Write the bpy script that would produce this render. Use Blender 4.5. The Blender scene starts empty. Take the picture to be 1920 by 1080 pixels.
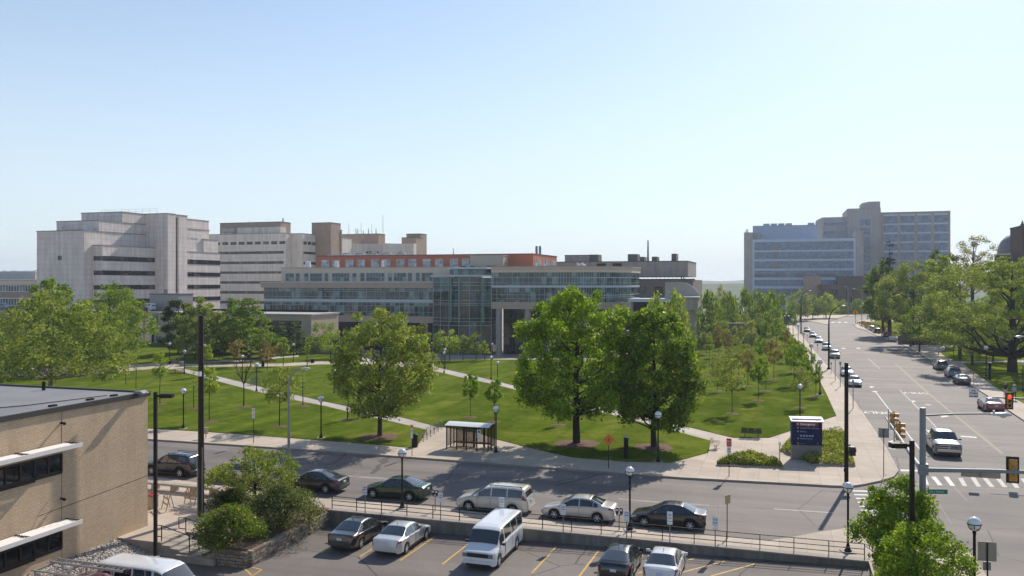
import bpy, math, random
import numpy as np
from mathutils import Vector, Matrix
random.seed(7)
SC = bpy.context.scene
COL = SC.collection
H, F, V0 = 15.2, 1550.0, 530.0          # eye height, focal length and horizon in the survey of the place
TH = math.radians(17.88)                # the street grid is turned by this much
E1 = (math.cos(TH), -math.sin(TH))      # along the near street, to the right
E2 = (math.sin(TH), math.cos(TH))       # along the avenue, away
GZ = -5.0                               # low ground round the campus
SW = 0.15                               # pavement level

def G(u, v, z=0.0):
    y = F * (H - z) / (v - V0)
    return ((u - 960.0) / F * y, y)
LOTC = None
def lot_z(x, y):
    a = x * E1[0] + y * E1[1]
    return -0.68 + 0.0182 * (a + 28.4)
def GL(u, v):
    z = -0.5
    for _ in range(8):
        x, y = G(u, v, z)
        z = lot_z(x, y)
    return x, y, z
def col_x(u, y): return (u - 960.0) / F * y
def hz(v, y): return H - (v - V0) / F * y
def S2W(a, b): return (a * E1[0] + b * E2[0], a * E1[1] + b * E2[1])
def W2S(x, y): return (x * E1[0] + y * E1[1], x * E2[0] + y * E2[1])

# ------------------------------------------------------------------ objects
def link(o, parent=None):
    COL.objects.link(o)
    if parent is not None: o.parent = parent
    return o
def tag(o, label=None, cat=None, group=None, kind=None):
    if label: o['label'] = label
    if cat: o['category'] = cat
    if group: o['group'] = group
    if kind: o['kind'] = kind
    return o
def thing(name, label, cat, loc=(0, 0, 0), rz=0.0, group=None, scale=None):
    o = bpy.data.objects.new(name, None)
    o.empty_display_size = 0.3
    link(o)
    o.location = loc if len(loc) == 3 else (loc[0], loc[1], 0)
    o.rotation_euler = (0, 0, rz)
    if scale is not None: o.scale = (scale,) * 3 if not hasattr(scale, '__len__') else scale
    return tag(o, label, cat, group)
KIDS = {}
def copy_tree(o, parent=None):
    c = o.copy(); COL.objects.link(c)
    if parent is not None: c.parent = parent
    for ch in [k for k in COL.objects if k.parent is o]: copy_tree(ch, c)
    return c
def dup(root, loc, rz=0.0, label=None, group=None, scale=None):
    c = root.copy(); COL.objects.link(c)
    for ch in root.children:
        d = ch.copy(); COL.objects.link(d); d.parent = c
        for g in ch.children:
            e = g.copy(); COL.objects.link(e); e.parent = d
    c.location = loc if len(loc) == 3 else (loc[0], loc[1], 0)
    c.rotation_euler = (0, 0, rz)
    if scale is not None: c.scale = (scale,) * 3 if not hasattr(scale, '__len__') else scale
    if label: c['label'] = label
    if group: c['group'] = group
    return c

class MB:
    def __init__(s): s.v = []; s.f = []; s.m = []
    def add(s, vs, fs, mi=0):
        n = len(s.v); s.v += [tuple(p) for p in vs]
        for f in fs: s.f.append(tuple(i + n for i in f)); s.m.append(mi)
        return s
    def box(s, x0, x1, y0, y1, z0, z1, mi=0):
        if x0 > x1: x0, x1 = x1, x0
        if y0 > y1: y0, y1 = y1, y0
        if z0 > z1: z0, z1 = z1, z0
        vs = [(x0,y0,z0),(x1,y0,z0),(x1,y1,z0),(x0,y1,z0),(x0,y0,z1),(x1,y0,z1),(x1,y1,z1),(x0,y1,z1)]
        return s.add(vs, [(3,2,1,0),(4,5,6,7),(0,1,5,4),(1,2,6,5),(2,3,7,6),(3,0,4,7)], mi)
    def obox(s, c, size, rot=None, mi=0):
        hx, hy, hz_ = size[0]/2, size[1]/2, size[2]/2
        vs = [Vector((x, y, z)) for z in (-hz_, hz_) for x, y in ((-hx,-hy),(hx,-hy),(hx,hy),(-hx,hy))]
        if rot is not None:
            if not isinstance(rot, Matrix): rot = Matrix.Rotation(rot, 3, 'Z')
            vs = [rot @ p for p in vs]
        vs = [p + Vector(c) for p in vs]
        return s.add(vs, [(3,2,1,0),(4,5,6,7),(0,1,5,4),(1,2,6,5),(2,3,7,6),(3,0,4,7)], mi)
    def bar(s, p0, p1, w, h=None, mi=0):
        p0, p1 = Vector(p0), Vector(p1); d = (p1 - p0); L = d.length
        if L < 1e-6: return s
        q = d.to_track_quat('X', 'Z').to_matrix()
        return s.obox((p0 + p1) / 2, (L, w, h or w), q, mi)
    def tube(s, pts, rad, n=8, mi=0, cap=True):
        pts = [Vector(p) for p in pts]
        if not hasattr(rad, '__len__'): rad = [rad] * len(pts)
        vs = []; up = None
        for i, p in enumerate(pts):
            t = (pts[min(i+1, len(pts)-1)] - pts[max(i-1, 0)])
            if t.length < 1e-9: t = Vector((0,0,1))
            t.normalize()
            if up is None: up = Vector((1,0,0)) if abs(t.x) < .9 else Vector((0,1,0))
            a = (up - t * up.dot(t))
            if a.length < 1e-4:
                a = Vector((0,1,0)) - t * t.y
            a.normalize(); b = t.cross(a); up = a
            for k in range(n):
                g = 2*math.pi*k/n
                vs.append(p + (a*math.cos(g) + b*math.sin(g)) * rad[i])
        fs = []
        for i in range(len(pts)-1):
            for k in range(n):
                k2 = (k+1) % n
                fs.append((i*n+k, i*n+k2, (i+1)*n+k2, (i+1)*n+k))
        if cap:
            fs.append(tuple(range(n-1, -1, -1))); e = (len(pts)-1)*n
            fs.append(tuple(range(e, e+n)))
        return s.add(vs, fs, mi)
    def cyl(s, p0, p1, r0, r1=None, n=12, mi=0): return s.tube([p0, p1], [r0, r0 if r1 is None else r1], n, mi)
    def lathe(s, prof, n=16, c=(0,0,0), mi=0, cap=True):
        vs = []
        for r, z in prof:
            for k in range(n):
                g = 2*math.pi*k/n; vs.append((c[0]+r*math.cos(g), c[1]+r*math.sin(g), c[2]+z))
        fs = []
        for i in range(len(prof)-1):
            for k in range(n):
                k2 = (k+1) % n; fs.append((i*n+k, i*n+k2, (i+1)*n+k2, (i+1)*n+k))
        if cap and prof[0][0] > 1e-4: fs.append(tuple(range(n-1, -1, -1)))
        if cap and prof[-1][0] > 1e-4: fs.append(tuple(range((len(prof)-1)*n, len(prof)*n)))
        return s.add(vs, fs, mi)
    def sphere(s, c, r, n=16, m=10, mi=0, sz=1.0):
        return s.lathe([(max(1e-5, r*math.sin(math.pi*i/m)), -r*sz*math.cos(math.pi*i/m)) for i in range(m+1)], n, c, mi)
    def prism(s, poly, z0, z1, mi=0, bottom=False):
        ar = sum(poly[i][0]*poly[(i+1)%len(poly)][1] - poly[(i+1)%len(poly)][0]*poly[i][1] for i in range(len(poly)))
        if ar < 0: poly = poly[::-1]
        n = len(poly)
        vs = [(p[0], p[1], z0) for p in poly] + [(p[0], p[1], z1) for p in poly]
        fs = [tuple(range(n, 2*n))] + [(i, (i+1)%n, n+(i+1)%n, n+i) for i in range(n)]
        if bottom: fs.append(tuple(range(n-1, -1, -1)))
        return s.add(vs, fs, mi)
    def build(s, name, mats, parent=None, smooth=None, loc=None, rz=None):
        me = bpy.data.meshes.new(name)
        me.from_pydata(s.v, [], s.f)
        if not isinstance(mats, (list, tuple)): mats = [mats]
        for m in mats: me.materials.append(m)
        if len(mats) > 1: me.polygons.foreach_set('material_index', s.m)
        me.validate(); me.update()
        if smooth is not None:
            me.polygons.foreach_set('use_smooth', [True]*len(me.polygons))
            me.set_sharp_from_angle(angle=math.radians(smooth))
        o = bpy.data.objects.new(name, me)
        link(o, parent)
        if loc is not None: o.location = loc
        if rz is not None: o.rotation_euler = (0, 0, rz)
        return o
def merge_verts(o, d=0.001):
    import bmesh
    bm = bmesh.new(); bm.from_mesh(o.data); bmesh.ops.remove_doubles(bm, verts=bm.verts, dist=d); bm.to_mesh(o.data); bm.free()

def text_mb(body, size, depth=0.004, align='LEFT', bold=0.0, spacing=1.0):
    cu = bpy.data.curves.new('lettering', 'FONT'); cu.body = body; cu.size = size
    cu.align_x = align; cu.extrude = depth; cu.offset = bold; cu.space_character = spacing; cu.resolution_u = 2
    o = bpy.data.objects.new('lettering', cu); COL.objects.link(o)
    dg = bpy.context.evaluated_depsgraph_get(); dg.update()
    me = o.evaluated_get(dg).to_mesh()
    vs = [tuple(v.co) for v in me.vertices]; fs = [tuple(p.vertices) for p in me.polygons]
    o.evaluated_get(dg).to_mesh_clear()
    bpy.data.objects.remove(o); bpy.data.curves.remove(cu)
    return vs, fs
def text_on(mb, body, size, org, right, up, mi=0, depth=0.004, align='LEFT', bold=0.0, sx=1.0):
    vs, fs = text_mb(body, size, depth, align, bold)
    r, u = Vector(right).normalized(), Vector(up).normalized(); n = r.cross(u); o = Vector(org)
    mb.add([o + r*(p[0]*sx) + u*p[1] + n*p[2] for p in vs], fs, mi)

# ------------------------------------------------------------------ materials
def lin(c):
    return tuple((x/255/12.92 if x/255 <= .04045 else ((x/255+.055)/1.055)**2.4) for x in c) + (1,)
class NM:
    def __init__(s, name):
        s.m = bpy.data.materials.new(name); s.m.use_nodes = True
        s.t = s.m.node_tree; s.n = s.t.nodes; s.l = s.t.links
        s.b = s.n['Principled BSDF']; s.out = s.n['Material Output']
        s.tc = s.n.new('ShaderNodeTexCoord')
    def node(s, kind, **kw):
        n = s.n.new(kind)
        for k, v in kw.items(): setattr(n, k, v)
        return n
    def setv(s, sock, val):
        if hasattr(val, 'is_linked') or hasattr(val, 'links'): s.l.new(val, sock)
        else: sock.default_value = val
    def noise(s, scale, detail=4, rough=.55, vec=None, dist=0):
        n = s.node('ShaderNodeTexNoise'); n.inputs['Scale'].default_value = scale; n.inputs['Detail'].default_value = detail
        n.inputs['Roughness'].default_value = rough; n.inputs['Distortion'].default_value = dist
        s.l.new(vec or s.tc.outputs['Object'], n.inputs['Vector']); return n.outputs['Fac']
    def ramp(s, fac, stops, interp='LINEAR'):
        n = s.node('ShaderNodeValToRGB'); n.color_ramp.interpolation = interp
        el = n.color_ramp.elements
        while len(el) < len(stops): el.new(0.5)
        for e, (p, c) in zip(el, stops):
            e.position = p; e.color = c if len(c) == 4 else (*c, 1)
        s.l.new(fac, n.inputs['Fac']); return n.outputs['Color']
    def mix(s, fac, a, b, mode='MIX'):
        n = s.node('ShaderNodeMix', data_type='RGBA', blend_type=mode)
        s.setv(n.inputs['Factor'], fac); s.setv(n.inputs[6], a); s.setv(n.inputs[7], b); return n.outputs[2]
    def math(s, op, a, b=0.0, c=None):
        n = s.node('ShaderNodeMath', operation=op); s.setv(n.inputs[0], a); s.setv(n.inputs[1], b)
        if c is not None: s.setv(n.inputs[2], c)
        return n.outputs[0]
    def sep(s, vec=None):
        n = s.node('ShaderNodeSeparateXYZ'); s.l.new(vec or s.tc.outputs['Object'], n.inputs[0]); return n.outputs
    def line(s, coord, period, width, off=0.0):            # 1 on thin lines every period
        x = s.math('ADD', coord, off + 1000*period); x = s.math('MODULO', x, period)
        return s.math('LESS_THAN', x, width)
    def bump(s, fac, strength=.3, dist=.02):
        n = s.node('ShaderNodeBump'); n.inputs['Strength'].default_value = strength; n.inputs['Distance'].default_value = dist
        s.l.new(fac, n.inputs['Height']); s.l.new(n.outputs[0], s.b.inputs['Normal'])
    def col(s, c): s.setv(s.b.inputs['Base Color'], c)
    def rough(s, r): s.setv(s.b.inputs['Roughness'], r)
def k(c, f): return (min(1, c[0]*f), min(1, c[1]*f), min(1, c[2]*f), 1)
def M(name, c, rough=.7, metal=0.0, var=.12, sc=2.0, bump=0.0, bsc=30.0, coat=0.0, spec=.5, bd=.01):
    q = NM(name)
    if len(c) == 3: c = (*c, 1)
    if var > 0:
        f = q.noise(sc, 5)
        q.col(q.ramp(f, [(.25, k(c, 1-var)), (.75, k(c, 1+var))]))
    else: q.col(c)
    q.b.inputs['Roughness'].default_value = rough; q.b.inputs['Metallic'].default_value = metal
    q.b.inputs['Coat Weight'].default_value = coat; q.b.inputs['Coat Roughness'].default_value = .04
    q.b.inputs['Specular IOR Level'].default_value = spec
    if bump: q.bump(q.noise(bsc, 3), bump, bd)
    return q.m

def panel_concrete(name, c, pz=1.4, px=4.5, depth=.5, streak=.10):
    q = NM(name); X = q.sep()
    f = q.noise(.35, 6, .6)
    base = q.ramp(f, [(.25, k(c, .88)), (.75, k(c, 1.08))])
    mp = q.node('ShaderNodeMapping'); mp.inputs['Scale'].default_value = (.9, .9, .06); q.l.new(q.tc.outputs['Object'], mp.inputs[0])
    st = q.noise(1.2, 4, .6, mp.outputs[0]); st = q.ramp(st, [(.35, (1-streak*2,)*3), (.6, (1,)*3)])
    base = q.mix(1.0, base, st, 'MULTIPLY')
    L = q.line(X[2], pz, .07)
    if px: L = q.math('MAXIMUM', L, q.math('MULTIPLY', q.math('MAXIMUM', q.line(X[0], px, .06, .3), q.line(X[1], px, .06, .3)), .06))
    base = q.mix(q.math('MULTIPLY', L, depth), base, k(c, .35))
    q.col(base); q.rough(.85); q.b.inputs['Specular IOR Level'].default_value = .25
    return q.m
def ribbed(name, c, period=.5, frac=.18, dark=.6):
    q = NM(name); X = q.sep(); s = q.math('ADD', X[0], X[1])
    L = q.line(s, period, period*frac)
    f = q.noise(.6, 4)
    q.col(q.mix(L, q.ramp(f, [(.3, k(c, .92)), (.7, k(c, 1.06))]), k(c, dark))); q.rough(.55)
    return q.m
def brick(name, c1, c2, mortar, scale=1.0, vertical_axis_x=True, bw=.3, rh=.1, msz=.012):
    q = NM(name); X = q.sep()
    s = q.math('ADD', X[0], X[1]); cb = q.node('ShaderNodeCombineXYZ')
    q.l.new(s, cb.inputs[0]); q.l.new(X[2], cb.inputs[1])
    b = q.node('ShaderNodeTexBrick'); q.l.new(cb.outputs[0], b.inputs['Vector'])
    b.inputs['Color1'].default_value = c1; b.inputs['Color2'].default_value = c2; b.inputs['Mortar'].default_value = mortar
    b.inputs['Scale'].default_value = scale; b.inputs['Brick Width'].default_value = bw; b.inputs['Row Height'].default_value = rh
    b.inputs['Mortar Size'].default_value = msz; b.inputs['Bias'].default_value = 0.1
    f = q.noise(.5, 5); f2 = q.noise(7, 3)
    colr = q.mix(1.0, b.outputs['Color'], q.ramp(f, [(.3, (.93,.92,.92)), (.7, (1.05,1.05,1.05))]), 'MULTIPLY')
    mp = q.node('ShaderNodeMapping'); mp.inputs['Scale'].default_value = (1, 1, .08); q.l.new(q.tc.outputs['Object'], mp.inputs[0]); colr = q.mix(1.0, colr, q.ramp(q.noise(1.3, 5, .65, mp.outputs[0]), [(.36, (.93,.92,.91)), (.6, (1.02,1.02,1.02))]), 'MULTIPLY')
    colr = q.mix(1.0, colr, q.ramp(f2, [(.3, (.9,.9,.9)), (.7, (1.08,1.07,1.06))]), 'MULTIPLY')
    q.col(colr); q.rough(.85); q.b.inputs['Specular IOR Level'].default_value = .2
    q.bump(b.outputs['Fac'], -.12, .006)
    return q.m
def facade_glass(name, c, pane=(1.6, 1.6), var=.7, blind=.25, blindc=(.22,.27,.28), rough=.06, frame=None, fw=.07, pz=None):
    q = NM(name); X = q.sep(); s = q.math('ADD', X[0], X[1])
    cx = q.math('FLOOR', q.math('DIVIDE', s, pane[0])); cz = q.math('FLOOR', q.math('DIVIDE', X[2], pane[1]))
    cb = q.node('ShaderNodeCombineXYZ'); q.l.new(cx, cb.inputs[0]); q.l.new(cz, cb.inputs[1])
    w = q.node('ShaderNodeTexWhiteNoise', noise_dimensions='2D'); q.l.new(cb.outputs[0], w.inputs['Vector'])
    base = q.ramp(w.outputs['Value'], [(0, k(c, 1-var)), (.6, k(c, 1.0)), (1-blind, k(c, 1+var)), (min(1, 1-blind+.02), (*blindc, 1))])
    n = q.noise(.8, 5); base = q.mix(1.0, base, q.ramp(n, [(.35, (.5,.5,.5)), (.65, (1.25,1.25,1.25))]), 'MULTIPLY')
    if frame is not None:
        L = q.math('MAXIMUM', q.line(s, pane[0], fw), q.line(X[2], pane[1], fw))
        base = q.mix(L, base, frame)
    q.col(base); q.rough(rough); q.b.inputs['Specular IOR Level'].default_value = .6
    return q.m
def paint(name, c, metal=.0, rough=.3, coat=1.0):
    q = NM(name); n = q.noise(1.5, 3)
    q.col(q.ramp(n, [(.3, k((*c[:3], 1), .93)), (.7, k((*c[:3], 1), 1.05))]))
    q.b.inputs['Metallic'].default_value = metal; q.rough(rough); q.b.inputs['Coat Weight'].default_value = coat
    q.b.inputs['Coat Roughness'].default_value = .05
    return q.m
def leaf_mat(name, c, var=.35, trans=.45, hue=None):
    q = NM(name); g = q.node('ShaderNodeNewGeometry'); r = g.outputs['Random Per Island']
    c2 = hue or (c[0]*1.45, c[1]*1.25, c[2]*1.0)
    colr = q.ramp(r, [(0, k(c, .9-var)), (.5, k(c, .95)), (1, k(c2, 1.1+var*.5))])
    n = q.noise(.55, 3); colr = q.mix(1.0, colr, q.ramp(n, [(.35, (.72,.75,.7)), (.65, (1.18,1.15,1.0))]), 'MULTIPLY')
    q.col(colr); q.rough(.55); q.b.inputs['Specular IOR Level'].default_value = .18
    tr = q.node('ShaderNodeBsdfTranslucent')
    q.l.new(q.mix(1.0, colr, (1.5, 1.45, .55, 1), 'MULTIPLY'), tr.inputs['Color'])
    mx = q.node('ShaderNodeMixShader'); mx.inputs[0].default_value = trans
    q.l.new(q.b.outputs[0], mx.inputs[1]); q.l.new(tr.outputs[0], mx.inputs[2]); q.l.new(mx.outputs[0], q.out.inputs['Surface'])
    return q.m

def asphalt(name, c, warm=(1, 1, 1), crack=True):
    q = NM(name); O = q.tc.outputs['Object']
    c = (c[0]*warm[0], c[1]*warm[1], c[2]*warm[2], 1)
    big = q.noise(.12, 6, .65, dist=.6); fine = q.noise(9, 4, .7)
    mp = q.node('ShaderNodeMapping'); mp.inputs['Scale'].default_value = (.5, .03, 1) if name.startswith('avenue') else (.03, .5, 1)
    q.l.new(O, mp.inputs[0]); tr = q.noise(1.0, 3, .5, mp.outputs[0])
    base = q.ramp(big, [(.25, k(c, .74)), (.5, k(c, .98)), (.8, k(c, 1.22))])
    base = q.mix(1.0, base, q.ramp(tr, [(.3, (.76,.76,.77)), (.7, (1.14,1.14,1.13))]), 'MULTIPLY')
    base = q.mix(1.0, base, q.ramp(fine, [(.3, (.86,.86,.86)), (.7, (1.12,1.12,1.12))]), 'MULTIPLY')
    st = q.noise(.33, 6, .7, dist=1.5); base = q.mix(q.ramp(st, [(.60, (0,0,0)), (.74, (.55,.55,.55))]), base, k(c, .5))
    op = q.noise(.9, 3, .6, dist=.3); base = q.mix(q.ramp(op, [(.70, (0,0,0)), (.78, (.4,.4,.4))]), base, k(c, 1.5))
    if crack:
        ns = q.node('ShaderNodeTexNoise'); ns.inputs['Scale'].default_value = .6; ns.inputs['Detail'].default_value = 5; q.l.new(O, ns.inputs['Vector'])
        add = q.node('ShaderNodeMix', data_type='VECTOR'); add.inputs[0].default_value = .22
        q.l.new(O, add.inputs[4]); q.l.new(ns.outputs['Color'], add.inputs[5])
        vo = q.node('ShaderNodeTexVoronoi', feature='DISTANCE_TO_EDGE'); vo.inputs['Scale'].default_value = .13; q.l.new(add.outputs[1], vo.inputs['Vector'])
        ck = q.math('MULTIPLY', q.math('LESS_THAN', vo.outputs['Distance'], .0042), .85)
        msk = q.math('GREATER_THAN', q.noise(.08, 2), .43)
        base = q.mix(q.math('MULTIPLY', ck, msk), base, k(c, .4))
    q.col(base); q.rough(.8); q.b.inputs['Specular IOR Level'].default_value = .3
    q.bump(fine, .15, .01)
    return q.m
def pavement(name, c, per=(1.5, 1.5)):
    q = NM(name); X = q.sep()
    cx = q.math('FLOOR', q.math('DIVIDE', X[0], per[0]*2)); cy = q.math('FLOOR', q.math('DIVIDE', X[1], per[1]*2))
    cb = q.node('ShaderNodeCombineXYZ'); q.l.new(cx, cb.inputs[0]); q.l.new(cy, cb.inputs[1])
    w = q.node('ShaderNodeTexWhiteNoise', noise_dimensions='2D'); q.l.new(cb.outputs[0], w.inputs['Vector'])
    base = q.ramp(w.outputs['Value'], [(0, k(c, .9)), (1, k(c, 1.07))])
    n = q.noise(.4, 6, .65, dist=.5); base = q.mix(1.0, base, q.ramp(n, [(.28, (.83,.82,.81)), (.7, (1.08,1.08,1.08))]), 'MULTIPLY')
    n2 = q.noise(8, 3, .7); base = q.mix(1.0, base, q.ramp(n2, [(.3, (.93,)*3), (.7, (1.05,)*3)]), 'MULTIPLY')
    L = q.math('MAXIMUM', q.line(X[0], per[0], .035), q.line(X[1], per[1], .035))
    base = q.mix(q.math('MULTIPLY', L, .55), base, k(c, .45))
    q.col(base); q.rough(.85); q.b.inputs['Specular IOR Level'].default_value = .25
    return q.m
def grass(name, c, dry=.42):
    q = NM(name); O = q.tc.outputs['Object']
    big = q.noise(.05, 5, .6, dist=.4); mid = q.noise(.7, 5, .65); fine = q.noise(7, 4, .75)
    base = q.ramp(big, [(.3, k(c, .78)), (.5, k(c, 1.0)), (.68, (c[0]*1.45, c[1]*1.22, c[2]*1.6, 1))])
    base = q.mix(1.0, base, q.ramp(mid, [(.25, (.60,.68,.66)), (.5, (1,1,1)), (.75, (1.34,1.18,1.1))]), 'MULTIPLY')
    base = q.mix(1.0, base, q.ramp(fine, [(.25, (.62,.66,.6)), (.75, (1.3,1.25,1.3))]), 'MULTIPLY')
    d = q.noise(.22, 5, .7); base = q.mix(q.ramp(d, [(.50, (0,0,0)), (.72, (dry*1.7,)*3)]), base, (c[0]*2.1, c[1]*1.4, c[2]*3, 1))
    mp = q.node('ShaderNodeMapping'); mp.inputs['Scale'].default_value = (.09, .012, 1); mp.inputs['Rotation'].default_value = (0, 0, .6); q.l.new(O, mp.inputs[0])
    wv = q.noise(4, 2, .5, mp.outputs[0]); base = q.mix(1.0, base, q.ramp(wv, [(.44, (.82,.86,.84)), (.56, (1.12,1.09,1.05))]), 'MULTIPLY')
    q.col(base); q.rough(1); q.b.inputs['Specular IOR Level'].default_value = 0
    q.bump(fine, .6, .06)
    return q.m
SKY, SUNE, EXPO, HAZEC, HAZED = .123, 4.5, 0.25, (5.5, 6.35, 6.85, 1), .0002
# ------------------------------------------------------------------ shared materials
m_road = asphalt('road asphalt', (.192, .167, .152))
m_lot = asphalt('lot asphalt', (.186, .160, .142))
m_pave = pavement('pavement concrete', (.51, .425, .34))
m_kerb = M('kerb concrete', (.30, .26, .225), .85, var=.15, sc=.8)
m_path = pavement('path concrete', (.47, .42, .37), (1.6, 50))
m_grass = grass('lawn grass', (.100, .146, .016))
m_grass2 = grass('park grass', (.14, .195, .02))
m_earth = M('low ground', (.30, .285, .24), .9, var=.3, sc=.05)  # made pale so it bounces light up onto the shaded facades
m_soil = M('bed soil', (.13, .085, .055), .95, var=.3, sc=3, bump=.5, bsc=25)
m_mulch = M('bark mulch', (.125, .055, .032), .95, var=.4, sc=6, bump=.8, bsc=40, bd=.03)
m_white = M('white road paint', (.50, .48, .455), .7, var=.2, sc=2.5)
m_whiteworn = M('worn road paint', (.35, .33, .31), .7, var=.3, sc=2.5)
m_yellow = M('yellow parking paint', (.55, .33, .06), .7, var=.22, sc=3)
m_yellowworn = M('worn yellow paint', (.26, .20, .10), .75, var=.25, sc=2)
m_black = M('black painted metal', (.008, .008, .009), .6, var=.2, sc=4, spec=.25)
m_brownpole = M('dark bronze metal', (.014, .010, .009), .6, var=.2, sc=4, spec=.25)
m_grey = M('grey galvanised metal', (.23, .24, .25), .45, .6, var=.1, sc=3)
m_greypaint = M('grey painted steel', (.22, .235, .25), .5, var=.08)
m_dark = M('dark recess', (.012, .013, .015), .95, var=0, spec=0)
m_signback = M('aluminium sign back', (.34, .30, .24), .55, .2, var=.08)
m_signwhite = M('white sign sheet', (.75, .75, .74), .5, var=.04)
m_red = M('red sign sheet', (.50, .045, .03), .5, var=.05)
m_orange = M('orange sign sheet', (.75, .20, .015), .5, var=.06)
m_ink = M('black sign ink', (.015, .015, .02), .6, var=0)
m_green_sign = M('green sign sheet', (.0, .19, .10), .5, var=.03)
m_globe = M('frosted globe', (.80, .81, .82), .22, var=.03, coat=.6)
m_concrete = M('cast concrete', (.33, .30, .26), .85, var=.18, sc=1.2, bump=.2, bsc=20)

def structure(name, mb, mats, z=0.0, smooth=None):
    o = mb.build(name, mats, smooth=smooth); o.location = (0, 0, z); o.rotation_euler = (0, 0, -TH)
    return tag(o, kind='structure')
def SP(pix, z): return [W2S(*G(u, v, z)) for u, v in pix]
def slab(name, pts, z0, z1, mats, side=1):
    mb = MB(); mb.prism(pts, z0, z1, 0)
    n = len(pts)
    if isinstance(mats, (list, tuple)) and len(mats) > 1:
        for i in range(1, n+1): mb.m[-i] = side
    return structure(name, mb, mats)

# low ground out to the horizon
mb = MB(); mb.add([(-3200,-600,GZ),(3200,-600,GZ),(3200,4200,GZ),(-3200,4200,GZ)], [(0,1,2,3)])
structure('ground', mb, m_earth)
# carriageways: near street and avenue in one sheet
slab('road', [(-170,49.6),(8.6,49.6),(8.6,10),(62,10),(62,90),(330,90),(330,425),(-6,425),(-6,90),(-170,90)], -1.0, 0.0, m_road)

# --- campus block: pavement with lawns on it
kerb_far = [(-420,777),(280,823),(470,835.5),(660,848.7),(830,861),(1000,874),(1280,895),(1450,904),(1560,910)]
kerb_ave = [(1594,911),(1622,907),(1650,901),(1676,893),(1685,882),(1664,842),(1640,806),(1612,765),(1583,724),(1544,677),(1512,640),(1479,600),(1468,592)]
campus = SP(kerb_far + kerb_ave + [(1380,600),(1340,622),(1300,634),(1252,640),(1200,672),(960,672),(800,676),(700,676),(640,655),(560,648),(300,640),(-420,636)], SW)
slab('campus_pavement', campus, GZ, SW, [m_pave, m_kerb])
def lawn(name, pix, m=m_grass):
    return slab(name, SP(pix, SW+.05), SW-.02, SW+.05, m)
lawn('front_lawn', [(-400,757),(277.7,802.5),(389,809),(540,820),(700,832.5),(767,838.5),(784,833),(801,806),(723,787.6),(660,773.7),(613,762),(554,750.5),(482.6,734.2),(407,714.5),(375,705.5),(325,692.5),(292,691.5),(237,695.5),(150,704),(-400,706)])
lawn('middle_lawn', [(345,690.5),(407,704.5),(482,723),(554,739.5),(605,751.5),(680,767),(758,783),(817,798.5),(838,801),(900,812),(934,823.5),(1007,842),(1073,857),(1173,864.5),(1257,867),(1328,848),(1333,826),(1237,800.5),(1147,777.5),(1090,765),(990,737),(927,720.5),(877,710.5),(830,699),(790,691),(700,683),(605,683),(523,687),(345,687.5)])
lawn('back_lawn', [(824,689.5),(876,701),(940,716.5),(990,729.5),(1093,754.5),(1150,766.5),(1273,796.5),(1300,802),(1375,820),(1442.6,820),(1480,808),(1568,779),(1551,741),(1530,700),(1507,661),(1481,622),(1467,603),(1440,600),(1385,606),(1342,624),(1300,636),(1254,642),(1202,674),(960,674),(885,673.5),(807,676)])
lawn('upper_lawn', [(344,681.5),(400,682),(523,681),(600,677),(690,678),(640,657),(560,650),(430,648),(300,642),(-300,640),(-300,684),(200,686),(300,680)])
slab('upper_path', SP([(375,677),(470,674.5),(520,668.5),(560,666),(560,668.5),(523,671.5),(475,677.5),(380,680)], SW+.06), SW, SW+.058, m_path)
# the path across the lawns reads paler than the old pavement: thin laid strips
slab('diagonal_path', SP([(343,691.2),(407,704.9),(482,723.4),(554,739.9),(605,751.9),(680,767.4),(758,783.4),(817,798.9),(837,802),(801,805.6),(723,787.2),(660,773.3),(613,761.6),(554,750.1),(482.6,733.8),(407,714.1),(342,701)], SW), SW-.05, SW+.012, m_path)
slab('second_path', SP([(824,690),(876,701.3),(940,716.8),(990,729.8),(1093,754.8),(1150,766.8),(1273,796.8),(1318,809),(1337,824),(1237,800.2),(1147,777.2),(1090,764.7),(990,736.7),(927,720.2),(877,710.2),(828,698.5)], SW), SW-.05, SW+.012, m_path)
slab('court', [W2S(*G(u, v, GZ+.2)) for u, v in [(640,675),(1300,675),(1300,657),(640,657)]], GZ-.5, GZ+.2, m_pave)

# --- right-hand block
kerb_r = [(1990,834),(1920,788),(1891,769),(1851,741),(1824,724),(1749,677),(1711,655),(1685.5,643),(1662,635),(1640,628),(1623,619),(1607,615),(1600,607),(1612,600.5),(1640,598)]
slab('park_pavement', SP(kerb_r + [(2600,598),(2600,834)], SW), GZ, SW, [m_pave, m_kerb])
lawn('park_lawn', [(1762,660),(1772,668),(1788,675),(1806,677.5),(1860,676),(1920,675),(2300,670),(2300,632),(1900,640),(1820,648),(1780,652)], m_grass2)
lawn('lower_park_lawn', [(1805,681),(1833,702),(1865,724),(1890,740),(1925,758),(2300,900),(2300,679),(1920,678.5),(1860,679)], m_grass2)
lawn('slope_lawn', [(1612,604),(1622,612),(1650,624),(1672,631),(1750,632),(1900,628),(1900,605),(1650,602)], m_grass2)
slab('traffic_island', SP([(1512,600.5),(1549,608),(1557,606.5),(1553,601.5),(1573,597.5),(1545,598)], SW), 0, SW, [m_pave, m_kerb])
slab('far_pavement', SP([(1440,600),(1478,597.8),(1568,596.8),(1585,593),(1640,590),(2400,590),(2400,586),(1400,586),(1400,600)], SW+.02), GZ, SW+.02, [m_pave, m_kerb])
lawn('far_lawn', [(1420,590),(1500,590.2),(1560,590.4),(1640,589.4),(2400,588),(2400,572),(1400,572),(1400,590)], m_grass2)

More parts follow.
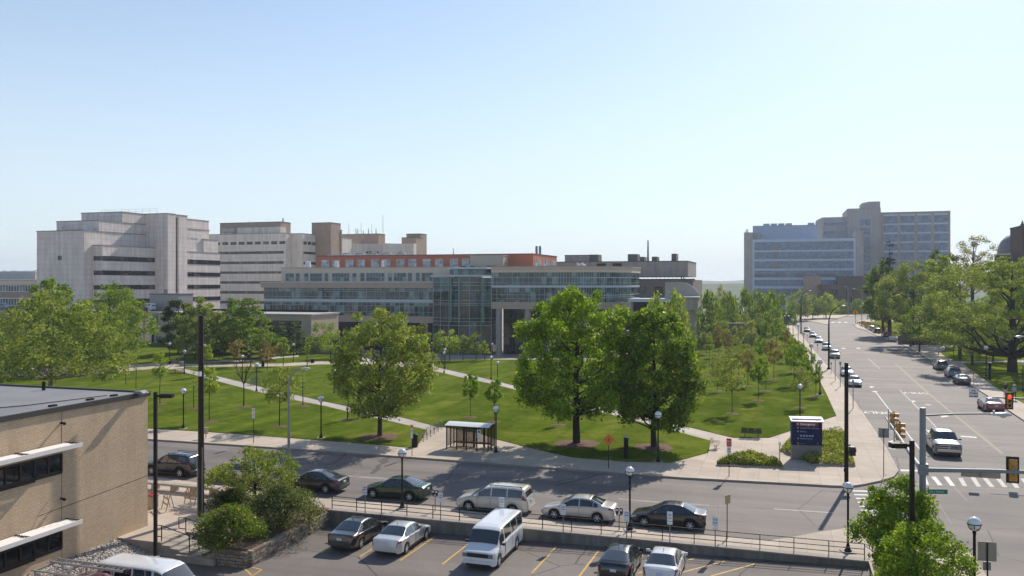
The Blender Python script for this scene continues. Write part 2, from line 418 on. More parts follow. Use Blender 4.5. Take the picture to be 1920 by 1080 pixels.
# --- near pavement, plaza, parking lot
kerb_near = [(-420,843),(280,893),(600,934),(800,949),(1000,972),(1150,988.5),(1320,1003),(1400,1010),(1443,1013),(1484,1007),(1530,998),(1586,990),(1640,987),(1700,991),(1740,999),(1769,1008),(1796,1024),(1825,1042),(1851,1080),(1885,1140)]
near = SP(kerb_near, SW) + [(12.5,30),(4.62,30),(4.62,48.15),(-28.15,48.55),(-28.15,41.5),(-34,41.5),(-34,39.3),(-37.6,39.3),(-37.6,30),(-170,30)]
slab('near_pavement', near, GZ, SW, [m_pave, m_kerb])
def lotp(a, b, dz=0.0): return (a, b, -0.68 + .0182*(a+28.4) + dz)
mb = MB(); mb.add([lotp(-37.4,8), lotp(4.8,8), lotp(4.8,48.3), lotp(-37.4,48.3)], [(0,1,2,3)])
structure('parking_lot', mb, m_lot)
mb = MB()
def lotstrip(p0, p1, w):
    p0, p1 = Vector(p0), Vector(p1); n = Vector((-(p1-p0).y, (p1-p0).x)).normalized()*w/2
    q = [p0+n, p0-n, p1-n, p1+n]; mb.add([lotp(x.x, x.y, .006) for x in q], [(3,2,1,0)] if (q[1]-q[0]).cross(q[2]-q[1]) < 0 else [(0,1,2,3)])
a825 = W2S(*GL(825, 999)[:2])[0]; step = 2.56
for i in range(-3, 6):
    a = a825 + i*step + (.1 if i > 1 else 0)
    if a < -27: continue
    if i <= 5: lotstrip((a, 47.2), (a - .12, 42.6), .12)
aL = a825 + 5*step + .1
for i in range(3): lotstrip((aL + 2.9 + i*1.65, 47.2), (aL + .2 + i*1.5, 44.0 - .2*i), .12)
for pa, pb in [((455,1063),(475,1082)),((473,1064),(491,1068)),((491,1068),(470,1082))]:
    A_, B_ = GL(*pa), GL(*pb); lotstrip(W2S(A_[0], A_[1]), W2S(B_[0], B_[1]), .11)
structure('parking_lines', mb, m_yellow)

# --- painted marks on the carriageway
def quadmark(mb, pix, z=.006, mi=0):
    p = [W2S(*G(u, v, z)) for u, v in pix]
    ar = sum(p[i][0]*p[(i+1)%len(p)][1]-p[(i+1)%len(p)][0]*p[i][1] for i in range(len(p)))
    if ar < 0: p = p[::-1]
    mb.add([(x, y, z) for x, y in p], [tuple(range(len(p)))], mi)
def stripmark(mb, pix, w, z=.006, mi=0):
    p = [Vector(W2S(*G(u, v, z))) for u, v in pix]
    for i in range(len(p)-1):
        n = Vector((-(p[i+1]-p[i]).y, (p[i+1]-p[i]).x)).normalized()*w/2
        q = [p[i]-n, p[i+1]-n, p[i+1]+n, p[i]+n]
        mb.add([(x.x, x.y, z) for x in q], [(0,1,2,3)], mi)
mb = MB()
stripmark(mb, [(1451,954),(1563,961.5)], .12)
for i in range(7):
    v = 919 + i*6.9 + i*i*.08; quadmark(mb, [(1598+i*3.2, v), (1650+i*3.4, v+1.4), (1652+i*3.4, v+4), (1599+i*3.2, v+2.6)])
for x0, x1, v0, v1 in [(1727,1739,892,909),(1745.5,1764.7,893.5,910),(1769,1788,893.5,911),(1796,1811,896,911.5),(1819,1837,894.6,912.5),(1842,1862,896,913.5),(1866,1886,896,913.5),(1890,1909,896.5,915),(1913,1934,897,916.5)]:
    quadmark(mb, [(x0,v0),(x0+9,v0+.3),(x1+3,v1),(x1-6,v1-.2)], mi=0 if x0 < 1795 else 1)
quadmark(mb, [(1688,880),(1834,883.5),(1836,886.5),(1689,883.5)])
stripmark(mb, [(1642,735),(1673,775),(1707,820),(1737,858)], .13)
stripmark(mb, [(1687,731),(1727,771),(1760,806)], .12, mi=1)
stripmark(mb, [(1628,672),(1650,692)], .12, mi=1)
quadmark(mb, [(1801,817),(1831,819.3),(1831,821.5),(1801,819)])
for u, v in [(1634,725.5),(1712,752.5)]: quadmark(mb, [(u-5,v),(u,v-1.6),(u+6,v),(u,v+1.6)])
quadmark(mb, [(1634,734),(1640,733),(1647,734.3),(1640,735.5)]); quadmark(mb, [(1665,840),(1676,837.8),(1686,840),(1676,842.5)])
quadmark(mb, [(1664,828),(1674,825.5),(1676,831)]); quadmark(mb, [(1750,776.5),(1768,778),(1768,775.5),(1780,780.5),(1764,783),(1766,780.5),(1750,778.4)])
for u in (1578, 1606, 1637): quadmark(mb, [(u,652),(u+7,652.6),(u+7,654),(u,653.4)])
for u in (1559, 1571, 1583): quadmark(mb, [(u,603.6),(u+6,603.6),(u+6,605),(u,605)])
for u, v in [(1719,737.5),(1648,774.5)]:
    a, b = W2S(*G(u, v, .006))
    text_on(mb, 'ONLY', 2.6, (a+1.55, b+1.1, .006), (-1,0,0), (0,-1,0), mi=0, depth=0, bold=.035, sx=.47)
structure('road_markings', mb, [m_white, m_whiteworn])
mb = MB()
for off in (-.16, .16):
    p = [(1678+off*4,681),(1731+off*6,729),(1775.5+off*8,766.7),(1842+off*10,820),(1880+off*10,851)]
    stripmark(mb, p, .1)
structure('centre_line', mb, m_yellowworn)
# patched strips in the near street
m_patch = M('patched asphalt', (.085, .082, .082), .85, var=.15, sc=1.5)
m_seal = M('tar seal', (.05, .048, .048), .7, var=.1)
mb = MB()
stripmark(mb, [(640,888),(760,899),(860,905)], .06, z=.004); stripmark(mb, [(1180,935),(1290,944),(1347,946.5)], .05, z=.004)
stripmark(mb, [(1347,946),(1347,1004)], .05, z=.004); stripmark(mb, [(1482,912),(1488,942)], .04, z=.004)
stripmark(mb, [(1347,975),(1405,979)], .04, z=.004); stripmark(mb, [(1535,955),(1541,985)], .04, z=.004)
stripmark(mb, [(1355,946),(1450,954),(1560,961)], .07, z=.004)
stripmark(mb, [(1770,893),(1800,925),(1815,940),(1900,944),(1960,947)], .09, z=.004); stripmark(mb, [(1760,945),(1786,985),(1830,990),(1920,992)], .06, z=.004)
stripmark(mb, [(1700,690),(1760,735),(1800,775),(1860,830)], .06, z=.004); stripmark(mb, [(1620,700),(1660,745),(1700,800)], .05, z=.004)
structure('tar_seams', mb, m_seal)
m_rub = M('rubbed grey paint', (.255, .235, .22), .8, var=.3, sc=1.2)
mb = MB()
for p in [[(622,889),(700,893.5),(760,899),(800,903.5),(801,905),(750,901.5),(690,897),(640,892.5)],[(1160,934),(1240,940.5),(1330,946),(1330,948.5),(1235,943),(1160,936.5)],[(1000,924),(1060,929),(1140,933),(1139,935),(1060,931.5)]]:
    quadmark(mb, p, .0045)
structure('worn_joint', mb, m_rub)
m_iron = M('cast iron cover', (.07, .068, .066), .6, .3, var=.2, sc=8)
for u, v in [(1740,759),(1560,878.5)]:
    x, y = G(u, v, .01); mb = MB(); mb.lathe([(.42, 0), (.42, .012), (.36, .012), (.34, .006), (1e-5, .008)], 20)
    o = mb.build('manhole_cover', m_iron, loc=(x, y, .002)); tag(o, 'round iron manhole cover set in the avenue lane beside the turn arrows' if u > 1700 else 'round iron manhole cover set in the street by the far kerb', 'manhole cover')

# kerb planter beds near the directory sign
bedA = [(1344,868),(1348,866),(1375,856),(1400,853),(1425,855),(1467,871),(1467,875),(1344,871)]
bedB = [(1463,843),(1468,838),(1480,824),(1560,810),(1585,812),(1590,840),(1604,872),(1524,870),(1512,866)]
slab('planter_bed', SP(bedA, SW+.14), SW-.01, SW+.14, [m_soil, m_kerb])
slab('sign_bed', SP(bedB, SW+.14), SW-.01, SW+.14, [m_soil, m_kerb])
slab('corner_bed', [(4.75,47.9),(4.75,34),(9.4,34),(9.4,44.5),(7.6,47.9)], 0, SW+.06, m_soil)
slab('shrub_bed', [(-28.35,39.6),(-28.35,48.5),(-33.6,48.5),(-34.6,45.2),(-33.2,41.7),(-30.4,41.5),(-30.4,39.6)], -.9, SW+.10, m_soil)
# gravel by the brick wall
gm = MB(); gm.add([(-37.3,14,-.35),(-34.2,14,-.72),(-34.2,39.3,-.62),(-37.3,39.3,.1)], [(0,1,2,3)])
m_gravel = M('river gravel', (.42, .37, .32), .9, var=.5, sc=9)
rng = np.random.default_rng(5)
for i in range(5200):
    a = rng.uniform(-37.2, -34.0); b = rng.uniform(27, 39.25) if i % 4 else rng.uniform(33, 39.25)
    t = (a+37.3)/3.1; z0 = (-.35-.37*t)*(1-(b-14)/25.3) + (.1-.72*t)*((b-14)/25.3)
    s = rng.uniform(.045, .1); q = Matrix.Rotation(rng.uniform(0, 6.28), 3, 'Z') @ Matrix.Rotation(rng.uniform(-.6, .6), 3, 'X')
    vs = [q @ Vector(p) for p in ((-s,-s*.7,0),(s,-s*.6,0),(s*.8,s*.8,0),(-s*.7,s*.7,0),(0,0,s*.75))]
    gm.add([(p.x+a, p.y+b, p.z+z0) for p in vs], [(0,1,4),(1,2,4),(2,3,4),(3,0,4)], i % 3)
m_gr2 = M('dark gravel', (.20,.17,.15), .9, var=.4, sc=5); m_gr3 = M('pale gravel', (.58,.52,.47), .9, var=.2, sc=5)
o = gm.build('gravel', [m_gravel, m_gr2, m_gr3]); o.rotation_euler = (0,0,-TH); tag(o, 'pale river gravel strip along the foot of the brick wall', 'gravel', kind='stuff')

# far hills
def hills(name, y, pts, depth, m):
    mb = MB(); n = len(pts)
    top = [(col_x(u, y), y, hz(v, y)) for u, v in pts]
    fr = [(x, yy-depth, GZ) for x, yy, z in top]; bk = [(x, yy+depth, GZ) for x, yy, z in top]
    mb.add(fr+top+bk, [(i, i+1, n+i+1, n+i) for i in range(n-1)] + [(n+i, n+i+1, 2*n+i+1, 2*n+i) for i in range(n-1)])
    return tag(mb.build(name, m, smooth=60), kind='structure')
m_hill = M('wooded hill', (.045, .075, .035), .95, var=.35, sc=.02)
r = random.Random(3)
hp = [(-300+i*25, 527.2 + 1.3*math.sin(i*.7) + r.uniform(-.7,.7) - (1.6 if 1285 < -300+i*25 < 1420 else 0)) for i in range(110)]
hills('hills', 3300, hp, 500, m_hill)

m_plain = M('wooded plain', (.05, .085, .03), .95, var=.45, sc=.06)
hills('wooded_terrain', 900, [(-900+i*30, 531.8+.5*math.sin(i*1.3)+r.uniform(-.35, .35)) for i in range(125)], 260, m_plain)
# ------------------------------------------------------------------ buildings
class Bld:
    def __init__(s, name, label, u, Y, cat='building', group=None):
        s.P = (col_x(u, Y), Y); s.root = thing(name, label, cat, (s.P[0], s.P[1], 0), -TH, group); s.mb = None
    def a(s, u, b=0.0):
        kx = (u-960)/F; x = s.P[0]+b*E2[0]; y = s.P[1]+b*E2[1]; return (kx*y-x)/(E1[0]-kx*E1[1])
    def b(s, u, a=0.0):
        kx = (u-960)/F; x = s.P[0]+a*E1[0]; y = s.P[1]+a*E1[1]; return (kx*y-x)/(E2[0]-kx*E2[1])
    def y(s, a, b): return s.P[1]+a*E1[1]+b*E2[1]
    def u(s, a, b): return 960+F*(s.P[0]+a*E1[0]+b*E2[0])/s.y(a, b)
    def z(s, v, a=0.0, b=0.0): return hz(v, s.y(a, b))
    def part(s, name, mb, m, smooth=None): return mb.build(name, m, s.root, smooth)
    def box(s, name, a0, a1, b0, b1, z0, z1, m, cap=None):
        mb = MB().box(a0, a1, b0, b1, z0, z1)
        if cap is not None:                              # a coping round the roof edge
            mb.box(min(a0,a1)-.12, max(a0,a1)+.12, min(b0,b1)-.12, max(b0,b1)+.12, z1, z1+.25, 1); return mb.build(name, [m, cap], s.root)
        return mb.build(name, m, s.root)
    def band(s, name, a0, a1, b, z0, z1, m, mull=None, pitch=3.0, rows=0, out=.05, mw=.12):   # window band on a south face (at b), facing -b
        mb = MB().box(a0, a1, b-out, b+.3, z0, z1, 0)
        if mull is not None:
            n = max(1, int(round((a1-a0)/pitch)))
            for i in range(n+1): x = a0+(a1-a0)*i/n; mb.box(x-mw/2, x+mw/2, b-out-.08, b-out, z0, z1, 1)
            for j in range(rows+2): z = z0+(z1-z0)*j/(rows+1); mb.box(a0, a1, b-out-.06, b-out-.001, z-mw/2, z+mw/2, 1)
        return mb.build(name, [m, mull] if mull is not None else m, s.root)
    def eband(s, name, a, b0, b1, z0, z1, m, mull=None, pitch=3.0, rows=0, out=.05, mw=.12):  # on an east face, facing +a
        mb = MB().box(a-.3, a+out, b0, b1, z0, z1, 0)
        if mull is not None:
            n = max(1, int(round((b1-b0)/pitch)))
            for i in range(n+1): x = b0+(b1-b0)*i/n; mb.box(a+out, a+out+.08, x-mw/2, x+mw/2, z0, z1, 1)
            for j in range(rows+2): z = z0+(z1-z0)*j/(rows+1); mb.box(a+out+.001, a+out+.06, b0, b1, z-mw/2, z+mw/2, 1)
        return mb.build(name, [m, mull] if mull is not None else m, s.root)

m_conc = panel_concrete('pale precast panels', (.78, .675, .625, 1), 1.45, 6.0)
m_conc2 = panel_concrete('cream precast panels', (.76, .68, .59, 1), 4.2, 7.0, .35)
m_conc3 = panel_concrete('grey precast panels', (.42, .36, .32, 1), 2.4, 5.0, .4)
m_cap = M('roof coping', (.28, .26, .25), .6, var=.05)
m_roofdark = M('dark roof membrane', (.10, .10, .105), .85, var=.15, sc=.4)
m_brn = M('brown brick veneer', (.36, .26, .195), .9, var=.12, sc=.6)
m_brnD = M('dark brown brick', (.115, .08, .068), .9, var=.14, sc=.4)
m_tan = M('tan metal cladding', (.64, .51, .39), .7, var=.06, sc=.5)
m_tanD = M('taupe cladding', (.42, .325, .255), .75, var=.08, sc=.5)
m_terra = M('terracotta cladding', (.50, .15, .075), .7, var=.08, sc=.5)
m_ribbon = facade_glass('ribbon glass', (.016, .017, .018), (1.6, 9), .6, .22, (.10, .092, .082), .12)
m_glassT = facade_glass('teal curtain glass', (.032, .078, .085), (1.5, 2.1), .8, .26, (.17, .27, .27), .07)
m_glassD = facade_glass('dark curtain glass', (.012, .022, .025), (1.5, 2.1), .7, .12, (.06, .09, .09), .07)
m_glassB = facade_glass('blue curtain glass', (.135, .195, .32), (1.6, 4.3), .14, .05, (.16, .22, .36), .12)
m_mull = M('aluminium mullion', (.30, .36, .37), .4, .3, var=0)
m_mullD = M('dark mullion', (.03, .035, .037), .5, var=0)
m_spandrel = M('pale metal spandrel', (.44, .50, .55), .45, .1, var=.05)
m_whitemetal = M('white metal', (.72, .72, .72), .45, var=.05)
m_ribgrey = ribbed('ribbed grey metal', (.30, .29, .29, 1), .55)
m_ribpale = ribbed('ribbed pale metal', (.50, .48, .46, 1), .8)
m_winw = facade_glass('pale window glass', (.40, .43, .47), (1.2, 1.4), .25, .35, (.55, .57, .60), .15, (.62, .62, .62, 1), .09)

def unit(b, a0, a1, b0, b1, z0, z1, m=m_whitemetal, name='rooftop_unit'): return b.box(name, a0, a1, b0, b1, z0, z1, m)
def mast(b, a, bb, z0, z1, r=.12, name='antenna'):
    mb = MB(); mb.cyl((a, bb, z0), (a, bb, z1), r, r*.6, 6); return b.part(name, mb, m_grey)

# ---- hospital block with stepped terraces, far left
B = Bld('hospital_building', 'pale concrete hospital block with stepped terraces and a blank corner tower at far left', 158, 230)
zt = B.z(432.5); bt = B.b(272.5); aT = B.a(314.5, bt); bend = bt + 30
B.box('wall', B.a(69), 0, 0, bend, GZ, zt, m_conc, m_cap)
b2 = B.b(185.5); B.box('upper_tier', B.a(106, b2), -.05, b2, bend-.2, zt+.26, B.z(414, 0, b2), m_conc, m_cap)
b3 = B.b(230); z3 = B.z(398, 0, b3); B.box('upper_tier', B.a(152.5, b3), -.1, b3, bend-.4, B.z(414, 0, b2)+.27, z3, m_conc, m_cap)
b1 = B.b(173.5); aB = B.a(192, b1); zb = B.z(460.5, aB, b1)
B.box('bay', .05, aB, b1, bt-.05, GZ, zb, m_conc, m_cap)
for v0, v1 in ((480, 488.5), (507.3, 515.5), (535, 543), (562, 570)):
    zz0, zz1 = B.z(v1, aB, b1), B.z(v0, aB, b1)
    B.band('ribbon_window', .4, aB+.02, b1, zz0, zz1, m_ribbon)
    B.eband('ribbon_window', aB, b1-.02, bt-.1, zz0, zz1, m_ribbon, m_mullD, 3.2)
B.band('window', B.a(108.5), B.a(115.5), 0, B.z(487), B.z(479), m_ribbon)
bw = B.b(198); B.eband('roof_window', 0, bw, B.b(245), B.z(438.2, 0, bw), B.z(434, 0, bw), m_winw)
zT = B.z(400.8, aT, bt); bT1 = B.b(329.5, aT); bT2 = B.b(335, aT); bT3 = B.b(351.3, aT)
B.box('tower', -.2, aT, bt, bT1, GZ, zT, m_conc, m_cap)
B.box('stair_glazing', aT-4, aT-.7, bT1, bT2, GZ, zT-.8, m_ribbon)
B.box('tower', aT-6, aT, bT2, bT3, GZ, B.z(403.8, aT, bT2), m_conc, m_cap)
bR = B.b(412.4, aT-.6)
B.box('wing', -4, aT-.6, bT3+.02, bR, GZ, B.z(472, aT, bT3), m_conc, m_cap)
bq = B.b(379, aT-1.2); B.box('upper_tier', -4, aT-1.2, bT3+.02, bq, B.z(472, aT, bT3)+.26, B.z(429, aT, bT3), m_conc, m_cap)
bq2 = B.b(376, aT-.9); bq3 = B.b(408, aT-.9); B.box('upper_tier', -8, aT-.7, bq+.05, bq3, B.z(472, aT, bT3)+.27, B.z(449, aT, bq), m_conc, m_cap)
for v0, v1 in ((486.5, 494.5), (510.5, 517.8), (534.5, 541.2), (557.5, 564.5)):
    B.eband('ribbon_window', aT-.6, bT3+.3, bR+.05, B.z(v1, aT, bT3), B.z(v0, aT, bT3), m_ribbon, m_mullD, 3.2)
B.eband('roof_window', aT-1.2, bT3+.6, B.b(370, aT-1.2), B.z(447.3, aT, bT3), B.z(443.8, aT, bT3), m_winw)
mb = MB(); x0 = B.a(190, b3+6)
for i in range(9): mb.cyl((x0+i*2.6, b3+6, z3), (x0+i*2.6, b3+6, z3+1.4), .035, n=5)
mb.bar((x0, b3+6, z3+1.4), (x0+21, b3+6, z3+1.4), .05); mb.bar((x0, b3+6, z3+.8), (x0+21, b3+6, z3+.8), .04); B.part('roof_railing', mb, m_grey)
mb = MB(); mb.lathe([(1e-5, .9), (.5, 1.0), (.95, 1.5), (1.0, 1.6), (.9, 1.55), (.4, 1.1)], 12, (B.a(115, 1.5), 1.5, zt)); mb.cyl((B.a(115, 1.5), 1.5, zt), (B.a(115, 1.5), 1.5, zt+1), .1); B.part('dish_antenna', mb, m_whitemetal)
unit(B, B.a(157, 3), B.a(160, 3), 3, 6, zt+.25, zt+1.7); unit(B, B.a(163, 4), B.a(170, 4), 4, 6, zt+.25, zt+1.2)

# ---- second hospital block with roof lettering
B = Bld('hospital_building', 'cream hospital block with brown penthouses and white lettering on its roof', 536, 330)
zt = B.z(437.5); bN = B.b(547); aN = B.a(567, bN); bN2 = B.b(616, aN); aL = B.a(384)
B.box('wall', aL, 0, 0, bN2+20, GZ, zt, m_conc2, m_cap)
B.box('wing', 0.02, aN, bN, bN2+20, GZ, B.z(438.3, aN, bN), m_conc2, m_cap)
for i in range(9):
    u0 = 401.5+i*15.3; B.band('window', B.a(u0), B.a(u0+11), 0, B.z(457.5), B.z(452), m_ribbon)
for v0, v1 in ((470.5, 475.5), (489.6, 494.5), (508.5, 513), (527.3, 532), (546, 551), (565, 570)):
    B.band('ribbon_window', B.a(400), B.a(532), 0, B.z(v1), B.z(v0), m_ribbon)
for i in range(6):
    u0 = 569+i*8.2; B.eband('window', aN, B.b(u0, aN), B.b(u0+6, aN), B.z(458, aN, bN), B.z(452.3, aN, bN), m_ribbon)
for v0, v1 in ((471.5, 476), (490.8, 495.5)):
    B.eband('ribbon_window', aN, B.b(569, aN), bN2, B.z(v1, aN, bN), B.z(v0, aN, bN), m_ribbon)
bp = 9; zp = B.z(417.5, -20, bp); a0, a1 = B.a(412.5, bp), B.a(526.5, bp); b1 = B.b(545, a1)
B.box('penthouse', a0, a1, bp, b1, zt, zp, m_brnD if False else m_brn, m_roofdark)
B.box('screen', B.a(444.5, bp-4), B.a(526, bp-4), bp-4, bp-.05, zt+.26, B.z(426.5, -20, bp-4), m_conc2)
mb = MB(); text_on(mb, 'University', 2.5, (B.a(415.5, bp), bp-.06, B.z(433.6, -25, bp)), (1,0,0), (0,0,1), depth=.02, bold=.03, sx=.62)
text_on(mb, 'Hospital', 2.5, (B.a(415.5, bp), bp-.06, B.z(441, -25, bp)), (1,0,0), (0,0,1), depth=.02, bold=.03, sx=.62); B.part('lettering', mb, m_whitemetal)
bx = 14
B.box('stair_tower', B.a(584.5, bx), B.a(620.5, bx), bx, bx+8, GZ, B.z(417, 20, bx), m_brn, m_roofdark)
at = B.a(620.5, bx); B.box('stair_tower', at-9, at+.3, bx+8.05, B.b(640, at), GZ, B.z(429.5, 20, bx), m_brn, m_roofdark)
mast(B, B.a(525.5, bp), bp+2, zp, zp+1.9, .35, 'flue'); mast(B, B.a(459, bp), bp+3, zp, zp+1.2); 
# ---- third: zigzag block behind
B = Bld('hospital_building', 'cream zigzag hospital wing with two brown towers rising behind the terracotta roof level', 640, 372)
zt = B.z(456)
mb = MB(); pts = []
for i in range(6):
    u0 = 640+i*21; pts += [(B.a(u0), 0 if i % 2 == 0 else 7), (B.a(u0+11), 0), (B.a(u0+21), 7)]
xs = [B.a(640), B.a(655), B.a(668), B.a(690), B.a(706), B.a(728), B.a(754)]; ys = [0, 0, 7, 9, 7, 12, 12]
poly = list(zip(xs, ys)) + [(xs[-1], 15), (xs[0], 15)]
mb.prism(poly, GZ, zt); B.part('wall', mb, m_conc2)
for u0, u1 in ((667, 674), (693, 697), (699, 703), (710.5, 715.5), (719, 724), (729, 735), (737, 743), (746, 752)):
    bb = 12 if u0 > 706 else 7.5; B.band('window', B.a(u0, bb), B.a(u1, bb), bb-.3 if u0 > 727 else bb-3.5, B.z(475), B.z(471.5), m_ribbon)
a0, a1 = B.a(640, 16), B.a(710, 16); B.box('penthouse', a0, a1, 16, B.b(722, a1), zt, B.z(439.5, 0, 16), m_brn, m_roofdark)
zz = B.z(439.5, 0, 16)
for u, h in ((667.5, 3), (677, 6), (671, 3), (681, 2), (691, 3), (697, 5), (705, 3), (718, 9), (654, 6)): mast(B, B.a(u, 20), 20, zz, zz+h, .25 if h < 4 else .12)
a0, a1 = B.a(753, 20), B.a(780, 20); B.box('stair_tower', a0, a1, 20, 28, GZ, B.z(447.5, 0, 20), m_brn, m_roofdark)
B.box('stair_tower', B.a(762, 29), B.a(789, 29), 29, B.b(800, B.a(789, 29)), GZ, B.z(440.5, 0, 29), m_brn, m_roofdark)

# ---- low block at the far left, parking deck in front of it
B = Bld('office_building', 'low tan office block with a ribbed metal top storey at the left edge', 66, 250)
zt = B.z(525); B.box('wall', B.a(-120), B.a(85), 0, 25, GZ, zt, m_brn, m_whitemetal)
B.box('upper_storey', B.a(-120, 3), B.a(66, 3), 3, 22, zt+.25, B.z(509.5, 0, 3), m_ribpale, m_whitemetal)
B.box('fascia', B.a(-120), B.a(85), -.4, .02, B.z(533.5), B.z(526), m_tan)
for v0, v1 in ((534.5, 547), (560, 573)):
    B.band('window_band', B.a(-60), B.a(58), 0, B.z(v1), B.z(v0), facade_glass('office glass %d' % v0, (.05, .07, .11), (1.1, 2.0), .7, .2, (.16, .2, .24), .1), m_whitemetal, 1.13, 0, .06, .16)
B.box('sill', B.a(-60), B.a(75), -.5, .02, B.z(559.8), B.z(558.6), m_whitemetal)
B = Bld('parking_deck', 'raised parking deck half hidden behind the trees at the left', 300, 205, 'parking deck')
zd = B.z(585)
B.box('deck', B.a(-160), 0, 0, 16, zd-1.0, zd, m_conc3); DECK = (B, zd)
mb = MB()
for i in range(16):
    for bb in (1, 15): B.box('column', B.a(-160)+i*8+1, B.a(-160)+i*8+1.7, bb-.35, bb+.35, GZ, zd-1.001, m_conc3)

# ---- low tan pavilion with a ribbed plant box
B = Bld('pavilion', 'low tan pavilion with a flat pale roof and a dark recessed front', 583.6, 190)
zr = B.z(591.5); aW = B.a(296); bE = B.b(634.5)
zc = B.z(633.5)
mb = MB(); mb.box(aW, 0, 0, bE, B.z(602), zr); mb.box(-2.6, 0, 0, bE, zc, B.z(602)-.001); mb.box(aW, aW+6.6, 0, bE, SW, B.z(602)-.001)
B.part('wall', mb, m_tanD)
mb = MB(); mb.box(aW-.3, .3, -.3, bE+.3, zr, zr+.3); B.part('roof', mb, M('pale gravel roof', (.40, .38, .35), .9, var=.1, sc=.6))
B.box('coping', aW, -3, bE-1, bE+.2, zr+.3, zr+.8, m_dark)
B.box('recess', aW+6.6, -2.6, 2.4, 3, SW, B.z(602)-.002, m_glassD)
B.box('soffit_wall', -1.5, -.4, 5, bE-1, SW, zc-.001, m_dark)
for xx, zz in ((-.6, zc), (-14, B.z(602)), (-24, B.z(602))): mb = MB(); mb.cyl((xx, .6, SW), (xx, .6, zz), .28); B.part('column', mb, m_conc3)
a0 = B.a(281, 9); a1 = B.a(335, 9); B.box('plant_room', a0, a1, 9, B.b(362, a1), zr+.31, B.z(552.5, a1, 9), m_ribgrey, m_roofdark)
mb = MB(); mb.cyl((B.a(311, 12), 12, B.z(552.5, a1, 9)), (B.a(311, 12), 12, B.z(543, a1, 9)), .5); B.part('flue', mb, m_grey)
B.box('tower_wall', B.a(284, 5), B.a(303, 5), 5, 9, SW, zr+.3, m_dark)
mb = MB(); mb.sphere((B.a(391, 4), 4, zr+.9), .5); B.part('roof_vent', mb, m_whitemetal)

# ---- glass research building: long wing, atrium, rotunda, terracotta top
B = Bld('glass_building', 'long teal glass hospital building with a curved corner rotunda, atrium and terracotta top storey', 935, 225)
Z = B.z
def zv(v): return hz(v, 225.0)
# rotunda outline
aR0 = B.a(922); aR1 = B.a(1041)
R = 8.0
while R < 60:
    um = max(B.u(aR1 + R*math.sin(t*math.pi/40), R - R*math.cos(t*math.pi/40)) for t in range(21))
    if um >= 1181: break
    R += .25
arc = [(aR1 + R*math.sin(t*math.pi/36), R - R*math.cos(t*math.pi/36)) for t in range(0, 19)]
def rot(off=0.0):
    f = [(aR0-off*0, -off)] + [(aR1 + (R+off)*math.sin(t*math.pi/36), R - (R+off)*math.cos(t*math.pi/36)) for t in range(0, 19)]
    return f + [(aR1+R+off, R+14), (aR0, R+14)]
def ring(z0, z1, m, off, name):
    mb = MB(); mb.prism(rot(off), z0, z1, bottom=True); return B.part(name, mb, m)
ring(zv(566), zv(510), m_glassT, 0, 'curtain_wall')
ring(zv(511), zv(501), m_tan, .5, 'parapet')
mb = MB(); mb.prism(rot(.75), zv(501)+.001, zv(499.3), bottom=True); mb.prism(rot(.55), zv(505.4), zv(504.2)); B.part('coping', mb, m_tanD)
ring(zv(539), zv(535), m_spandrel, .22, 'spandrel')
ring(zv(579), zv(566), m_tanD, .35, 'spandrel')
mb = MB()
for zz in (520.5, 530.5, 552.5, 560):
    mb.prism(rot(.16), zv(zz)-.06, zv(zz)+.06, bottom=True)
pp = rot(.12)
for i in range(int((aR1-aR0)/1.5)+1): mb.box(aR0+i*1.5-.04, aR0+i*1.5+.04, -.13, 0, zv(566), zv(511))
for t in range(0, 37):
    g = t*math.pi/72; x, y = aR1+(R+.08)*math.sin(g), R-(R+.08)*math.cos(g); mb.obox((x, y, (zv(566)+zv(511))/2), (.1, .1, zv(511)-zv(566)), g)
B.part('mullions', mb, m_mull)
mb = MB()                                                          # sun shade fins on the curve
for zz in (520.7, 553, 556.5):
    for t in range(6, 18):
        g0, g1 = t*math.pi/36, (t+1)*math.pi/36
        mb.bar((aR1+(R+.7)*math.sin(g0), R-(R+.7)*math.cos(g0), zv(zz)), (aR1+(R+.7)*math.sin(g1), R-(R+.7)*math.cos(g1), zv(zz)), .12)
B.part('sun_shade', mb, m_whitemetal)
# undercroft
mb = MB(); mb.box(aR0+1, aR1+R-4, 7, 8, GZ+.2, zv(579)); B.part('undercroft_glazing', mb, m_glassD)
for u in (935.5, 989.5, 1045, 1100):
    mb = MB(); bb = .9 if u < 1041 else 5; mb.cyl((B.a(u, bb), bb, GZ+.2), (B.a(u, bb), bb, zv(579)), .85, n=20); B.part('column', mb, m_concrete, 40)
# atrium
aA0, aA1 = B.a(813, 3), B.a(921, 3)
def atr(off=0.0):
    n = 6; return [(aA0-off + (aA1+off-aA0+off)*i/n, 3 - off - 2.6*math.sin(math.pi*min(1, i/n*1.15)) ) for i in range(n+1)] + [(aA1+off, 9), (aA0-off, 9)]
mb = MB(); mb.prism(atr(), GZ+.2, zv(520), bottom=True); B.part('atrium_glazing', mb, facade_glass('atrium glass', (.026, .056, .056), (2.6, 4.2), .7, .16, (.10, .17, .16), .06))
mb = MB(); mb.prism(atr(.7), zv(518.4), zv(515), bottom=True); B.part('atrium_roof', mb, m_spandrel)
mb = MB()
for v in (529.5, 535, 544.5, 564, 569.5, 573, 598, 604.5, 612):
    mb.prism(atr(.12), zv(v)-.07, zv(v)+.07, bottom=True)
pts = atr(.1)[:7]
for i, p in enumerate(pts): mb.box(p[0]-.06, p[0]+.06, p[1]-.07, p[1]+.05, GZ+.2, zv(520))
B.part('mullions', mb, m_mull)
mb = MB()
for u in (846, 862, 906): mb.cyl((B.a(u, .3), .2, zv(606)), (B.a(u, .3), .2, zv(521)), .3, n=8)
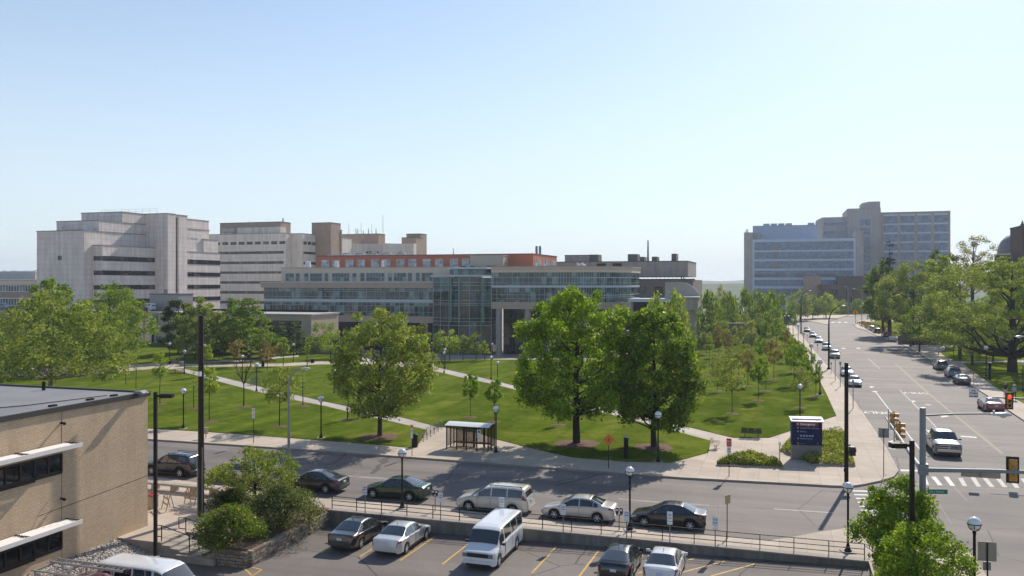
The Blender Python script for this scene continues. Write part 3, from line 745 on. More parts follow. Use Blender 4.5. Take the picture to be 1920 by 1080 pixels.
B.part('atrium_column', mb, M('green tinted steel', (.10, .22, .18), .4, var=.05))
mb = MB(); a0, a1 = B.a(834, 6), B.a(917, 6); mb.prism([(a0, 8), (a0+6, 4), (a1, 4), (a1, 16), (a0, 16)], zv(503.5), zv(499.8), bottom=True); B.part('canopy', mb, m_spandrel)
B.box('lantern', B.a(843, 7), B.a(910, 7), 7, 15, zv(515)+.01, zv(503.5), m_glassT)
# wing
bw_ = 5.0; aW0, aW1 = B.a(495.5, bw_), B.a(813, bw_); yw = 235
def zw(v): return hz(v, 236.0)
B.box('curtain_wall', aW0, aW1, bw_, 30, zw(606), zw(540), m_glassT)
B.box('parapet', aW0-.6, aW1+.3, bw_-.9, 30, zw(540), zw(530), m_tanD)
B.box('coping', aW0-.8, aW1+.3, bw_-1.1, 30, zw(530), zw(528.4), m_spandrel)
B.box('spandrel', aW0-.05, aW1, bw_-.25, bw_+.1, zw(567.5), zw(562), m_spandrel)
B.box('spandrel', aW0, aW1, bw_-.2, bw_+.1, zw(606), zw(593.5), m_tanD)
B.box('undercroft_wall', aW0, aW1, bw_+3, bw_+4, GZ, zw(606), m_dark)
mb = MB(); n = int((aW1-aW0)/1.5)
for i in range(n+1): x = aW0+(aW1-aW0)*i/n; mb.box(x-.045, x+.045, bw_-.12, bw_, zw(593), zw(540))
for v in (543.5, 547, 557.5, 569, 574, 586): mb.box(aW0, aW1, bw_-.1, bw_-.002, zw(v)-.05, zw(v)+.05)
B.part('mullions', mb, m_mull)
for u in (500, 560, 620, 680, 740, 800): mb = MB(); mb.cyl((B.a(u, bw_+1), bw_+1, GZ), (B.a(u, bw_+1), bw_+1, zw(606)), .4); B.part('column', mb, m_tanD)
# second tier with grouped windows
b2 = 12.0; z20, z21 = hz(528, 244), hz(501.5, 244)
B.box('upper_tier', B.a(527.5, b2), B.a(852, b2), b2, 36, zw(528.4)+.01, z21, m_tan, m_tanD)
for u0, u1 in ((536,542),(543,551),(555,562),(571,578),(582,604),(609,615.5),(623,656),(661,668),(676,683.5),(687,721),(728,735),(739,761.5),(765,772.5),(780,787),(791,812)):
    B.band('window', B.a(u0, b2), B.a(u1, b2), b2, hz(527, 244), hz(511.5, 244), m_glassT, m_mull, 1.1, 1, .05, .09)
# terracotta storey
b3 = 22.0; z30, z31 = hz(501, 254), hz(478.5, 254)
a0, a1 = B.a(594.5, b3), B.a(1000, b3); be = B.b(1044, a1)
B.box('terracotta_storey', a0, a1, b3, be, z21+.27, z31, m_terra, m_brnD)
for u0 in (602, 622.5, 648, 669, 695.5, 716.5, 743.5, 765.5, 793, 816, 844, 866.5):
    B.band('window', B.a(u0, b3), B.a(u0+15, b3), b3, hz(501, 254), hz(485.5, 254), m_winw)
for u0, u1 in ((1002.5, 1013.5), (1017.5, 1028.5), (1032, 1042.5)):
    B.eband('window', a1, B.b(u0, a1), B.b(u1, a1), hz(499.5, 254), hz(487, 254), m_winw)
bb = 17.0; a0, a1 = B.a(881.5, bb), B.a(943.5, bb); B.box('plant_room', a0, a1, bb, B.b(986, a1), hz(500, 248), hz(480.5, 248), M('cream metal panel', (.50, .42, .33), .7, var=.05), m_tanD)
for u, w in ((615, 10), (574, 13), (703, 6)):
    bb = 10 if u != 574 else 14; mb = MB(); x = B.a(u, bb); zz = zw(528.4) if u != 574 else z21+.27
    zz = z21+.27; mb.lathe([(1e-5, 0), (w*.07, 0), (w*.075, .8), (w*.06, 1.2), (w*.072, 1.3), (w*.06, 1.9), (1e-5, 2.0)], 12, (x, 15, zz)); B.part('roof_vent', mb, m_whitemetal, 40)
for u in (1006, 1012.5): mb = MB(); mb.cyl((B.a(u, 40), 40, z31), (B.a(u, 40), 40, z31+3.2), .4); B.part('flue', mb, m_grey)
mast(B, B.a(850, 30), 30, z31, z31+2.6, .15)
mb = MB(); x = B.a(640, 34); 
for i in range(5): mb.tube([(x+i*5, 34, z31), (x+i*5+1, 34, z31+1.4), (x+i*5+3, 34, z31+1.4), (x+i*5+4, 34, z31+.2)], .24, 8)
mb.box(x-6, x+2, 35, 38, z31, z31+1.0); B.part('roof_ducts', mb, m_spandrel)
for u in (865, 881, 912, 922): unit(B, B.a(u, 14.5), B.a(u+5, 14.5), 14.5, 16, zv(500), zv(496), m_mullD)
mb = MB()
for u in (1083, 1093): mb.cyl((B.a(u, 12), 12, zv(499)), (B.a(u, 12), 12, zv(491)), .18)
mb.tube([(B.a(1084, 12), 12, zv(497)), (B.a(1090, 12), 12, zv(494)), (B.a(1098, 12), 12, zv(497.5))], .2); B.part('roof_ducts', mb, m_whitemetal)

# ---- dark brick laboratory right of the rotunda
B = Bld('laboratory_building', 'dim brown brick laboratory block right of the curved glass corner', 1044, 300)
zt = B.z(492); a1 = B.a(1290)
B.box('wall', B.a(1040), a1, 0, 30, B.z(519.5), zt, m_conc3, m_roofdark)
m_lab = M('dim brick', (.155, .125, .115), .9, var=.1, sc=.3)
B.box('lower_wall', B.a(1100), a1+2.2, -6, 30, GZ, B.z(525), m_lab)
B.box('terrace', B.a(1100), a1+2.4, -6.2, 0, B.z(525), B.z(523.3), m_dark)
B.box('penthouse', B.a(1059, 6), B.a(1104, 6), 6, 20, zt+.26, B.z(479.5, 0, 6), m_conc3, m_roofdark)
for u0, u1 in ((1119, 1136), (1149, 1166)): B.band('louvre', B.a(u0), B.a(u1), 0, B.z(501.5), B.z(494.5), m_dark)
for u0, u1 in ((1196, 1211), (1228, 1243)): B.band('window', B.a(u0, -6), B.a(u1, -6), -6, B.z(552), B.z(537), m_ribbon)
for u0, u1, h in ((1104, 1122, 3), (1177, 1195, 3), (1200, 1208, 2), (1222, 1232, 2), (1259, 1268, 3)): unit(B, B.a(u0, 8), B.a(u1, 8), 8, 14, zt+.26, zt+h, m_lab)
mast(B, B.a(1215, 10), 10, zt, zt+8, .4, 'flue')
mb = MB()
for u in (1188, 1193, 1278): mb.tube([(B.a(u, -4), -4, B.z(523.3)), (B.a(u, -4), -4, B.z(518)), (B.a(u+4, -4), -4, B.z(518)), (B.a(u+4, -4), -4, B.z(523.3))], .2)
for i in range(14): mb.cyl((B.a(1190)+i*1.4, -6, B.z(523.3)), (B.a(1190)+i*1.4, -6, B.z(519.5)), .05, n=4)
mb.bar((B.a(1190), -6, B.z(519.5)), (a1+2, -6, B.z(519.5)), .1); B.part('roof_railing', mb, m_mullD)
# curved concrete screen wall and its neighbours
B = Bld('screen_wall', 'pale concrete wall with a rounded falling top edge beyond the big trees', 1247, 215, 'wall')
a1 = B.a(1311); mb = MB(); n = 14
top = [(i/n*a1, B.z(529) if i < 6 else B.z(529 + 22*((i-6)/(n-6))**2.4)) for i in range(n+1)]
vs = [(x, 0, GZ) for x, z in top] + [(x, 0, z) for x, z in top]; N = n+1
mb.add(vs + [(x, y+.8, z) for x, y, z in vs], [(i, i+1, N+i+1, N+i) for i in range(n)] + [(2*N+i+1, 2*N+i, 3*N+i, 3*N+i+1) for i in range(n)] + [(N+i, N+i+1, 3*N+i+1, 3*N+i) for i in range(n)] + [(n, 3*N-1-0, 4*N-1, 2*N-1), (0, N, 3*N, 2*N)])
B.part('wall', mb, M('pale wall concrete', (.38, .34, .30), .85, var=.06, sc=.4)); B.box('ledge', B.a(1283), B.a(1312), -5, -.02, B.z(580), B.z(557), m_conc3); B.box('roof', B.a(1281), B.a(1314), -6, -.02, B.z(557)+.001, B.z(555.4), m_whitemetal)
B = Bld('entrance_canopy', 'flat grey canopy roof joining the rotunda and the curved concrete wall', 1178, 214, 'canopy')
B.box('roof', 0, B.a(1262), 0, 10, B.z(566), B.z(560), m_spandrel)
for u in (1185, 1220, 1255): mb = MB(); mb.cyl((B.a(u, 2), 2, GZ), (B.a(u, 2), 2, B.z(566)), .4); B.part('column', mb, m_concrete)
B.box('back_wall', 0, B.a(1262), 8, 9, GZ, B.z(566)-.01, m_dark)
B = Bld('garage_ramp', 'tan concrete garage entrance block behind the young trees', 1256, 236, 'garage')
B.box('wall', 0, B.a(1311), 0, 12, B.z(606.5), B.z(580.5), panel_concrete('tan panels', (.37, .32, .275, 1), 50, 3.2, .3))
B.box('base', B.a(1268), B.a(1312.5), -.5, 12.5, GZ, B.z(606.5)-.001, m_conc3)
B = Bld('garden_wall', 'long low grey retaining wall with a white handrail by the saplings', 1320, 205, 'wall')
B.box('wall', 0, B.a(1402), 0, 1, GZ, B.z(607), M('grey wall', (.13, .125, .12), .85, var=.15, sc=.5)); B.box('coping', -.1, B.a(1402)+.1, -.15, 1.1, B.z(607)+.001, B.z(604.8), m_conc3)
mb = MB(); p0, p1 = G(1369, 627, SW), G(1405, 611, SW)
def loc2(p): d = (p[0]-B.P[0], p[1]-B.P[1]); return (d[0]*E1[0]+d[1]*E1[1], d[0]*E2[0]+d[1]*E2[1])
q0, q1 = loc2(p0), loc2(p1)
for i in range(10):
    t = i/9; x, y = q0[0]+(q1[0]-q0[0])*t, q0[1]+(q1[1]-q0[1])*t; mb.cyl((x, y, SW), (x, y, 1.3), .04, n=5)
for z in (.7, 1.3): mb.bar((*q0, z), (*q1, z), .07)
B.part('handrail', mb, m_whitemetal)

# ---- distant hospital on the right
B = Bld('glass_hospital', 'distant blue glass hospital with pale concrete towers beyond the avenue', 1411, 465)
m_far = panel_concrete('far pale concrete', (.46, .42, .40, 1), 4.6, 9, .2); m_farT = panel_concrete('far tan concrete', (.46, .38, .31, 1), 4.6, 9, .2); m_farB = M('far blue metal', (.36, .45, .58), .5, .1, var=.05, sc=.2)
m_farS = M('far pale spandrel', (.48, .56, .68), .5, .1, var=.04)
fz = lambda v: B.z(v)
B.box('wall', B.a(1395), B.a(1411, 0)+.01, 0, 40, GZ, fz(436.5), m_far, m_cap); B.box('wall', B.a(1411), B.a(1426), 6, 40, fz(449), fz(436.5), m_far)
aG0, aG1 = B.a(1411), B.a(1604)
B.box('frame', aG0+.02, aG1, -1, 38, GZ, fz(449.5), m_farS)
for v0, v1 in ((454.5, 470), (473, 486.5), (490, 504), (507.5, 520.5), (524.5, 536), (541, 556)):
    B.band('window_band', B.a(1414.5, -1), B.a(1600.5, -1), -1, fz(v1), fz(v0), m_glassB, None)
for v0 in (459, 475, 492): B.band('open_blind', B.a(1446, -1.2), B.a(1459, -1.2), -1.2, fz(v0+9), fz(v0+1), M('room behind glass %d' % v0, (.20, .19, .15), .3, var=.6, sc=.5))
for u0, u1 in ((1415, 1443), (1448, 1460), (1462, 1472), (1491, 1503), (1541, 1568)): B.band('open_blind', B.a(u0, -1.2), B.a(u1, -1.2), -1.2, fz(519.5), fz(514.5), M('room glass %d' % u0, (.10, .10, .09), .3, var=.6, sc=.5))
B.box('plant_storey', B.a(1411.5, 8), B.a(1532, 8), 8, 36, fz(449.5)+.01, B.z(424.5, 0, 8), ribbed('ribbed blue grey', (.38, .46, .58, 1), 1.2, .15, .8), m_cap)
for u0 in (1431, 1445, 1459, 1473, 1515): unit(B, B.a(u0, 14), B.a(u0+12, 14), 14, 22, B.z(424.5, 0, 8)+.3, B.z(419.8, 0, 14), m_farB)
for u in (1399, 1402): mast(B, B.a(u, 10), 10, fz(436.5), fz(427.5), .35, 'flue')
B.box('wall', aG1+.02, B.a(1619), -.5, 30, GZ, fz(436), m_far, m_cap)
bT = 42; az0 = B.a(1532, bT); tz = lambda v: B.z(v, 60, bT)
mb = MB(); mb.prism([(B.a(1531, bT+22), bT+22), (B.a(1542, bT), bT), (B.a(1590, bT), bT), (B.a(1590, bT), bT+40), (B.a(1531, bT+22), bT+40)], GZ, tz(406)); B.part('tower', mb, m_far)
for v0, v1 in ((416, 422), (432.5, 438.5)): B.band('ribbon_window', B.a(1545, bT), B.a(1587.5, bT), bT, tz(v1), tz(v0), m_glassB)
B.box('tower', B.a(1588.6, bT), B.a(1651, bT)-.1, bT-2, bT+40, GZ, tz(392), m_far, m_cap)
for i in range(8): B.band('window', B.a(1612.5, bT-2), B.a(1632, bT-2), bT-2, tz(424-.3+i*17), tz(411+i*17), m_glassB)
mb = MB(); mb.prism([(B.a(1617, bT+5), bT+9), (B.a(1629, bT), bT), (B.a(1650.5, bT), bT), (B.a(1650.5, bT), bT+25), (B.a(1617, bT+5), bT+25)], tz(392)+.3, tz(378.5)); B.part('penthouse', mb, m_far)
B.box('wing', B.a(1651, bT), B.a(1782, bT), bT, bT+40, GZ, tz(400), m_farT, m_cap)
for i in range(9):
    for u0, u1 in ((1656.5, 1683.5), (1688, 1714.5), (1720, 1746), (1751.5, 1777.5)):
        B.band('window_bay', B.a(u0, bT), B.a(u1, bT), bT, tz(420+i*16.8), tz(406.5+i*16.8), m_glassB, None)
        if i < 5: B.band('spandrel', B.a(u0, bT), B.a(u1, bT), bT, tz(406.3+i*16.8), tz(403.6+i*16.8), m_farS)
# ---- brown block in front of it
B = Bld('brick_block', 'long low dark brown brick block with slit windows at the end of the avenue', 1534, 420)
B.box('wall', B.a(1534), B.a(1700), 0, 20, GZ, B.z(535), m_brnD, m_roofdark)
B.box('upper_storey', B.a(1570, 6), B.a(1690, 6), 6, 20, B.z(535)+.3, B.z(518.5, 0, 6), m_brnD, m_roofdark)
B.box('stair_tower', B.a(1507, 4), B.a(1539, 4), 4, 16, GZ, B.z(517.5, 0, 4), m_brn, m_roofdark)
for u0, u1 in ((1538, 1544), (1557, 1562.5), (1566, 1571.5), (1586, 1592), (1595.5, 1601)): B.band('window', B.a(u0), B.a(u1), 0, B.z(576), B.z(543), m_ribbon)
# ---- church at the right edge
B = Bld('church', 'dark brown brick church tower with a grey dome at the right edge of the photo', 1917, 215, 'church')
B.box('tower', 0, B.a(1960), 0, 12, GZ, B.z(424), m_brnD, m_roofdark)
mb = MB(); x = 1.3; mb.lathe([(.5, 0), (.5, .3), (.3, .5), (.2, .9), (1e-5, 1.5)], 8, (B.a(1917, 1.5), 1.5, B.z(424)+.25)); B.part('finial', mb, m_roofdark)
mb = MB(); xx, yy = B.a(1909, 22), 22; mb.lathe([(5.2, -14), (5.2, 0), (5.0, 1.5), (4.3, 3.1), (3.0, 4.5), (1.4, 5.2), (1e-5, 5.4)], 24, (xx, yy, B.z(473, 0, 22))); B.part('dome', mb, M('lead dome', (.21, .21, .22), .6, var=.1), 50)
B.box('cornice', B.a(1872, 3), B.a(1895.8, 3), 3, 8, B.z(477), B.z(474.5), m_tan); B.box('nave', B.a(1873, 3), B.a(1895.8, 3), 3.2, 8, GZ, B.z(477)-.001, m_brnD)

# ---- buff brick building in the left foreground
B = Bld('brick_building', 'two storey buff brick building with white louvred sun shades in the left foreground', 277, 51.2)
m_buff = brick('buff brick', (.65, .495, .335, 1), (.58, .435, .29, 1), (.42, .315, .21, 1), 1.0, True, .30, .10, .012)
zr = B.z(738.5); zf = B.z(735)
mb = MB(); mb.box(-40, 0, -34, 0, -1.2, zr); B.part('wall', mb, m_buff)
q = NM('grey roof membrane'); X = q.sep(); n = q.noise(.25, 5); colr = q.ramp(n, [(.3, (.19,.187,.186)), (.7, (.245,.24,.238))])
q.col(q.mix(q.math('MULTIPLY', q.math('MAXIMUM', q.line(X[1], 2.4, .05), q.line(X[0], 9, .05)), .6), colr, (.09,.09,.09,1))); q.rough(.7); m_memb = q.m
mb = MB(); mb.box(-40, 0, -34, 0, zr+.001, zr+.06); B.part('roof', mb, m_memb)
mb = MB(); mb.box(-.06, .12, -34, .12, zr-.12, zr+.16); mb.box(-40, -.06, -.06, .12, zr-.12, zr+.16); B.part('fascia', mb, M('dark grey fascia', (.045, .04, .04), .6, var=.1))
m_bronze = M('bronze window frame', (.02, .016, .014), .4, .2, var=.1)
m_winblk = facade_glass('dark office glass', (.014, .016, .018), (.9, 3), .5, .15, (.05, .05, .05), .04)
def strip_window(vt, vb, usill):
    bE_ = B.b(114); bS = -30
    z1, z0 = B.z(vt, 0, bE_), B.z(vb, 0, bE_)
    mb = MB(); mb.box(-.6, .03, bS, bE_, z0, z1, 0)
    n = 22
    for i in range(n+1): y = bE_ - i*.86; mb.box(.03, .085, y-.05, y+.05, z0, z1, 1)
    for z in (z0, z1, z0+.08): mb.box(.03, .08, bS, bE_, z-.05, z+.05, 1)
    mb.box(.03, .12, bS, bE_-1.72, z0-.12, z0-.05, 1)
    return B.part('strip_window', mb, [m_winblk, m_bronze])
m_buffsill = M('stone sill', (.40, .34, .26), .8, var=.1)
for vt, vb, vL, un in ((851, 886, 830, 141), (997, 1028, 973, 141)):
    strip_window(vt, vb, 0)
    b1 = B.b(124); zs = B.z(vL, 0, b1); w = 1.15; zs2 = zs
    mb = MB()
    mb.box(w-.05, w, -30, b1, zs-.13, zs+.09, 0)                   # outer fascia
    for i in range(8): x = .12 + i*.135; mb.obox((x, (-30+b1-.05)/2, zs), (.105, 30+b1-.05, .018), Matrix.Rotation(.32, 3, 'Y'), 0)
    for i in range(10):
        y = b1 - .12 - i*3.15; mb.box(.02, w-.09, y-.05, y+.05, zs-.12, zs-.008, 1)
        for j in range(6): mb.box(.12+j*.17, .20+j*.17, y-.06, y+.06, zs+.03, zs+.085, 1)
    B.part('sun_shade', mb, [M('white louvre %d' % vt, (.80, .75, .70), .5, var=.06), m_bronze])
mb = MB()
for bb in (B.b(114), B.b(114)-13): mb.box(.001, .012, bb+.05, bb+.075, -.6, zr-.1)
B.part('control_joint', mb, M('joint sealant', (.14, .10, .075), .9, var=0))
mb = MB(); mb.box(-.02, .55, -1.15, -.75, zr+.16, zr+.3); mb.obox((.55, -.95, zr+.18), (.32, .5, .22), Matrix.Rotation(.5, 3, 'Y')); B.part('floodlight', mb, m_grey)
mb = MB(); bb = B.b(84, -4); 
mb.cyl((-7.2, -1.0, zr), (-7.2, -1.0, zr+.62), .11, n=10); B.part('vent_pipe', mb, m_brownpole)
mb = MB(); mb.tube([(-7.5, -17, zr+.1), (-5.5, -12, zr+.1), (-2.4, -6.5, zr+.1), (-1.2, -2, zr+.12)], .025, 5); mb.tube([(-9, -20, zr+.1), (-3, -13, zr+.1), (-1.2, -10.5, zr+.1)], .03, 5)
for p in ((-3.2, -12.6), (-1.6, -11.2), (-.9, -6.2), (-.9, -3.6), (-.9, -1.8)): mb.box(p[0]-.12, p[0]+.12, p[1]-.2, p[1]+.2, zr+.06, zr+.16)
B.part('roof_cable', mb, m_brownpole)
mb = MB()
for v, u in ((793, 114), (935, 114)): zz = B.z(v, 0, B.b(u)); mb.cyl((0, B.b(u), zz), (.22, B.b(u), zz), .06); mb.sphere((.25, B.b(u), zz-.02), .09, 8, 6)
B.part('wall_lamp', mb, m_brownpole)
BRICK = B
# ------------------------------------------------------------------ plants
m_bark = M('grey brown bark', (.055, .042, .032), .95, var=.3, sc=6, bump=.5, bsc=20)
m_barkD = M('dark bark', (.028, .022, .018), .95, var=.3, sc=6)
m_barkP = M('pale bark', (.20, .165, .12), .95, var=.25, sc=6)
L_maple = leaf_mat('bright maple leaves', (0.201, 0.324, 0.026), .35, .36)
L_lime = leaf_mat('fresh yellow green leaves', (0.295, 0.396, 0.050), .3, .36)
L_deep = leaf_mat('deep green leaves', (.15, .25, .03), .4, .36)
L_olive = leaf_mat('olive spring leaves', (.255, .325, .075), .35, .36, (.33, .34, .11))
L_mid = leaf_mat('mid green leaves', (0.177, 0.270, 0.040), .35, .36)
L_dark = leaf_mat('dark green leaves', (.06, .10, .02), .4, .36)
L_needle = leaf_mat('conifer needles', (.09, .16, .04), .35, 0.17)
L_spruce = leaf_mat('blackish spruce needles', (0.033, 0.043, 0.025), .4, 0.09)
L_pink = leaf_mat('bronze pink young leaves', (.26, .21, .08), .35, 0.34, (.38, .28, .15))
L_grey = leaf_mat('silvery leaves', (.29, .33, .16), .3, 0.34)
L_shrub = leaf_mat('glossy shrub leaves', (.11, .15, .045), .45, .36, (.26, .29, .14))
L_azalea = leaf_mat('azalea leaves', (.14, .215, .028), .4, .36)
L_bloom = leaf_mat('pink blossoms', (0.675, 0.327, 0.375), .3, 0.26, (.6, .42, .48))
L_hedge = leaf_mat('yellow green groundcover leaves', (.28, .32, .045), .4, .36, (.27, .27, .08))
L_brown = leaf_mat('dry brown stems', (0.285, 0.185, 0.094), .4, 0.17)

LK = .9
def leaf_mesh(name, P, size, rng, mat, up=.25, aspect=.62, parent=None, svar=.35, mats=None, mi=None):
    n = len(P)
    nrm = rng.normal(size=(n, 3)); nrm[:, 2] += up*2; nrm /= np.linalg.norm(nrm, axis=1, keepdims=True)
    t = rng.normal(size=(n, 3)); t -= nrm*(t*nrm).sum(1, keepdims=True); t /= np.linalg.norm(t, axis=1, keepdims=True)
    b = np.cross(nrm, t); s = size*(1+svar*rng.normal(size=(n, 1))).clip(.4, 1.9)
    fold = nrm*s*.18
    V = np.empty((n, 4, 3)); V[:, 0] = P - t*s*.55; V[:, 1] = P + b*s*aspect*.5 + fold; V[:, 2] = P + t*s*.55; V[:, 3] = P - b*s*aspect*.5 + fold
    me = bpy.data.meshes.new(name); me.vertices.add(n*4); me.vertices.foreach_set('co', V.reshape(-1).astype(np.float32))
    me.loops.add(n*4); me.loops.foreach_set('vertex_index', np.arange(n*4, dtype=np.int32))
    me.polygons.add(n); me.polygons.foreach_set('loop_start', np.arange(0, n*4, 4, dtype=np.int32))
    for m in (mats or [mat]): me.materials.append(m)
    if mi is not None: me.polygons.foreach_set('material_index', mi.astype(np.int32))
    me.update(calc_edges=True); me.validate()
    o = bpy.data.objects.new(name, me); link(o, parent); return o
PROF = {
 'round': lambda t: (max(0, 1-(2*t-1)**2))**.5,
 'dome':  lambda t: (max(0, 1-t**2.2))**.6*(.72+.28*min(1, t/.25)),
 'oval':  lambda t: (max(0, 1-(2*t-1)**2))**.42*(1-.25*t),
 'vase':  lambda t: (.45+.55*min(1, t/.55))*(max(0, 1-max(0, (t-.55)/.45)**2))**.55,
 'cone':  lambda t: (1-t)**.85*.95+.05,
 'egg':   lambda t: (max(0, 1-(2*t**.72-1)**2))**.55,
}
def tree_parts(root, h, w, clear, prof, leaf, n, size, K, bark=None, seed=1, tr=.018, clump=.19, flat=.8, shell=.45, limbs=26, lean=(0,0), up=.25, jag=.25, leaf2=None):
    rng = np.random.default_rng(seed); r = random.Random(seed); bark = bark or m_bark; pf = PROF[prof]
    w = w*1.14; n = int(n*1.2); ch = h-clear; C = []; tries = 0; rb = (w*w*ch*.35/K)**(1/3)*.62*clump/.19
    while len(C) < K and tries < 9000:
        tries += 1
        t = r.random(); R_ = pf(t)
        if r.random() > R_+.08: continue
        rho = math.sqrt(r.uniform(.02, 1)) if r.random() > shell else r.uniform(.75, 1.0)
        g = r.uniform(0, 6.283); rr = R_*w/2*rho*(1 + r.uniform(-jag, jag)*.5)
        rc = rb*r.uniform(.65, 1.3)*(1-.3*t)
        c = (rr*math.cos(g)*(1-.12)+lean[0]*t, rr*math.sin(g)*(1-.12)+lean[1]*t, clear+ch*t*.94+r.uniform(-.02, .02)*ch)
        if any((c[0]-d[0])**2+(c[1]-d[1])**2+(c[2]-d[2])**2 < (.43*(rc+d[3]))**2 for d in C): continue
        C.append((*c, rc))
    A = np.array(C); wts = A[:, 3]**2; wts /= wts.sum(); idx = rng.choice(len(A), n, p=wts)
    d = rng.normal(size=(n, 3)); d /= np.linalg.norm(d, axis=1, keepdims=True)
    rad = rng.uniform(.0, 1, size=(n, 1))**.45*(1+.28*rng.normal(size=(n, 1))*.6)
    P = A[idx, :3] + d*rad*A[idx, 3:4]*np.array([[1, 1, flat]])
    keep = P[:, 2] > max(.3, clear*.75); P = P[keep]
    # trunk and limbs
    mb = MB(); trr = tr*h; zt = clear+ch*.62
    tp = [(0, 0, -.15), (0, 0, .15), (r.uniform(-.02,.02)*h*.3, r.uniform(-.02,.02)*h*.3, clear*.7), (lean[0]*.2+r.uniform(-.01,.01)*h, lean[1]*.2+r.uniform(-.01,.01)*h, clear+ch*.22), (lean[0]*.5, lean[1]*.5, zt), (lean[0]*.8, lean[1]*.8, clear+ch*.85)]
    mb.tube(tp, [trr*1.55, trr*1.12, trr*.95, trr*.72, trr*.36, trr*.08], 9)
    for c in sorted(C, key=lambda q: -q[3])[:limbs]:
        dist = math.hypot(c[0]-lean[0]*.3, c[1]-lean[1]*.3); z0 = max(clear*.85, min(zt*.97, c[2]-dist*r.uniform(.55, .95)))
        f = z0/max(zt, .1); p0 = Vector((lean[0]*.5*f, lean[1]*.5*f, z0)); p3 = Vector(c[:3])
        p1 = p0.lerp(p3, .35) + Vector((r.uniform(-.04,.04)*w, r.uniform(-.04,.04)*w, -.05*dist)); p2 = p0.lerp(p3, .7) + Vector((r.uniform(-.04,.04)*w, r.uniform(-.04,.04)*w, -.03*dist))
        r0 = trr*.42*(1-.5*f)
        mb.tube([p0, p1, p2, p3], [r0, r0*.7, r0*.42, r0*.12], 6, cap=False)
    mb.build('trunk', bark, root, 60)
    ms = [leaf] + ([leaf2] if leaf2 else [])
    mi = (rng.random(len(P)) < .3).astype(np.int32) if leaf2 else None
    leaf_mesh('crown', P, size, rng, leaf, up, parent=root, mats=ms, mi=mi)
def tree(name, label, base, h, w, clear, prof, leaf, n, size, K, cat='tree', group=None, rz=0.0, **kw):
    root = thing(name, label, cat, base, rz, group); tree_parts(root, h, w, clear, prof, leaf, n, size, K, **kw); return root
def at(u, v, z=SW+.04): x, y = G(u, v, z); return (x, y, z)
def px(n, y): return n/F*y          # pixels of the survey photo to metres at depth y
MULCH = []
def mulch(p, r): MULCH.append((p[0], p[1], r))

# ---- the big trees of the lawn
p = at(712, 819); y = p[1]; mulch(p, 1.9)
tree('shade_tree', 'broad olive green tree standing left of the bus shelter with branches down over the path', p, px(252, y), px(214, y), px(46, y), 'oval', L_olive, 24000, .22, 120, seed=11, tr=.017, clump=.19, flat=.75, shell=.6, limbs=46, leaf2=L_mid, lean=(.3, 0), bark=m_bark)
p = at(1081, 832); y = p[1]; mulch(p, 2.1)
tree('maple_tree', 'largest bright green maple in the middle of the lawn, left of the darker maple', p, px(308, y), px(232, y), px(62, y), 'egg', L_maple, 30000, .25, 150, seed=23, tr=.022, clump=.18, flat=1.0, shell=.6, limbs=48, bark=m_barkD, up=.1, jag=.45, lean=(.1, 0))
p = at(1226, 839); y = p[1]; mulch(p, 1.9)
tree('maple_tree', 'dense dark green maple close right of the bright maple, behind a globe lamp', p, px(272, y), px(176, y), px(40, y), 'oval', L_deep, 27000, .25, 130, seed=31, tr=.02, clump=.2, flat=.9, shell=.65, limbs=36, bark=m_barkD, up=.15)
# ---- big trees at the left
p = at(95, 742); y = p[1]
tree('shade_tree', 'very wide olive tree rising behind the flat roof at the left edge', p, px(200, y), px(300, y), px(38, y), 'dome', L_olive, 19000, .29, 110, seed=41, tr=.022, clump=.17, shell=.6, limbs=34, leaf2=L_mid, bark=m_barkP)
p = at(92, 690); y = p[1]
tree('shade_tree', 'dark green tree topping out in front of the low tan office block', p, px(180, y), px(112, y), px(50, y), 'dome', L_deep, 9000, .38, 70, seed=42, tr=.02, limbs=10)
p = at(205, 692); y = p[1]
tree('shade_tree', 'mid green rounded tree below the terraced hospital, right of the wide olive tree', p, px(166, y), px(170, y), px(34, y), 'dome', L_mid, 11000, .32, 80, seed=43, tr=.02, limbs=22)
p = at(228, 672); y = p[1]
tree('shade_tree', 'taller green tree in front of the ribbon windows of the terraced hospital', p, px(146, y), px(88, y), px(40, y), 'egg', L_mid, 5500, .38, 50, seed=44, tr=.02, limbs=10)
p = at(176, 676); y = p[1]
tree('purple_leaf_tree', 'small dark bronze leaved tree between two green trees at the left', p, px(110, y), px(60, y), px(30, y), 'round', leaf_mat('dark bronze leaves', (.05, .05, .025), .35, .3), 2600, .36, 30, seed=45, limbs=6)
p = at(30, 708); y = p[1]
tree('shade_tree', 'olive green tree at the left edge below the tan office windows', p, px(130, y), px(150, y), px(20, y), 'dome', L_olive, 5500, .34, 50, seed=46, limbs=8)
p = at(375, 674); y = p[1]
tree('shade_tree', 'light olive tree with a dense rounded crown behind the top of the wooden pole', p, px(118, y), px(90, y), px(16, y), 'egg', L_olive, 10000, .33, 50, seed=47, limbs=14, leaf2=L_mid)
p = at(334, 664); y = p[1]
tree('evergreen_tree', 'tall dark evergreen at the corner of the ribbed plant box', p, px(106, y), px(62, y), px(10, y), 'egg', L_dark, 7000, .38, 40, seed=48, limbs=6)
p = at(400, 668); y = p[1]
tree('shade_tree', 'fresh green small tree just right of the wooden pole top', p, px(72, y), px(44, y), px(14, y), 'round', L_maple, 2200, .34, 26, seed=49, limbs=8)
p = at(466, 673); y = p[1]; mulch(p, 3.2)
tree('larch_tree', 'broad dark green tree with level tiers of branches in front of the tan pavilion', p, px(122, y), px(124, y), px(20, y), 'cone', L_mid, 14000, .33, 110, seed=50, tr=.022, flat=.38, clump=.2, limbs=22, leaf2=L_maple)
p = at(440, 664); y = p[1]
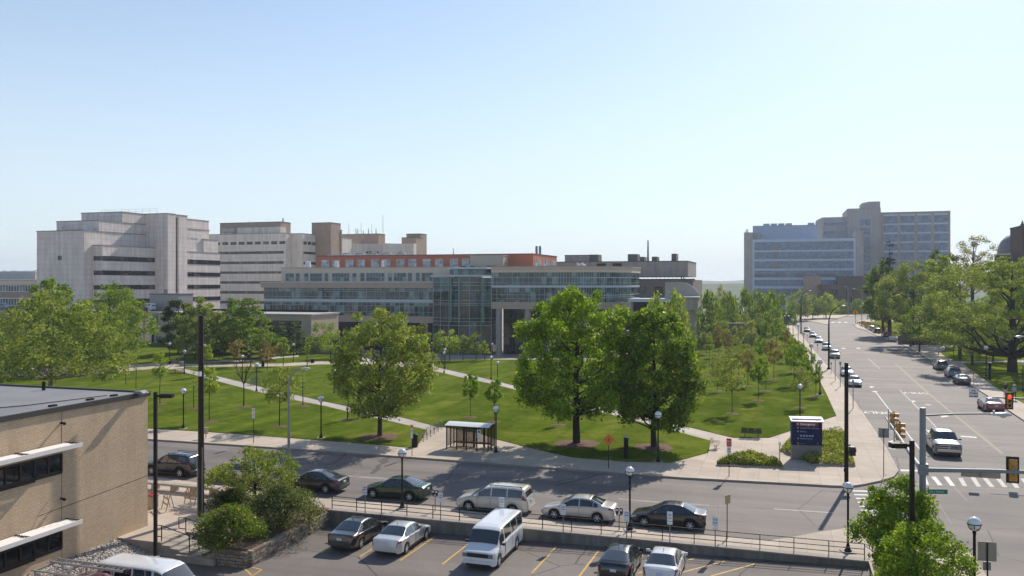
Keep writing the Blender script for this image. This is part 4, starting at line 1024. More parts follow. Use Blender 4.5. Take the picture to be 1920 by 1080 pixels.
tree('shade_tree', 'dark leafy tree rising left behind the tiered tree at the pavilion', p, px(106, y), px(64, y), px(20, y), 'egg', L_deep, 7000, .38, 40, seed=51, limbs=6)
p = at(700, 687); y = p[1]
for (u, v, hh, ww, lb, pr, lf) in [
    (527, 666, 66, 32, 'slim young conifer before the dark recess of the pavilion, left of its taller neighbour', 'cone', L_needle),
    (556, 664, 66, 40, 'taller bright young conifer at the right end of the pavilion recess', 'cone', L_needle)]:
    q = at(u, v); yy = q[1]; tree('conifer', lb, q, px(hh, yy), px(ww, yy), px(4, yy), pr, lf, 1800, .3, 34, seed=u, flat=.35, clump=.24, limbs=12, cat='conifer')
for (u, v, hh, ww, cl, lb, pr, lf, nn) in [
    (505, 676, 40, 60, 12, 'low spreading bronze tree beside the tiered tree', 'dome', L_pink, 1600),
    (444, 688, 54, 30, 20, 'thin bronze leaved young tree left of the tiered tree, by the level path', 'round', L_pink, 500),
    (531, 685, 54, 21, 16, 'narrow upright green young tree beside the level path', 'oval', L_lime, 1100),
    (501, 694, 42, 34, 18, 'small brownish young tree casting a shadow on the middle lawn', 'round', L_pink, 700),
    (576, 690, 60, 12, 22, 'very thin young tree with few yellow leaves by the bicycle racks', 'oval', L_lime, 240),
    (411, 677, 36, 30, 12, 'small dark tree under the light olive tree behind the pole', 'round', L_dark, 900),
    (620, 672, 64, 44, 14, 'pale leafy tree beside the stone wall, left of the broad olive tree', 'egg', L_lime, 1500),
    (608, 655, 60, 52, 6, 'willow like green tree against the end wall of the pavilion', 'egg', L_mid, 1700),
    (808, 678, 60, 46, 8, 'bushy green tree before the atrium glass, nearest the broad olive tree', 'egg', L_mid, 1500),
    (843, 677, 64, 42, 16, 'tallest of the small trees in front of the glass atrium', 'egg', L_lime, 1700),
    (868, 676, 48, 32, 16, 'slim small tree second from the right before the atrium', 'oval', L_mid, 900),
    (893, 675, 52, 30, 12, 'small leafy tree at the right end of the row before the atrium', 'egg', L_mid, 1000),
    (909, 677, 40, 22, 16, 'little yellow green tree alone near the rotunda columns', 'cone', L_lime, 480),
    (596, 585, 24, 70, 4, 'round green tree whose top shows over the pavilion roof', 'dome', L_mid, 1200)]:
    q = at(u, v) if v > 600 else (col_x(596, 205), 205, 2.5); yy = q[1]
    if v < 600: hh, cl = 37, 12
    tree('young_tree' if hh < 70 else 'shade_tree', lb, q, px(hh, yy), px(ww, yy), px(cl, yy), pr, lf, nn, .26, 26, seed=u+v, limbs=9, tr=.013)

# ---- saplings: six kinds built once, then copied
def proto(seed, leaf, n, size, prof, K, clear, w, bark=m_barkD, clump=.2, **kw):
    root = thing('sapling', 'proto', 'sapling'); tree_parts(root, 6.0, w, clear, prof, leaf, n, size, K, bark=bark, seed=seed, tr=.0085, clump=clump, limbs=20, **kw); return root
SAP = {'pale': (3, L_lime, 1500, .17, 'oval', 26, 2.3, 2.3), 'wide': (4, L_olive, 1700, .19, 'egg', 30, 2.6, 3.6), 'green': (5, L_maple, 2000, .2, 'egg', 26, 2.7, 2.6),
       'bronze': (6, L_pink, 1400, .19, 'egg', 26, 2.6, 2.8), 'thin': (7, L_olive, 160, .15, 'oval', 14, 2.4, 1.2), 'silver': (8, L_grey, 1700, .19, 'oval', 26, 2.4, 2.4), 'lush': (9, L_maple, 1700, .2, 'egg', 30, 2.5, 2.8)}
SUSED = {}
def sapling(kind, u, v, hpx, label, ring=.75, wf=1.0, group=None):
    p = at(u, v); h = px(hpx, p[1])*1.04; s = h/6.0; wf *= .98; rz = random.uniform(0, 6.28)
    if kind not in SUSED:
        o = proto(*SAP[kind]); SUSED[kind] = o; o.location = p; o.rotation_euler.z = rz; o.scale = (s*wf, s*wf, s); o['label'] = label
        if group: o['group'] = group
    else: o = dup(SUSED[kind], p, rz, label, group, (s*wf, s*wf, s))
    if ring: mulch(p, ring)
    return o
gA, gB = 'saplings on the front lawn', 'saplings on the sloping back lawn'
for kd, u, v, hp_, lb, wf in [
    ('pale', 392.6, 790, 104, 'pale yellow green sapling nearest the wooden pole on the front lawn', .9), ('thin', 363, 766, 78, 'almost leafless sapling left of the wooden pole', 1),
    ('wide', 524, 800, 112, 'wide leafy sapling with a dark trunk left of the curved grey street light', 1.0), ('thin', 568, 762, 70, 'slim sapling with a lopsided leaf tuft right of the curved street light', 1.4),
    ('pale', 300, 758, 100, 'pale feathery sapling above the box lamp by the brick building', .8), ('thin', 255, 728, 60, 'thin sapling just above the roof corner of the brick building', 1.2), ('thin', 236, 721, 56, 'thin sapling close behind the brick roof, beside the wide olive tree', 1.2),
    ('thin', 651.7, 787, 60, 'small sapling under the left side of the broad olive tree', 2.2), ('pale', 687, 781, 52, 'slender sapling beside the path under the broad olive tree', .8), ('pale', 388, 706, 62, 'pale sapling just right of the wooden pole at the upper end of the path', .9), ('thin', 470, 688, 56, 'thin dark sapling at the edge of the level path', 1.6)]:
    sapling(kd, u, v, hp_, lb, .85 if v > 740 else 0, wf, gA)
for kd, u, v, hp_, lb, wf in [
    ('green', 882, 783, 92, 'bright green sapling behind the left half of the bus shelter', .82), ('green', 927, 791, 88, 'leaning bright green sapling behind the lamp beside the bus shelter', .95), ('green', 1047.5, 797.5, 50, 'small sapling under the left branches of the bright maple', .9),
    ('wide', 1372.7, 775.5, 112, 'tallest front sapling with wide flat sparse branches right of the dark maple', .85), ('green', 1421.8, 751, 88, 'round crowned green sapling in front of the slope of young trees', .85), ('wide', 1385, 706.5, 80, 'sparse olive sapling behind the tallest front sapling', .8),
    ('bronze', 1451, 710.5, 78, 'bronze tinted sapling with a lopsided crown mid slope', .95), ('lush', 1489, 722, 92, 'full leafy sapling beside the avenue pavement, behind a globe lamp', .95), ('wide', 1500, 764.5, 84, 'sapling right behind the globe lamp by the directory sign', .9),
    ('thin', 1335.6, 704, 44, 'thin short sapling at the left of the slope near the dark maple', 1.5), ('bronze', 1348, 669, 62, 'reddish sapling near the tan garage block', .9), ('silver', 1324.4, 664, 62, 'silvery sapling next to the tan garage block', 1.0),
    ('pale', 1359, 655, 60, 'light green sapling in front of the white handrail', .9), ('wide', 1402, 667, 70, 'olive sapling left of the pair in the middle of the slope', .8), ('silver', 1408, 676, 84, 'tall silvery green sapling in the middle of the slope', .8),
    ('wide', 1423, 634, 52, 'sapling alone on the grass near the far end of the slope', .8), ('bronze', 1476.7, 678, 64, 'bronze sapling crowded beside the lamps of the avenue', 1.0), ('lush', 1466, 660, 60, 'green sapling in the close row along the avenue, behind the bronze one', 1.0),
    ('lush', 1515, 718, 66, 'leafy sapling overhanging the avenue pavement at the fourth lamp', 1.0), ('lush', 1448, 630, 60, 'leafy sapling at the far end of the close row along the avenue', 1.2), ('lush', 1456, 646, 54, 'dense sapling second from the far end of the close row', 1.3), ('green', 1447, 612, 44, 'tuft topped sapling where the slope meets the avenue pavement', 1.5),
    ('silver', 1338, 641, 46, 'grey green sapling before the grey retaining wall', 1.0), ('pale', 1383, 642, 60, 'yellow green sapling by the top of the white handrail', .9), ('bronze', 1367, 683, 64, 'bronze sapling left of the tall silvery sapling', .8), ('lush', 1500, 697, 60, 'leafy sapling tucked between two lamps of the avenue', 1.0), ('pale', 1300, 668, 52, 'pale sapling peeping out at the right edge of the dark maple', .9)]:
    sapling(kd, u, v, hp_*.92, lb, .8, wf*.9, gB)
EXTRA = [('wide', 1345, 733, 62, 'sapling low on the slope, close to the dark maple'), ('bronze', 1402, 724, 66, 'bronze sapling behind the round crowned green one'), ('pale', 1436, 733, 60, 'yellow green sapling between the round crowned one and the lush one'), ('pale', 1330, 684, 56, 'light sapling left of the short thin one on the slope'),
 ('wide', 1372, 716, 64, 'olive sapling at the middle left of the slope'), ('green', 1428, 693, 62, 'green sapling at the middle of the slope, left of the bronze row'), ('silver', 1442, 680, 58, 'grey green sapling left of the close row along the avenue'), ('wide', 1380, 667, 56, 'olive sapling right of the reddish one by the garage block'),
 ('green', 1436, 655, 52, 'green sapling left of the far part of the close row'), ('pale', 1410, 648, 50, 'pale sapling in the upper middle of the slope'), ('wide', 1395, 634, 46, 'small olive sapling high on the slope near the handrail'), ('lush', 1483, 698, 62, 'leafy sapling in the close row behind the full leafy one'),
 ('green', 1428, 618, 40, 'little green sapling at the top of the slope'), ('pale', 1318, 650, 44, 'pale sapling in front of the rounded concrete wall'), ('lush', 1530, 742, 60, 'leafy sapling at the front end of the avenue row')]
for kd, u, v, hp_, lb in EXTRA: sapling(kd, u, v, hp_, lb, .8, .82, gB)
# bare forked tree on the front lawn
p = at(457, 763); h = px(84, p[1]); mulch(p, .95)
root = thing('bare_tree', 'bare forked young tree with hardly a leaf in the middle of the front lawn', 'tree', p); mb = MB(); r = random.Random(9)
mb.tube([(0,0,-.1),(.02,0,h*.3),(0,0,h*.52)], [.085,.07,.06], 7)
tw = []
for s in (-1, 1):
    for q_ in range(5):
        e = Vector((s*r.uniform(.3, 1.25), r.uniform(-.7, .7), h*r.uniform(.72, 1.0))); m1 = Vector((s*.22, 0, h*.62)).lerp(e, .35)
        mb.tube([(0,0,h*.5), m1, e], [.05,.032,.012], 5, cap=False)
        for j in range(4): f = e + Vector((r.uniform(-.4,.4), r.uniform(-.4,.4), r.uniform(-.1,.45))); mb.tube([m1.lerp(e, r.uniform(.3,.9)), f], [.016,.006], 4, cap=False); tw.append(f)
mb.build('trunk', m_barkD, root, 60); rg = np.random.default_rng(2)
leaf_mesh('crown', np.array([tuple(t) for t in tw for _ in range(5)])+rg.normal(size=(len(tw)*5, 3))*.22, .1, rg, L_pink, parent=root)

# ---- trees beyond: three kinds copied along the far side
def farproto(seed, leaf, prof, n=2600, leaf2=None):
    root = thing('tree', 'proto', 'tree'); tree_parts(root, 10.0, 9.0, 1.6, prof, leaf, n, .5, 46, seed=seed, tr=.02, clump=.26, limbs=5, leaf2=leaf2); return root
FP = {}
def fartree(kind, u, y, vtop, wpx, label, z=GZ, group='trees beyond the lawns'):
    x = col_x(u, y); h = hz(vtop+(4 if 1310 < u < 1460 else 0), y)-z; w = px(wpx*(.88 if 1310 < u < 1460 else 1), y)
    if kind not in FP:
        o = FP[kind] = farproto(*{'lime': (61, L_lime, 'dome'), 'mid': (62, L_mid, 'dome'), 'deep': (63, L_deep, 'egg'), 'olive': (64, L_olive, 'dome')}[kind]); o.location = (x, y, z)
        o['label'] = label; o['group'] = group; o.scale = (w/9, w/9, h/10); o.rotation_euler.z = u
    else: dup(FP[kind], (x, y, z), float(u), label, group, (w/9, w/9, h/10))
for kd, u, y, vt, w, lb in [
    ('lime', 1232, 190, 549, 56, 'yellow green tree standing over the tan garage block, left of its twin'), ('lime', 1266, 192, 544, 56, 'yellow green tree standing over the right end of the tan garage block'),
    ('mid', 1330, 196, 536, 62, 'bulky mid green tree at the left end of the far tree belt'),     ('mid', 1364, 225, 540, 56, 'mid green tree second from the left in the far tree belt'), ('olive', 1352, 250, 532, 60, 'olive tree rising behind the left part of the far tree belt'), ('deep', 1392, 240, 537, 58, 'dark tree below the left corner of the distant glass hospital'),
    ('mid', 1420, 250, 536, 56, 'green tree under the left bays of the distant glass hospital'), ('mid', 1445, 262, 536, 50, 'green tree under the middle of the distant glass hospital'), ('deep', 1438, 240, 552, 62, 'low dark tree in front of the far belt near the avenue end'),
    ('deep', 1470, 300, 549, 48, 'dark tree left of the tall street light at the avenue end'), ('olive', 1500, 330, 542, 46, 'olive tree behind the far tall street light'), ('mid', 1524, 345, 551, 34, 'green tree in front of the brick slit windows, left of the lime one'),
    ('lime', 1549, 350, 549, 40, 'lime green tree in front of the brick slit windows'), ('olive', 1580, 395, 561, 22, 'small round olive tree before the brick block'), ('mid', 1608, 395, 559, 26, 'small green tree at the right end of the brick block')]:
    fartree(kd, u, y, vt, w, lb, SW if y > 300 else (GZ if y < 240 else GZ))
for u, vt, w, lb in [(345, 604, 64, 'dark bushy understorey tree left of the wooden pole before the pavilion'), (404, 612, 60, 'dark bushy understorey tree right of the wooden pole before the pavilion'), (452, 622, 76, 'dark bush filling the shade under the tiered tree'), (503, 626, 56, 'dark bush below the left conifer at the pavilion'), (590, 632, 46, 'dark bush under the end wall of the pavilion')]:
    fartree('deep', u, 176, vt, w, lb, SW, 'bushes before the pavilion')
rg = np.random.default_rng(77)
P = np.stack([rg.uniform(col_x(-60, 420), col_x(76, 420), 5000), rg.uniform(405, 440, 5000), rg.uniform(4, 21, 5000)], 1)
top = 19.5+2.4*np.sin(P[:, 0]*.22)+1.4*np.sin(P[:, 0]*.61+1); P = P[P[:, 2] < top]
tag(leaf_mesh('woodland', P, 1.7, rg, L_mid), 'hazy green treetops over the roof of the low tan office block', 'woodland', kind='stuff')
rg = np.random.default_rng(78)

# ---- park trees right of the avenue
def ptree(name, label, u, y, vtop, wpx, vclear, prof, leaf, n, size, K, **kw):
    x = col_x(u, y); z = SW+.04; return tree(name, label, (x, y, z), hz(vtop, y)-z, px(wpx*1.08, y), max(1.2, (hz(vclear, y)-z)*.62), prof, leaf, int(n*1.7), size, K, **kw)
ptree('shade_tree', 'dense dark green tree at the left end of the park trees', 1656, 236, 486, 70, 580, 'oval', L_deep, 8500, .42, 80, seed=71, limbs=10)
ptree('spruce_tree', 'blackish ragged spruce top standing out before the distant hospital', 1668, 235, 444, 44, 560, 'cone', L_spruce, 1500, .45, 40, seed=72, flat=.25, clump=.24, limbs=36, bark=m_barkD, cat='spruce')
ptree('shade_tree', 'tall airy olive tree with a dark trunk beside the avenue lamp', 1712, 200, 486, 114, 578, 'egg', L_olive, 9000, .33, 90, seed=73, limbs=26, tr=.014, bark=m_barkD, leaf2=L_mid)
ptree('shade_tree', 'bright yellow green tree top between the olive tree and the dark one', 1762, 205, 474, 66, 560, 'egg', L_lime, 4200, .4, 46, seed=74, limbs=8)
ptree('shade_tree', 'dark round tree top right of the distant hospital', 1770, 245, 457, 60, 560, 'round', L_dark, 3200, .48, 40, seed=75, limbs=6)
ptree('ash_tree', 'sparse tall tree with sky showing through its crown', 1825, 225, 438, 84, 520, 'vase', L_pink, 2600, .36, 40, seed=76, limbs=36, bark=m_barkD, leaf2=L_mid, clump=.15)
ptree('honey_locust', 'great spreading olive honey locust with a thick dark trunk at the right edge', 1898, 139, 468, 300, 640, 'dome', L_olive, 19000, .29, 150, seed=77, limbs=44, tr=.036, bark=m_barkD, leaf2=L_mid, clump=.15, flat=.55)
ptree('shade_tree', 'olive tree filling the park behind the honey locust, above the parked cars', 1800, 172, 484, 138, 600, 'dome', L_olive, 8500, .34, 70, seed=78, limbs=18, leaf2=L_mid, bark=m_barkD)
ptree('shade_tree', 'low bushy green tree over the brick planter by the parked dark cars', 1724, 180, 570, 66, 630, 'dome', L_mid, 2800, .3, 40, seed=79, limbs=8)
ptree('shade_tree', 'slim dark park tree on the grass left of the call pillar', 1823, 150, 560, 60, 640, 'egg', L_deep, 1800, .3, 30, seed=80, limbs=12, bark=m_barkD)
ptree('shade_tree', 'deep green tree in the dark gap behind the avenue lamp', 1694, 230, 520, 70, 575, 'oval', L_dark, 3400, .45, 40, seed=81, limbs=6)
ptree('shade_tree', 'low leafy park tree filling the gap left of the honey locust trunk', 1800, 162, 566, 100, 622, 'dome', L_mid, 4200, .3, 50, seed=83, limbs=10, leaf2=L_olive)
ptree('shade_tree', 'small dark rounded tree beside the honey locust trunk at the park lawn', 1862, 158, 590, 62, 628, 'round', L_deep, 2000, .3, 34, seed=84, limbs=8)
ptree('shade_tree', 'bushy tree below the church dome at the right edge', 1890, 190, 480, 90, 580, 'dome', L_mid, 3600, .38, 44, seed=82, limbs=8)
# ---- trees and shrubs of the foreground
y = 41.0; x = col_x(1688, y)
tree('street_tree', 'leafy young tree at the street corner in front of the grey signal mast', (x, y, SW), hz(886, y)-SW, px(138, y), 1.0, 'egg', L_maple, 15000, .13, 80, seed=91, tr=.016, clump=.24, limbs=26, leaf2=L_mid, jag=.4)
y = 36.5; x = col_x(1735, y)
tree('street_tree', 'lower leafy tree nearest the camera in the bottom right corner, beside the twin globe lamp', (x, y, SW), hz(968, y)-SW, px(170, y), .4, 'egg', L_maple, 14000, .12, 80, seed=92, tr=.018, clump=.24, limbs=24, leaf2=L_mid, jag=.4)
x, y = G(478, 938, .2)
tree('crab_apple', 'low spreading crab apple above the shrubs with the parked cars behind it', (x, y, .2), px(101, y), px(172, y), px(22, y), 'dome', L_olive, 8500, .125, 70, seed=93, tr=.03, clump=.2, flat=.7, limbs=26, leaf2=L_mid, bark=m_barkD, lean=(-.1, 0))
def shrub(name, label, u, v, hpx, wpx, leaf, n, size, seed, leaf2=None, z=.1, bloom=0, dpx=None):
    x, y = G(u, v, z); rg = np.random.default_rng(seed); root = thing(name, label, 'shrub', (x, y, z))
    h, w = px(hpx, y), px(wpx, y); K = 110; A = []
    for i in range(K):
        g = rg.uniform(0, 6.283); e = rg.uniform(.05, 1)**.8*math.pi/2; rr = w/2*.86*(1 if i % 4 else .55)
        A.append((rr*math.cos(g)*math.cos(e), rr*.8*math.sin(g)*math.cos(e), h*.86*math.sin(e)+.05, w*.105*rg.uniform(.7, 1.35)))
    A = np.array(A); idx = rg.integers(0, K, n); d = rg.normal(size=(n, 3)); d /= np.linalg.norm(d, axis=1, keepdims=True)
    P = A[idx, :3]+d*(rg.uniform(0, 1, (n, 1))**.5)*A[idx, 3:4]*1.25; P = P[P[:, 2] > .02]
    ms = [leaf]+([leaf2] if leaf2 else []); mi = (rg.random(len(P)) < .3).astype(np.int32) if leaf2 else None
    leaf_mesh('foliage', P, size, rg, leaf, .35, parent=root, mats=ms, mi=mi)
    mb = MB()
    for i in range(24):
        a = A[i]; mb.tube([(a[0]*.1, a[1]*.1, 0), (a[0]*.5, a[1]*.5, a[2]*.55), a[:3]], [.03, .02, .008], 5, cap=False)
    mb.build('branches', m_barkD, root)
    if bloom:
        B_ = P[rg.integers(0, len(P), bloom)]; B_ = B_[(B_[:, 1] < -.0) & (B_[:, 0] > -w*.3)]; B_[:, 1] -= .06
        tag(leaf_mesh('blossoms', B_, .12, rg, L_bloom, parent=root), 'pink and mauve blossoms', kind='stuff')
    return root
shrub('azalea', 'rounded bright green azalea with pink blossoms on its shaded side, next to the steps', 428, 1023, 62, 150, L_azalea, 26000, .085, 101, bloom=900, leaf2=L_mid)
shrub('viburnum', 'big grey green glossy shrub behind the azalea and above the stone wall', 526, 988, 68, 170, L_shrub, 28000, .09, 102)
shrub('yew_hedge', 'low dark green hedge under the crab apple by the wooden pole', 430, 955, 30, 104, L_dark, 11000, .08, 103)
# ground cover in the kerb beds
def cover(name, label, pix, z, n, size, leaf, seed, hmax, hole=None, leaf2=None):
    poly = [Vector(G(u, v, z)) for u, v in pix]; rg = np.random.default_rng(seed); P = []
    xs = [p.x for p in poly]; ys = [p.y for p in poly]; cx, cy = sum(xs)/len(xs), sum(ys)/len(ys)
    while len(P) < n:
        x, y = rg.uniform(min(xs), max(xs)), rg.uniform(min(ys), max(ys)); ins = False; j = len(poly)-1; dm = 9
        for i in range(len(poly)):
            a, b = poly[i], poly[j]
            if (a.y > y) != (b.y > y) and x < (b.x-a.x)*(y-a.y)/(b.y-a.y)+a.x: ins = not ins
            e = b-a; t = max(0, min(1, ((x-a.x)*e.x+(y-a.y)*e.y)/e.length_squared)); dm = min(dm, math.hypot(a.x+e.x*t-x, a.y+e.y*t-y)); j = i
        if not ins: continue
        hh = hmax*min(1, dm/.45)**.5*(.75+.35*math.sin(x*2.9+seed)*math.sin(y*3.3))
        P.append((x, y, z+hh*rg.uniform(.15, 1)))
    P = np.array(P); mi = (rg.random(len(P)) < .3).astype(np.int32) if leaf2 else None
    tag(leaf_mesh(name, P, size, rg, leaf, .2, mats=[leaf]+([leaf2] if leaf2 else []), mi=mi), label, 'ground cover', kind='stuff')
cover('groundcover', 'yellow green ground cover in the kerbed bed left of the directory sign', bedA[:7]+[(1344,869.5)], SW+.14, 5200, .15, L_hedge, 5, .62, leaf2=L_mid)
cover('groundcover', 'yellow green ground cover around the foot of the directory sign', bedB, SW+.14, 7800, .17, L_hedge, 6, .75, leaf2=L_mid)
cover('groundcover', 'low green plants in the corner bed beyond the end of the railing', [(1640,1046),(1720,1046),(1790,1068),(1850,1120),(1640,1120)], SW+.06, 2600, .12, L_mid, 7, .35)
cover('groundcover', 'bronze low shrubs along the foot of the park slope', [(1604,606),(1640,626),(1672,631),(1690,629),(1650,612),(1622,603)], SW, 1300, .42, L_brown, 8, .7, leaf2=L_dark)
cover('groundcover', 'dark low hedge at the end of the avenue', [(1476,588),(1500,588),(1500,584),(1476,584)], SW, 700, .7, L_dark, 9, 2.2)
# mulch round the trees
mb = MB(); r = random.Random(4)
for x, y, rad in MULCH:
    n = 18; vs = [(x+rad*(1+r.uniform(-.1,.1))*math.cos(2*math.pi*i/n), y+rad*(1+r.uniform(-.1,.1))*math.sin(2*math.pi*i/n), SW+.045) for i in range(n)]
    vs += [(x+rad*.45*math.cos(2*math.pi*i/n), y+rad*.45*math.sin(2*math.pi*i/n), SW+.14) for i in range(n)] + [(x, y, SW+.16)]
    mb.add(vs, [(i, (i+1)%n, n+(i+1)%n, n+i) for i in range(n)] + [(n+i, n+(i+1)%n, 2*n) for i in range(n)])
tag(mb.build('mulch', m_mulch, smooth=60), 'reddish bark mulch in rings round the trees', 'mulch', kind='stuff')
# ------------------------------------------------------------------ vehicles
m_glass = M('car glass', (.02, .025, .028), .04, var=0, coat=1, spec=.8)
m_screen = M('car windscreen glass', (.035, .042, .045), .04, var=0, coat=1, spec=.8)
m_tyre = M('tyre rubber', (.014, .014, .014), .85, var=.15, sc=9)
m_rim = M('alloy rim', (.62, .62, .63), .35, .25, var=.05)
m_trim = M('black car trim', (.012, .012, .013), .5, var=0)
m_chrome = M('chrome', (.7, .7, .7), .12, 1, var=0)
m_head = M('headlight lens', (.55, .57, .58), .08, .3, var=.1, sc=12, coat=1)
m_headD = M('grey headlight lens', (.20, .21, .22), .08, .2, var=.3, sc=9, coat=1)
m_tail = M('tail light lens', (.28, .008, .008), .12, var=.15, sc=9, coat=1)
m_plate = M('licence plate', (.60, .63, .70), .4, var=.05)
m_amber = M('amber lens', (.6, .2, .02), .15, var=0)
PAINT = {n: paint(n + ' car paint', c, mt, r) for n, c, mt, r in [
    ('charcoal', (.035, .034, .036), .4, .3), ('silver', (.58, .57, .56), .3, .3), ('white', (.72, .72, .72), 0, .28), ('pearl', (.62, .62, .63), .15, .3), ('champagne', (.60, .56, .50), .25, .3),
    ('dark green', (.018, .045, .018), .2, .28), ('black', (.010, .010, .012), .1, .25), ('slate', (.085, .09, .097), .4, .28), ('red', (.17, .005, .009), .2, .26), ('steel', (.17, .175, .18), .4, .3), ('dark red', (.12, .01, .012), .2, .3), ('blue grey', (.10, .125, .165), .5, .3)]}
def ip(pts, s):
    if s <= pts[0][0]: return pts[0][1]
    for (a, va), (b, vb) in zip(pts, pts[1:]):
        if s <= b: return va + (vb-va)*(s-a)/(b-a)
    return pts[-1][1]
CARS = {
 'sedan': dict(L=4.8, W=1.83, top=[(0,.48),(.04,.6),(.22,.73),(1.1,.92),(1.22,.95),(2.02,1.39),(2.3,1.44),(2.75,1.455),(3.2,1.42),(4.02,1.09),(4.2,1.06),(4.6,1.03),(4.74,.96),(4.8,.62)], belt=[(0,.46),(.05,.57),(.3,.69),(1.2,.87),(2.5,.91),(3.9,.97),(4.6,.96),(4.74,.9),(4.8,.6)], ws=(1.22,2.02), rw=(3.2,4.02), side=[(1.55,2.5),(2.58,3.42),(3.46,3.74)], wheels=(.92,3.72), wr=.66, R=.33),
 'compact': dict(L=4.4, W=1.8, top=[(0,.5),(.04,.64),(.22,.78),(.95,.97),(1.05,1.0),(1.95,1.43),(2.25,1.48),(2.7,1.48),(3.1,1.44),(3.95,1.12),(4.2,1.08),(4.34,1.0),(4.4,.62)], belt=[(0,.48),(.05,.6),(.3,.74),(1.1,.9),(2.4,.96),(3.8,1.03),(4.25,1.0),(4.4,.6)], ws=(1.05,1.95), rw=(3.1,3.95), side=[(1.4,2.35),(2.43,3.3),(3.34,3.6)], wheels=(.88,3.5), wr=.64, R=.33),
 'hatchback': dict(L=4.45, W=1.75, top=[(0,.5),(.04,.64),(.25,.78),(.85,.98),(.95,1.01),(1.95,1.43),(2.3,1.49),(2.7,1.48),(3.2,1.42),(4.12,1.16),(4.3,1.1),(4.4,.98),(4.45,.62)], belt=[(0,.48),(.05,.6),(.3,.74),(1.1,.9),(2.4,.96),(3.9,1.05),(4.3,1.0),(4.45,.6)], ws=(.95,1.95), rw=(3.2,4.12), side=[(1.3,2.3),(2.38,3.3),(3.34,3.8)], wheels=(.9,3.6), wr=.62, R=.32),
 'minivan': dict(L=5.1, W=1.96, top=[(0,.5),(.05,.7),(.25,.86),(.95,1.04),(1.1,1.08),(2.05,1.62),(2.4,1.7),(2.9,1.745),(4.2,1.745),(4.6,1.72),(4.78,1.66),(5.0,1.1),(5.07,.8),(5.1,.55)], belt=[(0,.48),(.05,.66),(.3,.82),(1.1,.98),(2.6,1.04),(4.7,1.08),(5.0,1.0),(5.1,.5)], ws=(1.1,2.05), rw=(4.8,5.0), side=[(1.65,2.5),(2.58,3.6),(3.68,4.66)], wheels=(.98,4.02), wr=.74, R=.35),
 'suv': dict(L=4.65, W=1.86, top=[(0,.55),(.05,.8),(.2,.92),(1.05,1.05),(1.2,1.09),(1.9,1.58),(2.2,1.67),(2.6,1.7),(3.7,1.68),(4.1,1.62),(4.25,1.56),(4.53,1.1),(4.6,.8),(4.65,.55)], belt=[(0,.5),(.05,.74),(.3,.88),(1.2,1.0),(2.6,1.05),(4.3,1.1),(4.55,1.0),(4.65,.5)], ws=(1.2,1.9), rw=(4.25,4.53), side=[(1.5,2.4),(2.48,3.3),(3.38,4.08)], wheels=(.92,3.62), wr=.7, R=.36),
 'van': dict(L=5.6, W=1.94, top=[(0,.6),(.05,.86),(.18,.98),(.68,1.17),(.8,1.22),(1.42,1.88),(1.65,1.97),(2.1,2.02),(5.1,2.02),(5.4,1.98),(5.5,1.88),(5.57,1.2),(5.6,.6)], belt=[(0,.5),(.05,.78),(.3,.95),(1.0,1.1),(2.6,1.15),(5.5,1.15),(5.6,.55)], ws=(.8,1.42), rw=(5.5,5.57), side=[(1.12,1.85),(2.0,3.1),(3.2,4.2),(4.3,5.3)], wheels=(.95,4.15), wr=.84, R=.36),
 'pickup': dict(L=5.8, W=2.03, top=[(0,.62),(.04,.95),(.16,1.1),(1.25,1.2),(1.4,1.24),(2.1,1.78),(2.4,1.87),(2.9,1.9),(3.4,1.88),(3.62,1.78),(3.76,1.27),(3.85,1.24),(5.7,1.24),(5.77,1.15),(5.8,.6)], belt=[(0,.55),(.05,.88),(.25,1.05),(1.3,1.13),(2.6,1.16),(3.8,1.17),(5.7,1.17),(5.8,.55)], ws=(1.4,2.1), rw=(3.62,3.76), side=[(1.75,2.6),(2.7,3.5)], wheels=(1.0,4.6), wr=.74, R=.40),
}
def wheel_meshes(R, wd=.2):
    t = MB(); t.lathe([(R*.66, -wd/2), (R*.93, -wd/2), (R, -wd*.3), (R, wd*.3), (R*.93, wd/2), (R*.66, wd/2), (R*.62, 0), (R*.66, -wd/2)], 22, cap=False)
    t.v = [(x, z, y) for x, y, z in t.v]; t.f = [f[::-1] for f in t.f]
    r = MB(); r.lathe([(R*.67, .0), (R*.69, wd*.42), (R*.62, wd*.44), (R*.58, wd*.2), (1e-4, wd*.18)], 22, mi=1, cap=False)
    for i in range(6):
        g = i*math.pi/3; r.bar((R*.08*math.cos(g), R*.08*math.sin(g), wd*.36), (R*.63*math.cos(g), R*.63*math.sin(g), wd*.40), R*.17, .03, 0)
    r.lathe([(R*.17, wd*.2), (R*.17, wd*.44), (1e-4, wd*.46)], 12, mi=0); r.lathe([(R*.60, wd*.40), (R*.685, wd*.46), (R*.70, wd*.3)], 22, mi=0, cap=False)
    r.v = [(x, z, y) for x, y, z in r.v]; r.f = [f[::-1] for f in r.f]
    return t, r
WHEEL = {}
